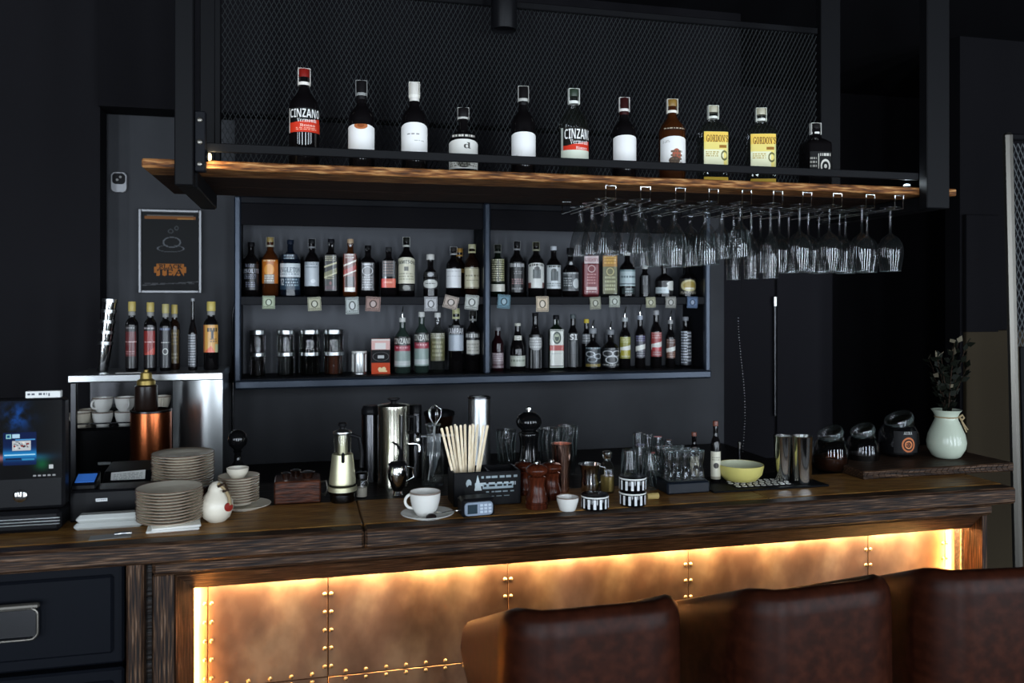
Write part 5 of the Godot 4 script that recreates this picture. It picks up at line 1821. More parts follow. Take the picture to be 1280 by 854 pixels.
	# steel milk jug behind the single tin
	var pj := thing("steel_pitcher", "flared steel pitcher behind the single striped tin", "jug", Vector3(0.9066, Y0, -.22))
	var ph := 1.1906 - 1.1
	part(pj, "body", lathe([[0.0, 0.0], [.026, 0.0], [.028, .004], [.03, ph * .35], [.026, ph * .6], [.032, ph * .92], [.036, ph], [.034, ph], [.024, ph * .6], [0.0, .01]], 28), M.chrome)
	part(pj, "handle", tube([Vector3(.03, ph * .9, 0), Vector3(.05, ph * .85, 0), Vector3(.052, ph * .45, 0), Vector3(.03, ph * .3, 0)], .004, 8), M.chrome)
	# oil bottle with steel top
	var ob := thing("oil_bottle", "small clear oil bottle with steel stopper", "bottle", Vector3(0.9594, Y0, -.2))
	var oh := 1.2331 - 1.1
	part(ob, "body", lathe([[0.0, .003], [.022, 0.0], [.024, .006], [.024, oh * .55], [.018, oh * .68], [.010, oh * .76], [.010, oh * .84]], 22), M.jar_glass)
	part(ob, "oil", lathe([[0.0, .005], [.0215, .006], [.0215, oh * .4], [0.0, oh * .4]], 20), M.brass)
	part(ob, "stopper", lathe([[.012, oh * .82], [.016, oh * .86], [.016, oh * .97], [.010, oh], [0.0, oh]], 18), M.chrome)
	# cut tumblers behind the black mill
	for i in 3:
		var t := thing("cut_tumbler", ["cut glass tumbler behind the black mill, toward the sticks", "cut glass tumbler behind the black mill, toward the shaker", "cut glass tumbler just behind the pale copper shaker"][i], "glass", Vector3([0.6886, 0.8406, 0.9235][i], Y0, [-.46, -.46, -.5][i]), .2 * i, "cut glass tumblers behind the mills")
		var h: float = 1.2728 - 1.1
		var r := .034
		part(t, "glass", lathe([[0.0, .008], [r * .7, 0.0], [r * .74, .004], [r, h * .7], [r * 1.02, h], [r * .97, h], [r * .68, .014], [0.0, .014]], 24), M.drinking_glass)
		for k in 12:
			var a := TAU * k / 12
			part(t, "cut_rib", tube([Vector3(cos(a) * r * .86, h * .4, sin(a) * r * .86), Vector3(cos(a + .25) * r * 1.0, h * .75, sin(a + .25) * r * 1.0), Vector3(cos(a) * r * 1.02, h * .97, sin(a) * r * 1.02)], .0012, 5), M.rim_glass)

var white_cell: Rect2
func white_uv() -> Rect2:
	if white_cell.size.x == 0.0:
		white_cell = paint("#e0e2e4", [])
	return white_cell

# ------------------------------------------------------------------ bar top, right
func build_bar_right() -> void:
	var Y0 := 1.1004
	# upturned glasses in a row behind the stacked tins
	var spots := [[786, 562, -.24, .027], [800, 556, -.30, .026], [812, 566, -.22, .026], [819, 571, -.34, .022], [797, 541, -.46, .021], [810, 543, -.50, .021], [823, 546, -.48, .021], [834, 550, -.44, .021]]
	var sx := [1.0498, 1.1142, 1.1147, 1.187, 1.1717, 1.2287, 1.2607, 1.277]
	var sh := [1.2275, 1.2307, 1.2177, 1.1797, 1.2448, 1.2307, 1.2239, 1.218]
	var said := ["patterned tumbler upside down just behind the stacked tins", "taller patterned tumbler upside down behind the tins", "patterned tumbler upside down nearest the brass cap", "small patterned tumbler upside down by the navy tray", "tall clear highball glass, first of the rear four", "tall clear highball glass, second of the rear four", "tall clear highball glass, third of the rear four", "tall clear highball glass, last of the rear four"]
	for i in 8:
		var r: float = spots[i][3]
		var h: float = sh[i] - Y0
		var t := thing("tumbler", said[i], "glass", Vector3(sx[i], Y0, spots[i][2]), i * .3, "glasses behind the stacked tins")
		part(t, "glass", lathe([[r, 0.0], [r * 1.02, .003], [r * .96, h * .4], [r * .82, h - .004], [r * .78, h], [0.0, h]], 24), M.drinking_glass)
		part(t, "rim", lathe([[r * 1.0, 0.0], [r * 1.05, .0005], [r * 1.05, .0025], [r * 1.0, .003]], 24), M.rim_glass)
		for k in (9 if i < 4 else 6):
			var a := TAU * k / (9 if i < 4 else 6)
			part(t, "cut_rib", tube([Vector3(cos(a) * r * .99, h * .08, sin(a) * r * .99), Vector3(cos(a + (.35 if i < 4 else 0.0)) * r * .95, h * .45, sin(a + (.35 if i < 4 else 0.0)) * r * .95), Vector3(cos(a) * r * .83, h * .94, sin(a) * r * .83)], .0012, 5), M.rim_glass)
	# navy drip tray with shot glasses
	var tx := 1.205
	var tw := 0.1483
	var ty := .038
	var tr := thing("drip_tray", "low navy tray under rows of upturned shot glasses", "tray", Vector3(tx, Y0, -.19))
	part(tr, "pan", rbox(Vector3(tw, ty, .15), .005), M.tray_navy, Vector3(0, ty / 2, 0))
	part(tr, "grid", rbox(Vector3(tw - .016, .003, .134), .001), M.steel_dark, Vector3(0, ty + .0016, 0))
	var proto: Node3D
	var n := 0
	var rowname := ["front row", "second row", "back row"]
	var numname := ["first", "second", "third", "fourth", "last"]
	for j in 3:
		for i in 5 if j < 2 else 4:
			var at := Vector3(tx - tw / 2 + .018 + .0265 * i + (.006 if j == 1 else 0.0), Y0 + ty + .0035, -.135 - .045 * j)
			if j == 2:
				at.y += 0.0
			var label := "upturned shot glass on the navy tray, %s of the %s" % [numname[i] if not (j == 2 and i == 3) else "last", rowname[j]]
			if n == 0:
				proto = thing("shot_glass", label, "glass", at, 0, "shot glasses on the navy tray")
				part(proto, "glass", lathe([[.0115, 0.0], [.012, .002], [.0095, .03], [.006, .036], [.0045, .05], [.009, .058], [.0115, .075], [.0115, .09], [.0, .093]], 18), M.drinking_glass)
				part(proto, "rim", lathe([[.0113, 0.0], [.0125, .0004], [.0125, .002], [.0113, .0024]], 18), M.rim_glass)
				part(proto, "foot", lathe([[.0118, .088], [.0125, .09], [.0118, .0935], [0.0, .094]], 18), M.rim_glass)
			else:
				copy(proto, at, n * .4, label)
			n += 1
	# brass cap lying before the tray
	single("brass_cap", "round brass coloured cap lying beside the navy tray", "cap", lathe([[0.0, 0.0], [.009, 0.0], [.010, .002], [.010, .036], [.009, .038], [0.0, .038]], 18), M.cork, Vector3(1.0433, Y0 + .0103, -.075), Vector3(0, 0, -PI / 2))
	# two small bitters bottles
	var bp := [[1.3058, 1.2686, "slim dark bitters bottle with cream label nearest the navy tray"], [1.36, 1.3117, "taller dark bitters bottle with cream label beside the bowl"]]
	for i in 2:
		bottle({"n": "bitters_bottle", "l": bp[i][2], "cat": "bottle", "x": bp[i][0], "y": Y0, "z": [-.2, -.235][i] + (-.085 if i == 0 else -.0), "h": bp[i][1] - Y0, "r": .0165, "st": "spirit", "g": "dark", "c": "#6a3a2c", "gr": "bitters bottles on the bar", "rot": -20 * i, "lab": [{"y0": .08, "y1": .52, "bg": "#cfcab6", "p": [["disc", .5, .5, .2, .1, "#2b2622"], ["lines", .2, .2, .8, .36, 2, "#8d8674"], ["band", .9, 1.0, "#8d8674"]], "arc": 150, "arch": 0.0, "flat": 0}]})
	# long black mat
	single("bar_mat", "black rubber mat lying on the bar under the yellow bowl", "mat", rbox(Vector3(.42, .006, .22), .002), M.rubber, Vector3(1.4946, Y0 + .0031, -.21))
	var my := Y0 + .0065
	# patterned cloth under the bowl
	var cl := thing("patterned_doily", "white patterned doily under the yellow bowl and steel tumblers", "doily", Vector3(1.4833, my, -.18))
	part(cl, "cloth", rbox(Vector3(0.2067, .002, .11), .0006), M.black_matte, Vector3(0, .001, 0))
	for i in 9:
		for j in 4:
			part(cl, "motif", lathe([[.004, .0], [.0085, .0], [.0085, .0012], [.004, .0012]], 10), M.porcelain, Vector3(-.092 + .023 * i + (.008 if j % 2 else 0.0), .002, .042 - .025 * j))
	# yellow bowl and a steel pick
	var br := 0.0779
	var yb := my + .0035
	var bo := thing("yellow_bowl", "shallow pale yellow bowl on the black mat", "bowl", Vector3(1.4468, yb, -.225))
	part(bo, "bowl", lathe([[0.0, .001], [br * .62, 0.0], [br * .7, .003], [br * .92, .022], [br * .99, .046], [br, .054], [br * .965, .054], [br * .95, .046]], 36), M.bowl_glaze)
	part(bo, "inside", lathe([[br * .955, .0535], [br * .86, .024], [br * .6, .009], [0.0, .008]], 36), M.bowl_inside)
	var pk := thing("bar_muddler", "thin steel muddler standing behind the yellow bowl", "muddler", Vector3(1.54, Y0, -.4))
	var pkh := 1.211 - 1.1
	part(pk, "rod", tube([Vector3(0, 0, 0), Vector3(0, pkh - .02, 0)], .0045, 8), M.steel_dark)
	part(pk, "grip", lathe([[0.0, pkh - .03], [.006, pkh - .028], [.007, pkh - .004], [0.0, pkh]], 14), M.chrome)
	# two tall steel tumblers
	var tz := [-.19, -.145]
	var tpx := [1.5882, 1.6324]
	var trr := [0.0325, 0.0348]
	var th := [1.2589, 1.2644]
	for i in 2:
		var r: float = trr[i]
		var h: float = th[i] - my - .0025
		var t := thing("tall_tumbler", ["tall steel tumbler next to the yellow bowl", "tall steel tumbler nearest the tilted jars"][i], "tumbler", Vector3(tpx[i], my + (.0035 if i == 0 else .0025), tz[i]), 0, "steel tumblers on the bar")
		part(t, "body", lathe([[0.0, .002], [r * .8, 0.0], [r * .82, .004], [r, h - .003], [r * 1.04, h], [r * .97, h], [r * .78, .008], [0.0, .006]], 32), M.chrome)
	# three tilted sweet jars
	var jz := -.33
	var jx := [1.8667, 2.0224, 2.2021]
	var js := ["tilted glass jar of copper coloured sweets beside the steel tumblers", "tilted dark glass jar between its two neighbours", "tilted black jar with orange round emblem beside the vase"]
	for i in 3:
		var r: float = [.062, .060, .072][i]
		var deep := .11
		var base: float = Y0 + (.0 if i < 2 else .0315)
		var t := thing("sweet_jar", js[i], "jar", Vector3(jx[i], base, jz - .03 * i), 0, "tilted jars on the bar")
		part(t, "body", lathe([[0.0, .002], [r * .75, 0.0], [r * .95, .012], [r, .05], [r * .97, .085], [r * .8, .11], [r * .62, .118]], 28, 2.0), M.smoked_glass if i < 2 else M.black_gloss)
		part(t, "filling", lathe([[0.0, .004], [r * .72, .005], [r * .9, .016], [r * .93, .05], [0.0, [.07, .05, .05][i]]], 22), M.coins if i == 0 else M.brown_hopper)
		var tilt := Basis(Vector3(0, 0, 1), deg_to_rad(28)) * Basis(Vector3(1, 0, 0), deg_to_rad(3))
		var nk := part(t, "neck", lathe([[r * .64, -.012], [r * .64, .016], [r * .66, .02]], 26), M.jar_glass, Vector3(.004, .118, .006))
		nk.basis = tilt
		var ld := part(t, "lid", lathe([[r * .70, .006], [r * .72, .010], [r * .72, .026], [r * .66, .032], [r * .2, .034], [0.0, .036]], 26), M.jar_glass, Vector3(.004, .120, .006))
		ld.basis = tilt
		for k in 3:
			var rg := part(t, "lid_ring", lathe([[r * .722, .008 + .007 * k], [r * .735, .010 + .007 * k], [r * .722, .012 + .007 * k]], 26), M.rim_glass, Vector3(.004, .120, .006))
			rg.basis = tilt
		if i == 0:
			for k in 3:
				part(t, "sweet", lathe([[0.0, -.003], [.022, -.003], [.025, 0.0], [.022, .003], [0.0, .003]], 20), M.copper_polished, Vector3(-.02 + .022 * k, .045, .040 - .004 * absf(k - 1)), Vector3(PI / 2 - .3, 0, .5 - .4 * k))
		if i == 2:
			var lm := label_mesh(r * 1.003, .02, .10, 75, 0.0, paint("#100f10", [["text", "AURA", .36, .02, .70, .16, "#b4b4b0", "serif"], ["disc", .55, .62, .26, .34, "#b4663c"], ["disc", .55, .62, .20, .26, "#1a1210"], ["ring", .55, .62, .15, .19, .05, "#c07a4c"], ["lines", .42, .52, .68, .74, 3, "#b4663c"]]))
			part(t, "label", lm, atlas_material, Vector3.ZERO, Vector3(0, -.25, 0))
	# raised slab with carved chevrons at the end of the bar
	var sl0 := 1.8808
	var sl1 := 2.5064
	var sb := thing("carved_slab", "thick dark slab with carved chevrons along its front edge", "slab", Vector3((sl0 + sl1) / 2, Y0, -.36))
	part(sb, "board", rbox(Vector3(sl1 - sl0, .031, .40), .004), M.oak_dark, Vector3(0, .0155, 0))
	var nchev := 26
	for k in nchev:
		var x := -(sl1 - sl0) / 2 + .014 + k * (sl1 - sl0 - .02) / nchev
		var hp := Heap.new()
		hp.tube([Vector3(.008, -.011, 0), Vector3(-.003, 0, .0008), Vector3(.008, .011, 0)], .0016, 5)
		part(sb, "carved_chevron", heap_mesh(hp), M.oak_dark, Vector3(x, .0155, .2002))
	# vase with dark dried branches
	var vx := 2.338
	var vy := Y0 + .0315
	var vr := 0.0686
	var vh := 1.3113 - vy
	var v := thing("vase", "pale celadon vase tied with a cord at its neck", "vase", Vector3(vx, vy, -.30))
	part(v, "body", lathe([[0.0, .002], [vr * .55, 0.0], [vr * .72, .008], [vr * .95, vh * .2], [vr, vh * .33], [vr * .92, vh * .5], [vr * .72, vh * .68], [vr * .58, vh * .8], [vr * .56, vh * .86], [vr * .66, vh * .94], [vr * .78, vh], [vr * .73, vh], [vr * .5, vh * .85], [vr * .4, vh * .7]], 36), M.vase_glaze)
	part(v, "cord", lathe([[vr * .56, vh * .835], [vr * .61, vh * .84], [vr * .61, vh * .86], [vr * .57, vh * .865]], 28), M.twine)
	part(v, "bow", tube([Vector3(vr * .42, vh * .85, vr * .42), Vector3(vr * .62, vh * .90, vr * .46), Vector3(vr * .74, vh * .84, vr * .44), Vector3(vr * .56, vh * .80, vr * .5), Vector3(vr * .45, vh * .84, vr * .46)], .004, 8), M.twine)
	for k in 2:
		part(v, "cord_tail", tube([Vector3(vr * .5, vh * .83, vr * .46), Vector3(vr * (.62 + .06 * k), vh * .7, vr * .52), Vector3(vr * (.76 + .08 * k), vh * (.55 + .05 * k), vr * .60)], .0028, 6), M.twine)
	var pl := thing("dried_branches", "bunch of dark dried branches standing in the vase", "plant", Vector3(vx, vy + vh * .75, -.30))
	rng.seed = 77
	var leaf := Heap.new()
	leaf.quad(Vector3(0, 0, 0), Vector3(.011, .014, .001), Vector3(0, .034, 0), Vector3(-.011, .014, .001))
	leaf.quad(Vector3(-.011, .014, 0), Vector3(0, .034, -.001), Vector3(.011, .014, 0), Vector3(0, 0, -.001))
	var lm2 := heap_mesh(leaf)
	for k in 20:
		var a := rng.randf() * TAU
		var sp := rng.randf_range(.02, .085)
		var hh2 := rng.randf_range(.08, .27)
		var p0 := Vector3(cos(a) * .008, 0, sin(a) * .008)
		var p1 := Vector3(cos(a) * sp * .4, hh2 * .5 + .02, sin(a) * sp * .4)
		var p2 := Vector3(cos(a) * sp - .01, hh2 + .03, sin(a) * sp)
		var br2 := part(pl, "branch", tube([p0, p1, p2], .0022, 5, .001), M.stem_brown)
		for l in 14:
			var f := rng.randf_range(.3, 1.0)
			var p := p0.lerp(p1, f * 2) if f < .5 else p1.lerp(p2, f * 2 - 1)
			part(br2, "leaf", lm2, M.blossom if f > .97 else M.foliage, p, Vector3(rng.randf_range(-1, 1), rng.randf() * TAU, rng.randf_range(-1.2, 1.2)))

# ------------------------------------------------------------------ what stands on the shelves (metres)
const TOP := [
	{"x": 0.0114, "y": 2.105, "z": -0.25, "h": 0.3077, "r": 0.0457, "st": "spirit", "g": "dark", "c": "#7d1a14", "lab": [{"y0": 0.36, "y1": 0.6, "bg": "#0c0a0b", "p": [["rect", 0, 0, 1, 1, "#0c0a0b"], ["rect", 0, 0.02, 0.05, 1, "#c9c4bd"], ["tri", 0.05, 0.62, 0.95, 0.4, 0.95, 0.62, "#d2361f"], ["rect", 0.05, 0.6, 1, 0.98, "#d2361f"], ["text", "CINZANO", 0.07, 0.06, 0.93, 0.4, "#f0eeea", "bold"], ["text", "Vermouth", 0.28, 0.43, 0.8, 0.58, "#f0eeea", "serif"], ["text", "Rosso", 0.35, 0.66, 0.75, 0.76, "#f4d9c8", "serif"], ["lines", 0.25, 0.8, 0.8, 0.92, 2, "#f0b59c"]], "arc": 145, "arch": 0.0, "flat": 0}], "l": "dark vermouth bottle with red and black label and white neck paper, first on hanging shelf", "n": "liquor_bottle", "rot": 6, "cat": "bottle", "gr": "bottles on the hanging shelf", "strip": ["#e9e2d8", "#8a1c16"]},
	{"x": 0.1823, "y": 2.105, "z": -0.25, "h": 0.2823, "r": 0.0403, "st": "wine", "g": "dark", "c": "#151314", "lab": [{"y0": 0.2, "y1": 0.5, "bg": "#f0eeea", "p": [["disc", 0.5, 0.05, 0.19, 0.13, "#b4683a"], ["disc", 0.5, 0.05, 0.1, 0.07, "#8d4a22"]], "arc": 150, "arch": 0.05, "flat": 0}], "l": "wine bottle with plain white label and orange seal on hanging shelf", "n": "liquor_bottle", "rot": -8, "cat": "bottle", "gr": "bottles on the hanging shelf", "strip": ["#8b8b88", "#151314"]},
	{"x": 0.3439, "y": 2.105, "z": -0.25, "h": 0.2874, "r": 0.041, "st": "wine", "g": "dark", "c": "#d9d4ca", "lab": [{"y0": 0.17, "y1": 0.53, "bg": "#f0eeea", "p": [["lines", 0.3, 0.32, 0.66, 0.37, 1, "#8b8985"], ["lines", 0.5, 0.5, 0.8, 0.54, 1, "#9a9894"]], "arc": 150, "arch": 0.06, "flat": 0}], "l": "wine bottle with script on white label and white and red capsule", "n": "liquor_bottle", "rot": -8, "cat": "bottle", "gr": "bottles on the hanging shelf", "strip": ["#e9e5db", "#b3261c"]},
	{"x": 0.4977, "y": 2.105, "z": -0.25, "h": 0.2164, "r": 0.0453, "st": "squat", "g": "dark", "c": "#161415", "lab": [{"y0": 0.1, "y1": 0.5, "bg": "#dcdad2", "p": [["text", "d", 0.5, 0.12, 0.68, 0.32, "#4a4844", "serif"], ["lines", 0.2, 0.5, 0.8, 0.62, 2, "#8d8b84"], ["disc", 0.5, 0.82, 0.17, 0.13, "#3b3933"], ["lines", 0.1, 0.72, 0.9, 0.94, 3, "#8f8c82"]], "arc": 150, "arch": 0.06, "flat": 0}, {"y0": 0.55, "y1": 0.6, "bg": "#1b1918", "p": [["lines", 0.05, 0.2, 0.95, 1.2, 1, "#cfcac0"]], "arc": 120, "arch": 0.0, "flat": 0}], "l": "short squat dark bottle with pale label partly behind rail", "n": "liquor_bottle", "rot": -8, "cat": "bottle", "gr": "bottles on the hanging shelf", "strip": ["#b9b7b0", "#22201f"]},
	{"x": 0.6929, "y": 2.105, "z": -0.25, "h": 0.2962, "r": 0.0397, "st": "wine", "g": "dark", "c": "#141213", "lab": [{"y0": 0.18, "y1": 0.48, "bg": "#f0eeea", "p": [["lines", 0.1, 0.78, 0.3, 0.84, 1, "#c8c6c0"]], "arc": 150, "arch": 0.05, "flat": 0}], "l": "wine bottle with plain white label, black capsule edged in white", "n": "liquor_bottle", "rot": -8, "cat": "bottle", "gr": "bottles on the hanging shelf", "strip": ["#b9b7b0", "#141213"]},
	{"x": 0.8623, "y": 2.105, "z": -0.25, "h": 0.2987, "r": 0.0481, "st": "spirit", "g": "clear", "c": "#2c3a2c", "lab": [{"y0": 0.17, "y1": 0.56, "bg": "#15130f", "p": [["rect", 0, 0, 1, 1, "#15130f"], ["rect", 0, 0.0, 0.1, 1, "#b9beb4"], ["tri", 0.1, 0.52, 0.95, 0.34, 0.95, 0.52, "#d2361f"], ["rect", 0.1, 0.5, 1, 0.62, "#d2361f"], ["text", "CINZANO", 0.14, 0.05, 0.97, 0.32, "#f0eeea", "bold"], ["text", "Vermouth", 0.3, 0.34, 0.85, 0.46, "#f0eeea", "serif"], ["text", "Bianco", 0.45, 0.52, 0.8, 0.6, "#f0eeea", "serif"], ["rect", 0.0, 0.62, 1, 1, "#dfe3d0"]], "arc": 145, "arch": 0.0, "flat": 0}], "l": "clear vermouth bottle with red, black and pale green label", "n": "liquor_bottle", "rot": -2, "cat": "bottle", "gr": "bottles on the hanging shelf", "strip": ["#e6e6de", "#27402d"]},
	{"x": 1.0369, "y": 2.105, "z": -0.25, "h": 0.2802, "r": 0.0396, "st": "wine", "g": "dark", "c": "#301010", "lab": [{"y0": 0.24, "y1": 0.53, "bg": "#f0eeea", "p": [], "arc": 150, "arch": 0.05, "flat": 0}], "l": "wine bottle with blank white label and dark red capsule", "n": "liquor_bottle", "rot": -8, "cat": "bottle", "gr": "bottles on the hanging shelf", "strip": ["#e3ddd6", "#301010"]},
	{"x": 1.2082, "y": 2.105, "z": -0.25, "h": 0.2847, "r": 0.0442, "st": "spirit", "g": "amber", "c": "#8a6a2c", "lab": [{"y0": 0.17, "y1": 0.53, "bg": "#f0eeea", "p": [["disc", 0.52, 0.58, 0.13, 0.2, "#a85a44"], ["disc", 0.46, 0.74, 0.16, 0.12, "#54463a"], ["lines", 0.36, 0.44, 0.7, 0.9, 4, "#6e5a48"], ["lines", 0.12, 0.12, 0.34, 0.2, 2, "#b9b5ac"]], "arc": 150, "arch": 0.05, "flat": 0}, {"y0": 0.62, "y1": 0.65, "bg": "#2c1508", "p": [["lines", 0.05, 0.2, 0.95, 0.8, 1, "#cbb89c"]], "arc": 110, "arch": 0.0, "flat": 0}, {"y0": 0.012, "y1": 0.04, "bg": "#a06a4a", "p": [], "arc": 110, "arch": 0.0, "flat": 0}], "l": "dark amber rum bottle with white label and gold neck", "n": "liquor_bottle", "rot": -8, "cat": "bottle", "gr": "bottles on the hanging shelf", "strip": ["#ece6d8", "#9a7a30"]},
	{"x": 1.3579, "y": 2.105, "z": -0.25, "h": 0.2716, "r": 0.0488, "st": "flask", "g": "clear", "c": "#b7b29a", "lab": [{"y0": 0.22, "y1": 0.66, "bg": "#e8d57a", "p": [["rect", 0, 0, 1, 1, "#e8d57a"], ["rect", 0, 0.02, 1, 0.3, "#eec85a"], ["text", "GORDON'S", 0.1, 0.1, 0.98, 0.29, "#5a2a12", "serif"], ["rect", 0.62, 0.38, 0.92, 0.46, "#9a6a2a"], ["rect", 0.0, 0.5, 0.8, 1, "#e9e6c0"], ["lines", 0.08, 0.56, 0.6, 0.72, 3, "#b7a25c"], ["ring", 0.82, 0.66, 0.14, 0.14, 0.05, "#6d6a40"], ["rect", 0.93, 0.3, 1, 1, "#c9c48a"]], "arc": 150, "arch": 0.0, "flat": 1}, {"y0": 0.02, "y1": 0.1, "bg": "#d8b440", "p": [["band", 0.5, 1, "#b1763a"]], "arc": 150, "arch": 0, "flat": 1}], "l": "gin bottle with yellow label beside the amber rum bottle", "n": "liquor_bottle", "rot": -8, "cat": "bottle", "gr": "bottles on the hanging shelf", "strip": ["#dfe0d4", "#2a2d22"]},
	{"x": 1.5389, "y": 2.105, "z": -0.25, "h": 0.2733, "r": 0.0496, "st": "flask", "g": "clear", "c": "#b7b29a", "lab": [{"y0": 0.22, "y1": 0.66, "bg": "#e8d57a", "p": [["rect", 0, 0, 1, 1, "#e8d57a"], ["rect", 0, 0.02, 1, 0.3, "#eec85a"], ["text", "GORDON'S", 0.1, 0.1, 0.98, 0.29, "#5a2a12", "serif"], ["rect", 0.62, 0.38, 0.92, 0.46, "#9a6a2a"], ["rect", 0.0, 0.5, 0.8, 1, "#e9e6c0"], ["lines", 0.08, 0.56, 0.6, 0.72, 3, "#b7a25c"], ["ring", 0.82, 0.66, 0.14, 0.14, 0.05, "#6d6a40"], ["rect", 0.93, 0.3, 1, 1, "#c9c48a"]], "arc": 150, "arch": 0.0, "flat": 1}, {"y0": 0.02, "y1": 0.1, "bg": "#c9a53c", "p": [["band", 0.5, 1, "#8d6a34"]], "arc": 150, "arch": 0, "flat": 1}], "l": "gin bottle with yellow label, second from hanging shelf's far end", "n": "liquor_bottle", "rot": -16, "cat": "bottle", "gr": "bottles on the hanging shelf", "strip": ["#dfe0d4", "#2a2d22"]},
	{"x": 1.7509, "y": 2.105, "z": -0.25, "h": 0.2317, "r": 0.0462, "st": "square", "g": "dark", "c": "#191717", "lab": [{"y0": 0.2, "y1": 0.55, "bg": "#0d0c0c", "p": [["ring", 0.68, 0.62, 0.22, 0.3, 0.07, "#cfcac0"], ["disc", 0.68, 0.62, 0.07, 0.09, "#cfcac0"], ["rect", 0.36, 0.1, 0.4, 1, "#bdb8ae"], ["lines", 0.02, 0.25, 0.3, 0.9, 4, "#8f8b82"], ["lines", 0.45, 0.08, 0.95, 0.3, 1, "#cfcac0"]], "arc": 150, "arch": 0, "flat": 1}], "l": "square black bottle with round white emblem, last on hanging shelf", "n": "liquor_bottle", "rot": -8, "cat": "bottle", "gr": "bottles on the hanging shelf", "strip": ["#e3e0d8", "#201e1d"]}
]
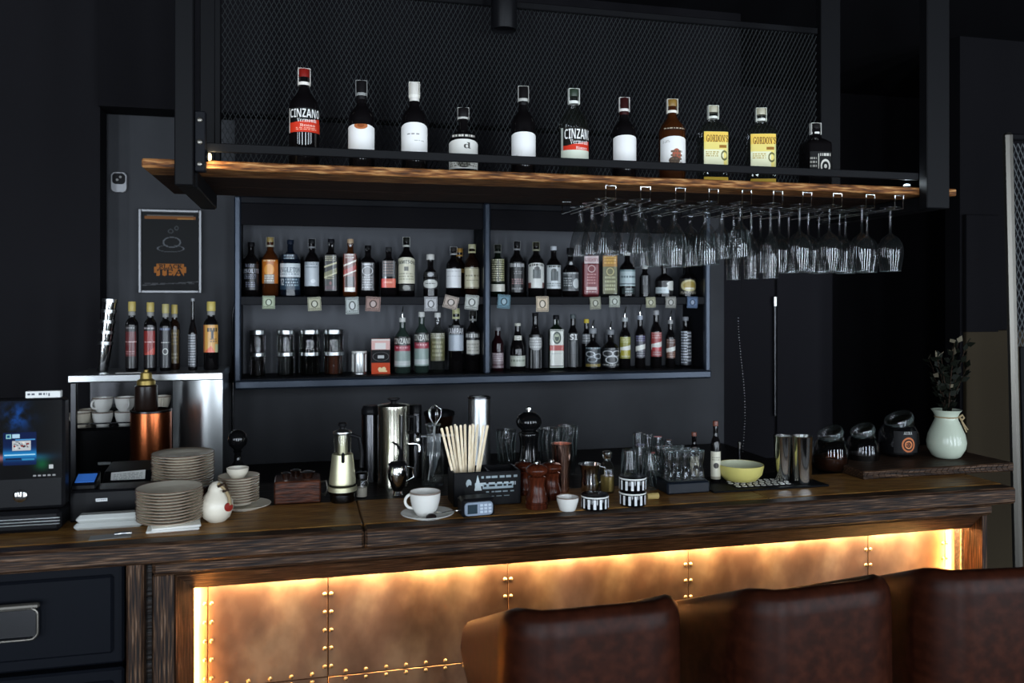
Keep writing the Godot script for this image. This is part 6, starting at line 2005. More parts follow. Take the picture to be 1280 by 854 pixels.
const UPPER := [
	{"x": -0.2278, "y": 1.7363, "z": -1.88, "h": 0.2603, "r": 0.0384, "st": "spirit", "g": "dark", "c": "#131214", "lab": [{"y0": 0.12, "y1": 0.6, "bg": "#101012", "p": [["text", "ABSOLUT", 0.02, 0.2, 0.98, 0.36, "#b9bcc8", "serif"], ["lines", 0.2, 0.42, 0.8, 0.6, 3, "#8d90a0"], ["lines", 0.3, 0.7, 0.75, 0.92, 3, "#77798a"], ["lines", 0.3, 0.02, 0.7, 0.15, 2, "#77798a"]], "arc": 150, "arch": 0.0, "flat": 0}], "l": "black bottle with pale script print, first on upper back shelf", "n": "shelf_bottle", "rot": -8, "cat": "bottle", "gr": "bottles on the upper back shelf"},
	{"x": -0.1391, "y": 1.7363, "z": -1.88, "h": 0.285, "r": 0.0386, "st": "spirit", "g": "amber", "c": "#8f7a45", "lab": [{"y0": 0.22, "y1": 0.62, "bg": "#c06a1c", "p": [["disc", 0.5, 0.42, 0.24, 0.24, "#e8a048"], ["rect", 0.25, 0.62, 0.75, 1, "#8c8278"], ["lines", 0.28, 0.66, 0.72, 0.95, 3, "#d8d2c4"], ["lines", 0.2, 0.03, 0.8, 0.12, 1, "#e7cfa4"]], "arc": 150, "arch": 0.0, "flat": 0}], "l": "bottle with glowing orange label on upper back shelf", "n": "shelf_bottle", "rot": -8, "cat": "bottle", "gr": "bottles on the upper back shelf", "strip": ["#9c9788", "#8f7a45"]},
	{"x": -0.0457, "y": 1.7363, "z": -1.88, "h": 0.275, "r": 0.0486, "st": "spirit", "g": "blueblack", "c": "#151d2b", "lab": [{"y0": 0.34, "y1": 0.58, "bg": "#cfd6d8", "p": [["text", "SINGLETON", 0.04, 0.3, 0.96, 0.66, "#3a4c5c", "serif"], ["lines", 0.1, 0.74, 0.9, 0.9, 1, "#7d8b94"]], "arc": 160, "arch": 0.0, "flat": 0}, {"y0": 0.12, "y1": 0.33, "bg": "#24394a", "p": [["text", "12", 0.1, 0.08, 0.3, 0.62, "#cfd6d8", "bold"], ["lines", 0.36, 0.1, 0.9, 0.8, 3, "#9fb3be"]], "arc": 140, "arch": 0.0, "flat": 0}, {"y0": 0.62, "y1": 0.74, "bg": "#131c28", "p": [["lines", 0.2, 0.1, 0.8, 0.9, 2, "#8fa0ac"]], "arc": 110, "arch": 0.0, "flat": 0}], "l": "dark blue bottle with wide white label on upper back shelf", "n": "shelf_bottle", "rot": -8, "cat": "bottle", "gr": "bottles on the upper back shelf"},
	{"x": 0.0564, "y": 1.7363, "z": -1.88, "h": 0.2807, "r": 0.0352, "st": "spirit", "g": "dark", "c": "#17181a", "lab": [{"y0": 0.18, "y1": 0.6, "bg": "#b9bfc4", "p": [["lines", 0.1, 0.04, 0.9, 0.14, 2, "#4d5a62"], ["lines", 0.15, 0.2, 0.85, 0.3, 1, "#7b868c"], ["disc", 0.6, 0.78, 0.13, 0.08, "#e0e4e6"]], "arc": 150, "arch": 0.0, "flat": 0}], "l": "bottle with plain silver grey label on upper back shelf", "n": "shelf_bottle", "rot": -8, "cat": "bottle", "gr": "bottles on the upper back shelf", "strip": ["#77787a", "#17181a"]},
	{"x": 0.1482, "y": 1.7363, "z": -1.88, "h": 0.2823, "r": 0.0353, "st": "square", "g": "dark", "c": "#17171c", "lab": [{"y0": 0.1, "y1": 0.72, "bg": "#15140f", "p": [["lines", 0.1, 0.04, 0.9, 0.2, 3, "#a9a37e"], ["slant", 0.0, 0.32, 1.0, 0.2, 0.05, "#c9c29a"], ["slant", 0.0, 0.5, 1.0, 0.36, 0.12, "#7d7a56"], ["slant", 0.0, 0.62, 1.0, 0.48, 0.04, "#c9c29a"], ["lines", 0.12, 0.58, 0.8, 0.7, 2, "#a9a37e"], ["rect", 0.1, 0.86, 0.9, 0.96, "#4a2430"], ["disc", 0.5, 0.78, 0.1, 0.05, "#8d5a5a"]], "arc": 150, "arch": 0, "flat": 1}], "l": "square black bottle with slanted green and gold label", "n": "shelf_bottle", "rot": -8, "cat": "bottle", "gr": "bottles on the upper back shelf"},
	{"x": 0.2409, "y": 1.7363, "z": -1.88, "h": 0.2839, "r": 0.0355, "st": "square", "g": "amber", "c": "#b59a7c", "lab": [{"y0": 0.08, "y1": 0.74, "bg": "#6d2c1c", "p": [["lines", 0.15, 0.02, 0.85, 0.16, 2, "#cfc8bc"], ["slant", 0.0, 0.3, 1.0, 0.16, 0.05, "#e5dfd2"], ["slant", 0.0, 0.44, 1.0, 0.3, 0.12, "#a52c20"], ["slant", 0.0, 0.56, 1.0, 0.42, 0.04, "#e5dfd2"], ["rect", 0.15, 0.6, 0.85, 0.86, "#241410"], ["rect", 0.1, 0.88, 0.9, 0.99, "#e3ded2"]], "arc": 150, "arch": 0, "flat": 1}], "l": "square bottle with slanted red label and tan stopper", "n": "shelf_bottle", "rot": -8, "cat": "bottle", "gr": "bottles on the upper back shelf"},
	{"x": 0.3268, "y": 1.7363, "z": -1.88, "h": 0.2536, "r": 0.0377, "st": "square", "g": "dark", "c": "#111113", "lab": [{"y0": 0.12, "y1": 0.66, "bg": "#1b1b1d", "p": [["ring", 0.5, 0.3, 0.4, 0.16, 0.06, "#c4c6c8"], ["lines", 0.14, 0.04, 0.86, 0.14, 1, "#c4c6c8"], ["lines", 0.14, 0.5, 0.86, 0.95, 5, "#a9abad"]], "arc": 150, "arch": 0, "flat": 1}], "l": "square black whiskey bottle with grey scrollwork label", "n": "shelf_bottle", "rot": -8, "cat": "bottle", "gr": "bottles on the upper back shelf"},
	{"x": 0.4295, "y": 1.7363, "z": -1.88, "h": 0.2472, "r": 0.0399, "st": "square", "g": "dark", "c": "#303032", "lab": [{"y0": 0.18, "y1": 0.36, "bg": "#d3522a", "p": [["rect", 0, 0, 0.3, 1, "#d8433c"], ["lines", 0.2, 0.3, 0.8, 0.7, 1, "#f0a284"]], "arc": 150, "arch": 0, "flat": 1}, {"y0": 0.4, "y1": 0.72, "bg": "#191516", "p": [["lines", 0.15, 0.05, 0.85, 0.9, 5, "#7d6256"]], "arc": 150, "arch": 0, "flat": 1}], "l": "square dark bottle with orange band on upper back shelf", "n": "shelf_bottle", "rot": -8, "cat": "bottle", "gr": "bottles on the upper back shelf"},
	{"x": 0.5173, "y": 1.7363, "z": -1.88, "h": 0.2967, "r": 0.0421, "st": "spirit", "g": "dark", "c": "#1a1c18", "lab": [{"y0": 0.22, "y1": 0.64, "bg": "#ddd8bf", "p": [["text", "JAMESON", 0.06, 0.12, 0.94, 0.28, "#23291f", "bold"], ["rect", 0.42, 0.36, 0.6, 0.52, "#4c4a3c"], ["lines", 0.12, 0.6, 0.88, 0.9, 3, "#a8a388"]], "arc": 155, "arch": 0.05, "flat": 0}, {"y0": 0.1, "y1": 0.2, "bg": "#2a2a26", "p": [["disc", 0.5, 0.5, 0.22, 0.4, "#77766c"]], "arc": 120, "arch": 0.0, "flat": 0}], "l": "dark green whiskey bottle with arched cream label", "n": "shelf_bottle", "rot": -8, "cat": "bottle", "gr": "bottles on the upper back shelf", "strip": ["#b8b8b0", "#1a1c18"]},
	{"x": 0.6385, "y": 1.7363, "z": -1.88, "h": 0.214, "r": 0.0364, "st": "squat", "g": "dark", "c": "#d6d4ce", "lab": [{"y0": 0.18, "y1": 0.42, "bg": "#141314", "p": [["disc", 0.5, 0.5, 0.46, 0.42, "#c7c7c0"], ["lines", 0.22, 0.42, 0.78, 0.58, 1, "#5b5b56"]], "arc": 150, "arch": 0.0, "flat": 0}, {"y0": 0.46, "y1": 0.58, "bg": "#141314", "p": [["disc", 0.5, 0.5, 0.2, 0.4, "#98989a"]], "arc": 120, "arch": 0.0, "flat": 0}], "l": "short dark bottle with small oval white label", "n": "shelf_bottle", "rot": -8, "cat": "bottle", "gr": "bottles on the upper back shelf"},
	{"x": 0.7572, "y": 1.7363, "z": -1.88, "h": 0.2522, "r": 0.0386, "st": "spirit", "g": "dark", "c": "#2c2826", "lab": [{"y0": 0.18, "y1": 0.56, "bg": "#dedede", "p": [["lines", 0.1, 0.38, 0.9, 0.44, 1, "#a9a9a9"], ["lines", 0.15, 0.12, 0.85, 0.2, 1, "#bcbcbc"]], "arc": 150, "arch": 0.0, "flat": 0}], "l": "dark bottle with plain white label beside a gold-necked one", "n": "shelf_bottle", "rot": -8, "cat": "bottle", "gr": "bottles on the upper back shelf", "strip": ["#a8a8a8", "#2c2826"]},
	{"x": 0.7999, "y": 1.7363, "z": -1.9549999999999998, "h": 0.249, "r": 0.0311, "st": "spirit", "g": "brown", "c": "#b58a3c", "lab": [{"y0": 0.5, "y1": 0.58, "bg": "#9b7b3c", "p": [], "arc": 120, "arch": 0.0, "flat": 0}], "l": "gold-necked brown bottle standing behind a white-labelled one", "n": "shelf_bottle", "rot": -8, "cat": "bottle", "gr": "bottles on the upper back shelf", "strip": ["#c79a4c", "#a8802f"]},
	{"x": 0.8525, "y": 1.7363, "z": -1.88, "h": 0.2659, "r": 0.0389, "st": "spirit", "g": "brown", "c": "#cfcba8", "lab": [{"y0": 0.16, "y1": 0.56, "bg": "#cfc7a8", "p": [["frame", 0.03, 0.03, "#6d664c"], ["lines", 0.14, 0.36, 0.86, 0.5, 1, "#7e7758"], ["lines", 0.2, 0.6, 0.8, 0.66, 1, "#8b8464"]], "arc": 155, "arch": 0.0, "flat": 0}], "l": "dark bottle with framed cream label beside the shelf divider", "n": "shelf_bottle", "rot": -8, "cat": "bottle", "gr": "bottles on the upper back shelf", "strip": ["#d8d3a4", "#cfcba8"]},
	{"x": 0.9868, "y": 1.7363, "z": -1.88, "h": 0.268, "r": 0.0371, "st": "spirit", "g": "green", "c": "#20221d", "lab": [{"y0": 0.1, "y1": 0.24, "bg": "#d3d0c2", "p": [], "arc": 160, "arch": 0.0, "flat": 0}, {"y0": 0.28, "y1": 0.72, "bg": "#3a3a28", "p": [["lines", 0.1, 0.02, 0.5, 0.98, 10, "#dedab8"], ["lines", 0.55, 0.02, 0.9, 0.98, 10, "#c8c494"]], "arc": 140, "arch": 0.0, "flat": 0}], "l": "olive bottle with speckled label, just past the shelf divider", "n": "shelf_bottle", "rot": -8, "cat": "bottle", "gr": "bottles on the upper back shelf", "strip": ["#777871", "#20221d"]},
	{"x": 1.0889, "y": 1.7363, "z": -1.88, "h": 0.2862, "r": 0.0394, "st": "spirit", "g": "dark", "c": "#19181a", "lab": [{"y0": 0.08, "y1": 0.62, "bg": "#121113", "p": [["lines", 0.02, 0.05, 0.98, 0.26, 1, "#b8b8b8"], ["lines", 0.3, 0.3, 0.75, 0.42, 2, "#7d7d7d"], ["lines", 0.2, 0.55, 0.8, 0.75, 3, "#a07a7a"], ["lines", 0.2, 0.85, 0.8, 0.95, 1, "#8a8a8a"]], "arc": 150, "arch": 0.0, "flat": 0}], "l": "tall black bottle with dark label and white lettering", "n": "shelf_bottle", "rot": -8, "cat": "bottle", "gr": "bottles on the upper back shelf", "strip": ["#88888a", "#19181a"]},
	{"x": 1.1921, "y": 1.7363, "z": -1.88, "h": 0.2837, "r": 0.0416, "st": "spirit", "g": "dark", "c": "#26241c", "lab": [{"y0": 0.16, "y1": 0.6, "bg": "#dcdcd6", "p": [["lines", 0.12, 0.04, 0.88, 0.2, 1, "#33312c"], ["rect", 0.32, 0.26, 0.68, 0.62, "#3c4444"], ["disc", 0.5, 0.22, 0.13, 0.08, "#2b2b2b"], ["rect", 0.0, 0.78, 0.22, 1, "#6a3a34"], ["rect", 0.78, 0.78, 1, 1, "#6a3a34"]], "arc": 155, "arch": 0.04, "flat": 0}], "l": "dark bottle with bold white shield label and olive neck", "n": "shelf_bottle", "rot": -8, "cat": "bottle", "gr": "bottles on the upper back shelf", "strip": ["#8f8f78", "#26241c"]},
	{"x": 1.2878, "y": 1.7363, "z": -1.88, "h": 0.2644, "r": 0.0377, "st": "spirit", "g": "dark", "c": "#c9cdd2", "lab": [{"y0": 0.16, "y1": 0.62, "bg": "#c8cdce", "p": [["lines", 0.1, 0.03, 0.9, 0.16, 1, "#2e3432"], ["rect", 0.32, 0.26, 0.7, 0.66, "#2d3a3a"], ["disc", 0.46, 0.22, 0.14, 0.08, "#27302f"], ["lines", 0.05, 0.75, 0.95, 0.95, 2, "#6d7776"]], "arc": 155, "arch": 0.0, "flat": 0}], "l": "dark bottle with white label and white paper cap", "n": "shelf_bottle", "rot": -8, "cat": "bottle", "gr": "bottles on the upper back shelf"},
	{"x": 1.38, "y": 1.7363, "z": -1.88, "h": 0.2574, "r": 0.0421, "st": "squat", "g": "dark", "c": "#1a1a1c", "lab": [{"y0": 0.12, "y1": 0.5, "bg": "#54585a", "p": [["rect", 0.08, 0.2, 0.5, 0.9, "#25292a"], ["disc", 0.74, 0.6, 0.2, 0.26, "#c9cdcc"], ["lines", 0.05, 0.04, 0.95, 0.14, 1, "#c4c8c8"], ["lines", 0.1, 0.3, 0.5, 0.8, 4, "#9da2a2"]], "arc": 155, "arch": 0.0, "flat": 0}, {"y0": 0.6, "y1": 0.72, "bg": "#161617", "p": [["disc", 0.5, 0.5, 0.22, 0.45, "#a2a4a6"]], "arc": 110, "arch": 0.0, "flat": 0}], "l": "squat dark bottle with mottled grey label", "n": "shelf_bottle", "rot": -8, "cat": "bottle", "gr": "bottles on the upper back shelf"},
	{"x": 1.4911, "y": 1.7363, "z": -1.88, "h": 0.2505, "r": 0.0445, "st": "flask", "g": "pink", "c": "#8c8f94", "lab": [{"y0": 0.7, "y1": 0.86, "bg": "#d9c4c4", "p": [["text", "GORDON'S", 0.05, 0.3, 0.95, 0.75, "#8c3038", "serif"]], "arc": 150, "arch": 0, "flat": 1}, {"y0": 0.06, "y1": 0.68, "bg": "#7d2a30", "p": [["ring", 0.5, 0.15, 0.26, 0.12, 0.05, "#e4c9c6"], ["lines", 0.2, 0.32, 0.8, 0.7, 4, "#c98f8c"], ["rect", 0.15, 0.76, 0.85, 0.86, "#d8c2be"], ["lines", 0.15, 0.9, 0.85, 0.98, 1, "#d8c2be"]], "arc": 150, "arch": 0, "flat": 1}], "l": "pink gin bottle with pale top label on upper back shelf", "n": "shelf_bottle", "rot": -8, "cat": "bottle", "gr": "bottles on the upper back shelf"},
	{"x": 1.5945, "y": 1.7363, "z": -1.88, "h": 0.2563, "r": 0.0447, "st": "flask", "g": "clear", "c": "#9a9a8a", "lab": [{"y0": 0.06, "y1": 0.86, "bg": "#6b6a44", "p": [["rect", 0, 0, 1, 0.3, "#b07d20"], ["lines", 0.1, 0.04, 0.9, 0.26, 3, "#e3b445"], ["ring", 0.5, 0.42, 0.26, 0.1, 0.05, "#d8c98a"], ["lines", 0.15, 0.55, 0.85, 0.95, 4, "#b7b68a"]], "arc": 150, "arch": 0, "flat": 1}], "l": "gin bottle with gold and olive label under the hanging glasses", "n": "shelf_bottle", "rot": -8, "cat": "bottle", "gr": "bottles on the upper back shelf"},
	{"x": 1.699, "y": 1.7363, "z": -1.88, "h": 0.2407, "r": 0.0428, "st": "spirit", "g": "dark", "c": "#c6c6c2", "lab": [{"y0": 0.24, "y1": 0.6, "bg": "#b9c9cb", "p": [["rect", 0, 0, 1, 0.12, "#7b9296"], ["lines", 0.12, 0.38, 0.88, 0.6, 1, "#50666a"], ["rect", 0, 0.84, 1, 0.9, "#30424a"]], "arc": 160, "arch": 0.0, "flat": 0}, {"y0": 0.06, "y1": 0.2, "bg": "#1c2626", "p": [["lines", 0.25, 0.1, 0.75, 0.9, 2, "#8fa0a0"]], "arc": 110, "arch": 0.0, "flat": 0}], "l": "dark bottle with pale blue label on upper back shelf", "n": "shelf_bottle", "rot": -8, "cat": "bottle", "gr": "bottles on the upper back shelf"},
	{"x": 1.8, "y": 1.7363, "z": -1.88, "h": 0.1646, "r": 0.028, "st": "slim", "g": "dark", "c": "#c9c9c6", "lab": [{"y0": 0.12, "y1": 0.7, "bg": "#121214", "p": [["lines", 0.2, 0.05, 0.3, 0.95, 1, "#55555a"], ["lines", 0.55, 0.05, 0.65, 0.95, 1, "#66666a"]], "arc": 120, "arch": 0.0, "flat": 0}], "l": "thin dark bottle with white ring below its cap", "n": "shelf_bottle", "rot": -8, "cat": "bottle", "gr": "bottles on the upper back shelf"},
	{"x": 1.9116, "y": 1.7363, "z": -1.88, "h": 0.1786, "r": 0.0476, "st": "squat", "g": "dark", "c": "#241c1e", "lab": [{"y0": 0.08, "y1": 0.34, "bg": "#141214", "p": [["rect", 0.0, 0.2, 0.6, 0.9, "#c8d2d4"], ["disc", 0.75, 0.2, 0.24, 0.36, "#d4d4cc"], ["lines", 0.1, 0.5, 0.5, 0.6, 1, "#8d9698"]], "arc": 165, "arch": 0.0, "flat": 0}, {"y0": 0.34, "y1": 0.48, "bg": "#141214", "p": [["disc", 0.75, 0.6, 0.24, 0.6, "#d4d4cc"]], "arc": 165, "arch": 0.0, "flat": 0}], "l": "dark squat bottle with white round and rectangular stickers", "n": "shelf_bottle", "rot": -8, "cat": "bottle", "gr": "bottles on the upper back shelf"},
	{"x": 2.0481, "y": 1.7363, "z": -1.88, "h": 0.1888, "r": 0.0458, "st": "squat", "g": "dark", "c": "#2b2a26", "lab": [{"y0": 0.06, "y1": 0.52, "bg": "#b9b6a4", "p": [["rect", 0, 0, 1, 1, "#2a2722"], ["disc", 0.5, 0.42, 0.4, 0.36, "#d1c690"], ["disc", 0.5, 0.42, 0.28, 0.25, "#b39a48"], ["rect", 0.3, 0.55, 0.7, 0.66, "#efe9d6"], ["lines", 0.1, 0.8, 0.9, 0.96, 2, "#b9b0a0"]], "arc": 155, "arch": 0.0, "flat": 0}], "l": "bottle with round gold medal label, last on upper back shelf", "n": "shelf_bottle", "rot": -8, "cat": "bottle", "gr": "bottles on the upper back shelf"}
]
const LOWER := [
	{"x": 0.4973, "y": 1.3537, "z": -1.88, "h": 0.3342, "r": 0.0401, "st": "spirit", "g": "greenclear", "c": "#c9c9c4", "lab": [{"y0": 0.12, "y1": 0.66, "bg": "#8fa19a", "p": [["rect", 0, 0, 1, 1, "#8fa19a"], ["rect", 0, 0, 1, 0.3, "#1b1a18"], ["text", "CINZANO", 0.02, 0.06, 0.98, 0.24, "#d9d9d0", "bold"], ["rect", 0, 0.3, 1, 0.48, "#a33244"], ["lines", 0.2, 0.34, 0.8, 0.44, 1, "#e0a4ac"], ["rect", 0, 0.8, 1, 0.96, "#c3c9c6"]], "arc": 155, "arch": 0.0, "flat": 0}], "l": "pale green vermouth bottle with long pouring spout on lower shelf", "n": "shelf_bottle", "rot": -8, "cat": "bottle", "gr": "bottles on the lower back shelf", "spout": 1},
	{"x": 0.5938, "y": 1.3537, "z": -1.88, "h": 0.3058, "r": 0.0362, "st": "spirit", "g": "greenclear", "c": "#c9c9c4", "lab": [{"y0": 0.12, "y1": 0.66, "bg": "#8fa19a", "p": [["rect", 0, 0, 1, 1, "#8fa19a"], ["rect", 0, 0, 1, 0.3, "#1b1a18"], ["text", "CINZANO", 0.02, 0.06, 0.98, 0.24, "#d9d9d0", "bold"], ["rect", 0, 0.3, 1, 0.48, "#a33244"], ["lines", 0.2, 0.34, 0.8, 0.44, 1, "#e0a4ac"], ["rect", 0, 0.8, 1, 0.96, "#c3c9c6"]], "arc": 155, "arch": 0.0, "flat": 0}], "l": "pale green vermouth bottle without spout on lower shelf", "n": "shelf_bottle", "rot": -8, "cat": "bottle", "gr": "bottles on the lower back shelf"},
	{"x": 0.6751, "y": 1.3537, "z": -1.88, "h": 0.3015, "r": 0.0365, "st": "spirit", "g": "clear", "c": "#d0d0cc", "lab": [{"y0": 0.2, "y1": 0.66, "bg": "#6f6c4c", "p": [["lines", 0.05, 0.02, 0.95, 0.22, 3, "#d4d2c4"], ["rect", 0.05, 0.3, 0.95, 0.9, "#67643f"], ["lines", 0.2, 0.3, 0.8, 0.9, 4, "#a4a27c"]], "arc": 150, "arch": 0.0, "flat": 0}], "l": "clear vermouth bottle with olive label", "n": "shelf_bottle", "rot": -8, "cat": "bottle", "gr": "bottles on the lower back shelf"},
	{"x": 0.7696, "y": 1.3537, "z": -1.88, "h": 0.3215, "r": 0.0386, "st": "spirit", "g": "dark", "c": "#b9b78a", "lab": [{"y0": 0.34, "y1": 0.74, "bg": "#8f9aa4", "p": [["rect", 0, 0, 1, 0.36, "#15161a"], ["text", "CAMPARI", 0.0, 0.12, 1.0, 0.34, "#dddde0", "bold"], ["rect", 0.06, 0.4, 0.94, 1, "#b4bcc6"]], "arc": 155, "arch": 0.0, "flat": 0}], "l": "dark bottle with silver label and white lettering on lower shelf", "n": "shelf_bottle", "rot": -8, "cat": "bottle", "gr": "bottles on the lower back shelf", "strip": ["#c6c69a", "#a9a878"]},
	{"x": 0.8567, "y": 1.3537, "z": -1.88, "h": 0.309, "r": 0.0389, "st": "spirit", "g": "dark", "c": "#2a2826", "lab": [{"y0": 0.28, "y1": 0.66, "bg": "#191818", "p": [["lines", 0.05, 0.08, 0.95, 0.4, 1, "#d0d0cc"], ["rect", 0.14, 0.36, 0.86, 0.95, "#d2cfc4"], ["lines", 0.2, 0.5, 0.8, 0.9, 3, "#a6a294"]], "arc": 150, "arch": 0.0, "flat": 0}], "l": "dark bottle with cream shield label beside the divider", "n": "shelf_bottle", "rot": -8, "cat": "bottle", "gr": "bottles on the lower back shelf", "strip": ["#8f8f8c", "#2a2826"]},
	{"x": 0.9868, "y": 1.3537, "z": -1.88, "h": 0.2262, "r": 0.0309, "st": "slim", "g": "maroon", "c": "#77777a", "lab": [{"y0": 0.08, "y1": 0.42, "bg": "#8d7a7e", "p": [["lines", 0.1, 0.05, 0.9, 0.6, 4, "#cfc2c4"], ["rect", 0, 0.75, 1, 0.85, "#4a2a30"]], "arc": 150, "arch": 0.0, "flat": 0}], "l": "small maroon bottle with pinkish label", "n": "shelf_bottle", "rot": -8, "cat": "bottle", "gr": "bottles on the lower back shelf"},
	{"x": 1.0932, "y": 1.3537, "z": -1.88, "h": 0.2461, "r": 0.0394, "st": "taper", "g": "dark", "c": "#c8c6ba", "lab": [{"y0": 0.1, "y1": 0.32, "bg": "#c6cabc", "p": [["lines", 0.12, 0.36, 0.88, 0.7, 1, "#84907c"], ["lines", 0.1, 0.1, 0.9, 0.2, 1, "#9ca494"]], "arc": 165, "arch": 0.0, "flat": 0}, {"y0": 0.6, "y1": 0.74, "bg": "#cfcdc0", "p": [["lines", 0.3, 0.1, 0.7, 0.9, 3, "#55534a"]], "arc": 90, "arch": 0.0, "flat": 0}], "l": "dark tapered bottle with wide pale green label", "n": "shelf_bottle", "rot": -8, "cat": "bottle", "gr": "bottles on the lower back shelf"},
	{"x": 1.1878, "y": 1.3537, "z": -1.88, "h": 0.2996, "r": 0.0354, "st": "taper", "g": "dark", "c": "#151416", "lab": [{"y0": 0.04, "y1": 0.62, "bg": "#131214", "p": [["disc", 0.5, 0.26, 0.46, 0.2, "#9c9c9a"], ["lines", 0.1, 0.1, 0.9, 0.42, 4, "#d8d8d6"], ["rect", 0.18, 0.45, 0.26, 1, "#8c8c8c"], ["rect", 0.5, 0.45, 0.56, 1, "#77777a"], ["rect", 0.8, 0.45, 0.86, 1, "#8c8c8c"]], "arc": 150, "arch": 0.0, "flat": 0}], "l": "tall black tapered bottle with silver striped label", "n": "shelf_bottle", "rot": -8, "cat": "bottle", "gr": "bottles on the lower back shelf"},
	{"x": 1.3009, "y": 1.3537, "z": -1.88, "h": 0.2867, "r": 0.0419, "st": "flask", "g": "green", "c": "#16161a", "lab": [{"y0": 0.05, "y1": 0.74, "bg": "#dcdcd2", "p": [["frame", 0.03, 0.02, "#2f3a30"], ["disc", 0.5, 0.22, 0.3, 0.16, "#1c3424"], ["ring", 0.5, 0.22, 0.2, 0.11, 0.04, "#c2c6a8"], ["rect", 0.38, 0.16, 0.62, 0.2, "#c2c6a8"], ["rect", 0, 0.42, 1, 0.56, "#b03a30"], ["lines", 0.12, 0.62, 0.88, 0.66, 1, "#b9bab2"]], "arc": 150, "arch": 0, "flat": 1}], "l": "dark green square bottle with red-banded white label", "n": "shelf_bottle", "rot": -8, "cat": "bottle", "gr": "bottles on the lower back shelf"},
	{"x": 1.3933, "y": 1.3537, "z": -1.88, "h": 0.2905, "r": 0.0274, "st": "slim", "g": "dark", "c": "#4a5254", "lab": [{"y0": 0.05, "y1": 0.66, "bg": "#26282a", "p": [["text", "SI", 0.15, 0.04, 0.85, 0.2, "#f0f0f0", "bold"], ["rect", 0.1, 0.24, 0.9, 0.62, "#3f4244"], ["rect", 0.1, 0.64, 0.9, 0.97, "#3a3c3e"], ["rect", 0.02, 0, 0.06, 1, "#b4b4b4"], ["rect", 0.92, 0, 0.96, 1, "#b4b4b4"]], "arc": 130, "arch": 0.0, "flat": 0}], "l": "slim black bottle with bold white letters at its top", "n": "shelf_bottle", "rot": -8, "cat": "bottle", "gr": "bottles on the lower back shelf"},
	{"x": 1.4929, "y": 1.3537, "z": -1.95, "h": 0.2631, "r": 0.0258, "st": "slim", "g": "dark", "c": "#d2b93c", "lab": [{"y0": 0.5, "y1": 0.7, "bg": "#6d7072", "p": [["lines", 0.1, 0.1, 0.9, 0.9, 3, "#b9bcbe"]], "arc": 150, "arch": 0.0, "flat": 0}], "l": "bottle with yellow cap standing behind a patterned one", "n": "shelf_bottle", "rot": -8, "cat": "bottle", "gr": "bottles on the lower back shelf"},
	{"x": 1.5045, "y": 1.3537, "z": -1.88, "h": 0.2603, "r": 0.0403, "st": "squat", "g": "dark", "c": "#8d9094", "lab": [{"y0": 0.06, "y1": 0.54, "bg": "#20262a", "p": [["lines", 0.05, 0.02, 0.95, 0.14, 1, "#8fa0a6"], ["ring", 0.3, 0.34, 0.24, 0.14, 0.06, "#c8ccd0"], ["ring", 0.7, 0.45, 0.22, 0.14, 0.06, "#c8ccd0"], ["ring", 0.4, 0.62, 0.25, 0.13, 0.06, "#a9b2b8"], ["rect", 0.05, 0.84, 0.95, 0.97, "#8d7a3c"]], "arc": 160, "arch": 0.0, "flat": 0}], "l": "patterned squat bottle with gold foot band on lower shelf", "n": "shelf_bottle", "rot": -8, "cat": "bottle", "gr": "bottles on the lower back shelf", "spout": 1},
	{"x": 1.6035, "y": 1.3537, "z": -1.88, "h": 0.2512, "r": 0.0447, "st": "squat", "g": "dark", "c": "#7d8084", "lab": [{"y0": 0.06, "y1": 0.54, "bg": "#1c1e20", "p": [["ring", 0.3, 0.3, 0.26, 0.16, 0.06, "#c4c6c8"], ["ring", 0.72, 0.3, 0.24, 0.16, 0.06, "#c4c6c8"], ["ring", 0.5, 0.62, 0.3, 0.2, 0.06, "#d0d2d4"], ["lines", 0.05, 0.86, 0.95, 0.97, 1, "#b4b4b0"]], "arc": 160, "arch": 0.0, "flat": 0}], "l": "squat bottle with black and white swirl label", "n": "shelf_bottle", "rot": -8, "cat": "bottle", "gr": "bottles on the lower back shelf", "spout": 1},
	{"x": 1.6853, "y": 1.3537, "z": -1.88, "h": 0.3278, "r": 0.03, "st": "slim", "g": "dark", "c": "#b4b8b8", "lab": [{"y0": 0.2, "y1": 0.62, "bg": "#8d8a34", "p": [["lines", 0.1, 0.02, 0.9, 0.3, 3, "#c9c98e"], ["slant", 0, 0.5, 1, 0.36, 0.22, "#e2e2da"], ["rect", 0.1, 0.62, 0.9, 0.86, "#a99c2c"], ["lines", 0.15, 0.86, 0.85, 0.98, 1, "#c9c4a0"]], "arc": 140, "arch": 0.0, "flat": 0}], "l": "slim syrup bottle with yellow label and white sash", "n": "shelf_bottle", "rot": -8, "cat": "bottle", "gr": "bottles on the lower back shelf", "spout": 1},
	{"x": 1.7724, "y": 1.3537, "z": -1.88, "h": 0.3405, "r": 0.0279, "st": "slim", "g": "dark", "c": "#aab0bc", "lab": [{"y0": 0.2, "y1": 0.62, "bg": "#33323c", "p": [["lines", 0.1, 0.02, 0.9, 0.3, 3, "#77749a"], ["slant", 0, 0.5, 1, 0.36, 0.22, "#e2e2da"], ["lines", 0.15, 0.66, 0.85, 0.98, 3, "#9a9aa0"]], "arc": 140, "arch": 0.0, "flat": 0}], "l": "slim syrup bottle with grey label and white sash", "n": "shelf_bottle", "rot": -8, "cat": "bottle", "gr": "bottles on the lower back shelf", "spout": 1},
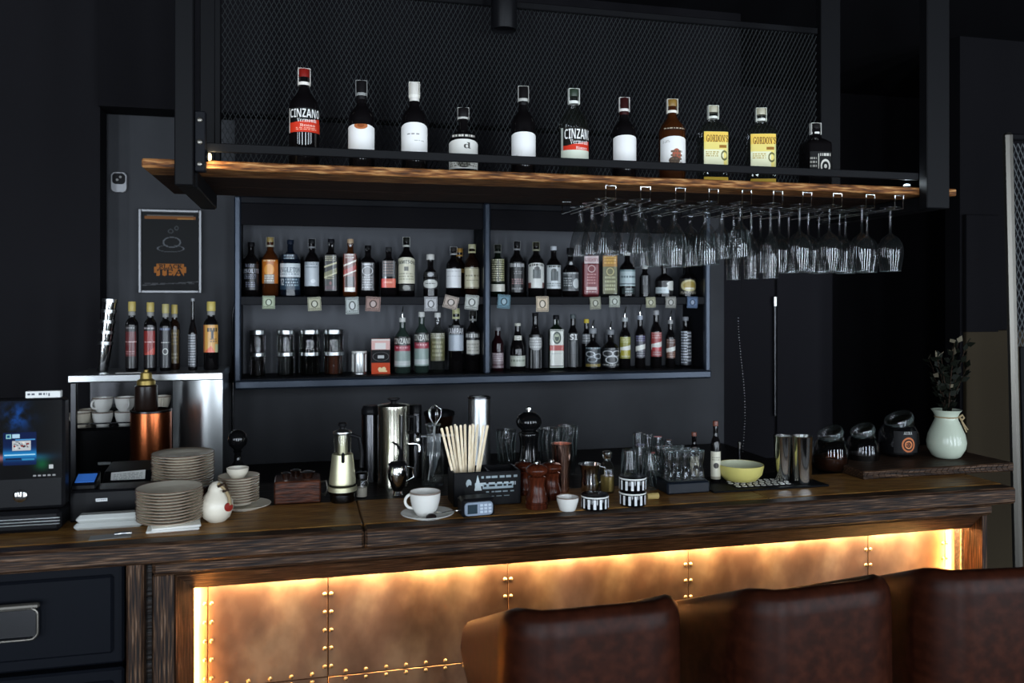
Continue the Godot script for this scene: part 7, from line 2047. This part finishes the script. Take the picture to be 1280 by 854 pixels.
	{"x": 1.8649, "y": 1.3537, "z": -1.88, "h": 0.3101, "r": 0.0302, "st": "slim", "g": "dark", "c": "#a4a4a6", "lab": [{"y0": 0.2, "y1": 0.62, "bg": "#a03a3a", "p": [["lines", 0.1, 0.02, 0.9, 0.3, 3, "#c9a09a"], ["slant", 0, 0.5, 1, 0.36, 0.22, "#e2e2da"], ["rect", 0.1, 0.62, 0.9, 0.74, "#b8323a"], ["lines", 0.15, 0.8, 0.85, 0.98, 2, "#b9a4a4"]], "arc": 140, "arch": 0.0, "flat": 0}], "l": "slim syrup bottle with red label and white sash", "n": "shelf_bottle", "rot": -8, "cat": "bottle", "gr": "bottles on the lower back shelf"},
	{"x": 1.949, "y": 1.3537, "z": -1.88, "h": 0.3099, "r": 0.0261, "st": "slim", "g": "dark", "c": "#a4a4a4", "lab": [{"y0": 0.2, "y1": 0.6, "bg": "#5c3a2c", "p": [["lines", 0.1, 0.02, 0.9, 0.28, 2, "#8d8280"], ["slant", 0, 0.5, 1, 0.36, 0.22, "#e2e2da"], ["lines", 0.15, 0.66, 0.85, 0.98, 3, "#b08a78"]], "arc": 140, "arch": 0.0, "flat": 0}], "l": "slim syrup bottle with brown label and white sash", "n": "shelf_bottle", "rot": -8, "cat": "bottle", "gr": "bottles on the lower back shelf", "spout": 1},
	{"x": 2.0386, "y": 1.3537, "z": -1.88, "h": 0.2747, "r": 0.0305, "st": "slim", "g": "dark", "c": "#8d8f94", "lab": [{"y0": 0.05, "y1": 0.72, "bg": "#2c2e34", "p": [["lines", 0.05, 0.02, 0.5, 0.98, 12, "#b9c0cc"], ["lines", 0.5, 0.04, 0.95, 0.94, 9, "#c9ccd2"]], "arc": 150, "arch": 0.0, "flat": 0}], "l": "slim bottle covered in silver speckled print, last on lower shelf", "n": "shelf_bottle", "rot": -8, "cat": "bottle", "gr": "bottles on the lower back shelf"}
]
const RACK := [
	{"x": -0.6908, "y": 1.4175, "z": -1.5, "h": 0.2957, "r": 0.0254, "st": "cork", "g": "dark", "c": "#b9a45c", "lab": [{"y0": 0.05, "y1": 0.66, "bg": "#171314", "p": [["lines", 0.2, 0.05, 0.8, 0.12, 1, "#8d8a8a"], ["rect", 0.1, 0.15, 0.9, 0.72, "#5c1a1c"], ["lines", 0.05, 0.38, 0.95, 0.42, 1, "#d0b4b0"], ["lines", 0.2, 0.6, 0.8, 0.7, 2, "#a87878"]], "arc": 140, "arch": 0.0, "flat": 0}], "l": "cork-topped bottle with red print nearest the steel tumblers", "n": "cork_bottle", "rot": -10, "cat": "bottle", "gr": "bottles on the steel rack"},
	{"x": -0.6182, "y": 1.4175, "z": -1.5, "h": 0.2923, "r": 0.0255, "st": "cork", "g": "dark", "c": "#b9a45c", "lab": [{"y0": 0.05, "y1": 0.66, "bg": "#171314", "p": [["lines", 0.1, 0.05, 0.9, 0.12, 1, "#b0aaaa"], ["rect", 0.05, 0.13, 0.95, 0.68, "#8c2a26"], ["lines", 0.2, 0.38, 0.95, 0.42, 1, "#e0c4c0"], ["tri", 0.2, 0.68, 0.9, 0.5, 0.9, 0.68, "#c04a3c"]], "arc": 140, "arch": 0.0, "flat": 0}], "l": "cork-topped bottle with bright red print on steel rack", "n": "cork_bottle", "rot": -10, "cat": "bottle", "gr": "bottles on the steel rack"},
	{"x": -0.5577, "y": 1.4175, "z": -1.5, "h": 0.2854, "r": 0.0239, "st": "cork", "g": "dark", "c": "#b0a46c", "lab": [{"y0": 0.05, "y1": 0.66, "bg": "#15161c", "p": [["lines", 0.05, 0.04, 0.95, 0.14, 1, "#77809c"], ["lines", 0.3, 0.38, 0.95, 0.42, 1, "#d0d0c8"], ["ring", 0.6, 0.6, 0.2, 0.08, 0.06, "#c8c8c0"]], "arc": 140, "arch": 0.0, "flat": 0}], "l": "cork-topped dark bottle with white ring print", "n": "cork_bottle", "rot": -10, "cat": "bottle", "gr": "bottles on the steel rack"},
	{"x": -0.5292, "y": 1.4175, "z": -1.55, "h": 0.2817, "r": 0.0226, "st": "cork", "g": "brown", "c": "#b9a45c", "lab": [{"y0": 0.1, "y1": 0.62, "bg": "#4c3c1c", "p": [["lines", 0.1, 0.1, 0.9, 0.5, 4, "#7d6a3c"], ["lines", 0.1, 0.7, 0.9, 0.9, 2, "#8d8468"]], "arc": 140, "arch": 0.0, "flat": 0}], "l": "cork-topped bottle with brown gold label behind a ringed one", "n": "cork_bottle", "rot": -10, "cat": "bottle", "gr": "bottles on the steel rack"},
	{"x": -0.4482, "y": 1.4175, "z": -1.5, "h": 0.3094, "r": 0.019, "st": "needle", "g": "dark", "c": "#8d8f92", "lab": [{"y0": 0.05, "y1": 0.5, "bg": "#35363a", "p": [["lines", 0.1, 0.02, 0.9, 0.98, 12, "#9a9ca0"]], "arc": 120, "arch": 0.0, "flat": 0}], "l": "slender bottle with needle neck and silver speckles", "n": "cork_bottle", "rot": -10, "cat": "bottle", "gr": "bottles on the steel rack"},
	{"x": -0.3732, "y": 1.4175, "z": -1.5, "h": 0.2956, "r": 0.0312, "st": "cork", "g": "dark", "c": "#c0ac5c", "lab": [{"y0": 0.26, "y1": 0.66, "bg": "#d09a4c", "p": [["rect", 0.0, 0, 0.25, 1, "#b06a3c"], ["rect", 0.6, 0.2, 0.72, 0.5, "#2f2a22"], ["lines", 0.4, 0.12, 0.92, 0.36, 1, "#3c2c16"], ["tri", 0.2, 1, 0.6, 0.75, 0.8, 1, "#d8603c"], ["rect", 0.8, 0.7, 1, 1, "#b9b88c"], ["lines", 0.55, 0.5, 0.9, 0.66, 2, "#5a4422"]], "arc": 150, "arch": 0.0, "flat": 0}], "l": "cork-topped bottle with big amber yellow label", "n": "cork_bottle", "rot": -10, "cat": "bottle", "gr": "bottles on the steel rack"}
]
const NOTES := [
	{"x": -0.1423, "y": 1.7088, "w": 0.0562, "h": 0.06, "a": 0, "c": "#aeb89c"},
	{"x": 0.0659, "y": 1.701, "w": 0.0608, "h": 0.0645, "a": -3, "c": "#b5b39a"},
	{"x": 0.2415, "y": 1.6931, "w": 0.0614, "h": 0.0806, "a": -2, "c": "#b9bfbb"},
	{"x": 0.3403, "y": 1.7007, "w": 0.0695, "h": 0.0695, "a": 3, "c": "#a2857c"},
	{"x": 0.62, "y": 1.7004, "w": 0.0628, "h": 0.0706, "a": 0, "c": "#c0bfc0"},
	{"x": 0.7193, "y": 1.7082, "w": 0.071, "h": 0.0631, "a": 14, "c": "#b8a89c"},
	{"x": 0.8238, "y": 1.7081, "w": 0.0675, "h": 0.0715, "a": 5, "c": "#b9bbb4"},
	{"x": 0.9871, "y": 1.712, "w": 0.0641, "h": 0.0681, "a": 4, "c": "#6f8f9c"},
	{"x": 1.1871, "y": 1.6997, "w": 0.0649, "h": 0.077, "a": 0, "c": "#cfbda4"},
	{"x": 1.4697, "y": 1.7035, "w": 0.0577, "h": 0.0618, "a": -3, "c": "#a9a894"},
	{"x": 1.5747, "y": 1.7117, "w": 0.058, "h": 0.058, "a": 0, "c": "#b4b9ac"},
	{"x": 1.775, "y": 1.7074, "w": 0.0544, "h": 0.0544, "a": -2, "c": "#aaa88c"},
	{"x": 1.8881, "y": 1.7074, "w": 0.059, "h": 0.059, "a": 0, "c": "#9a9890"},
	{"x": 2.0119, "y": 1.7073, "w": 0.0594, "h": 0.0594, "a": 2, "c": "#5c6f8c"}
]
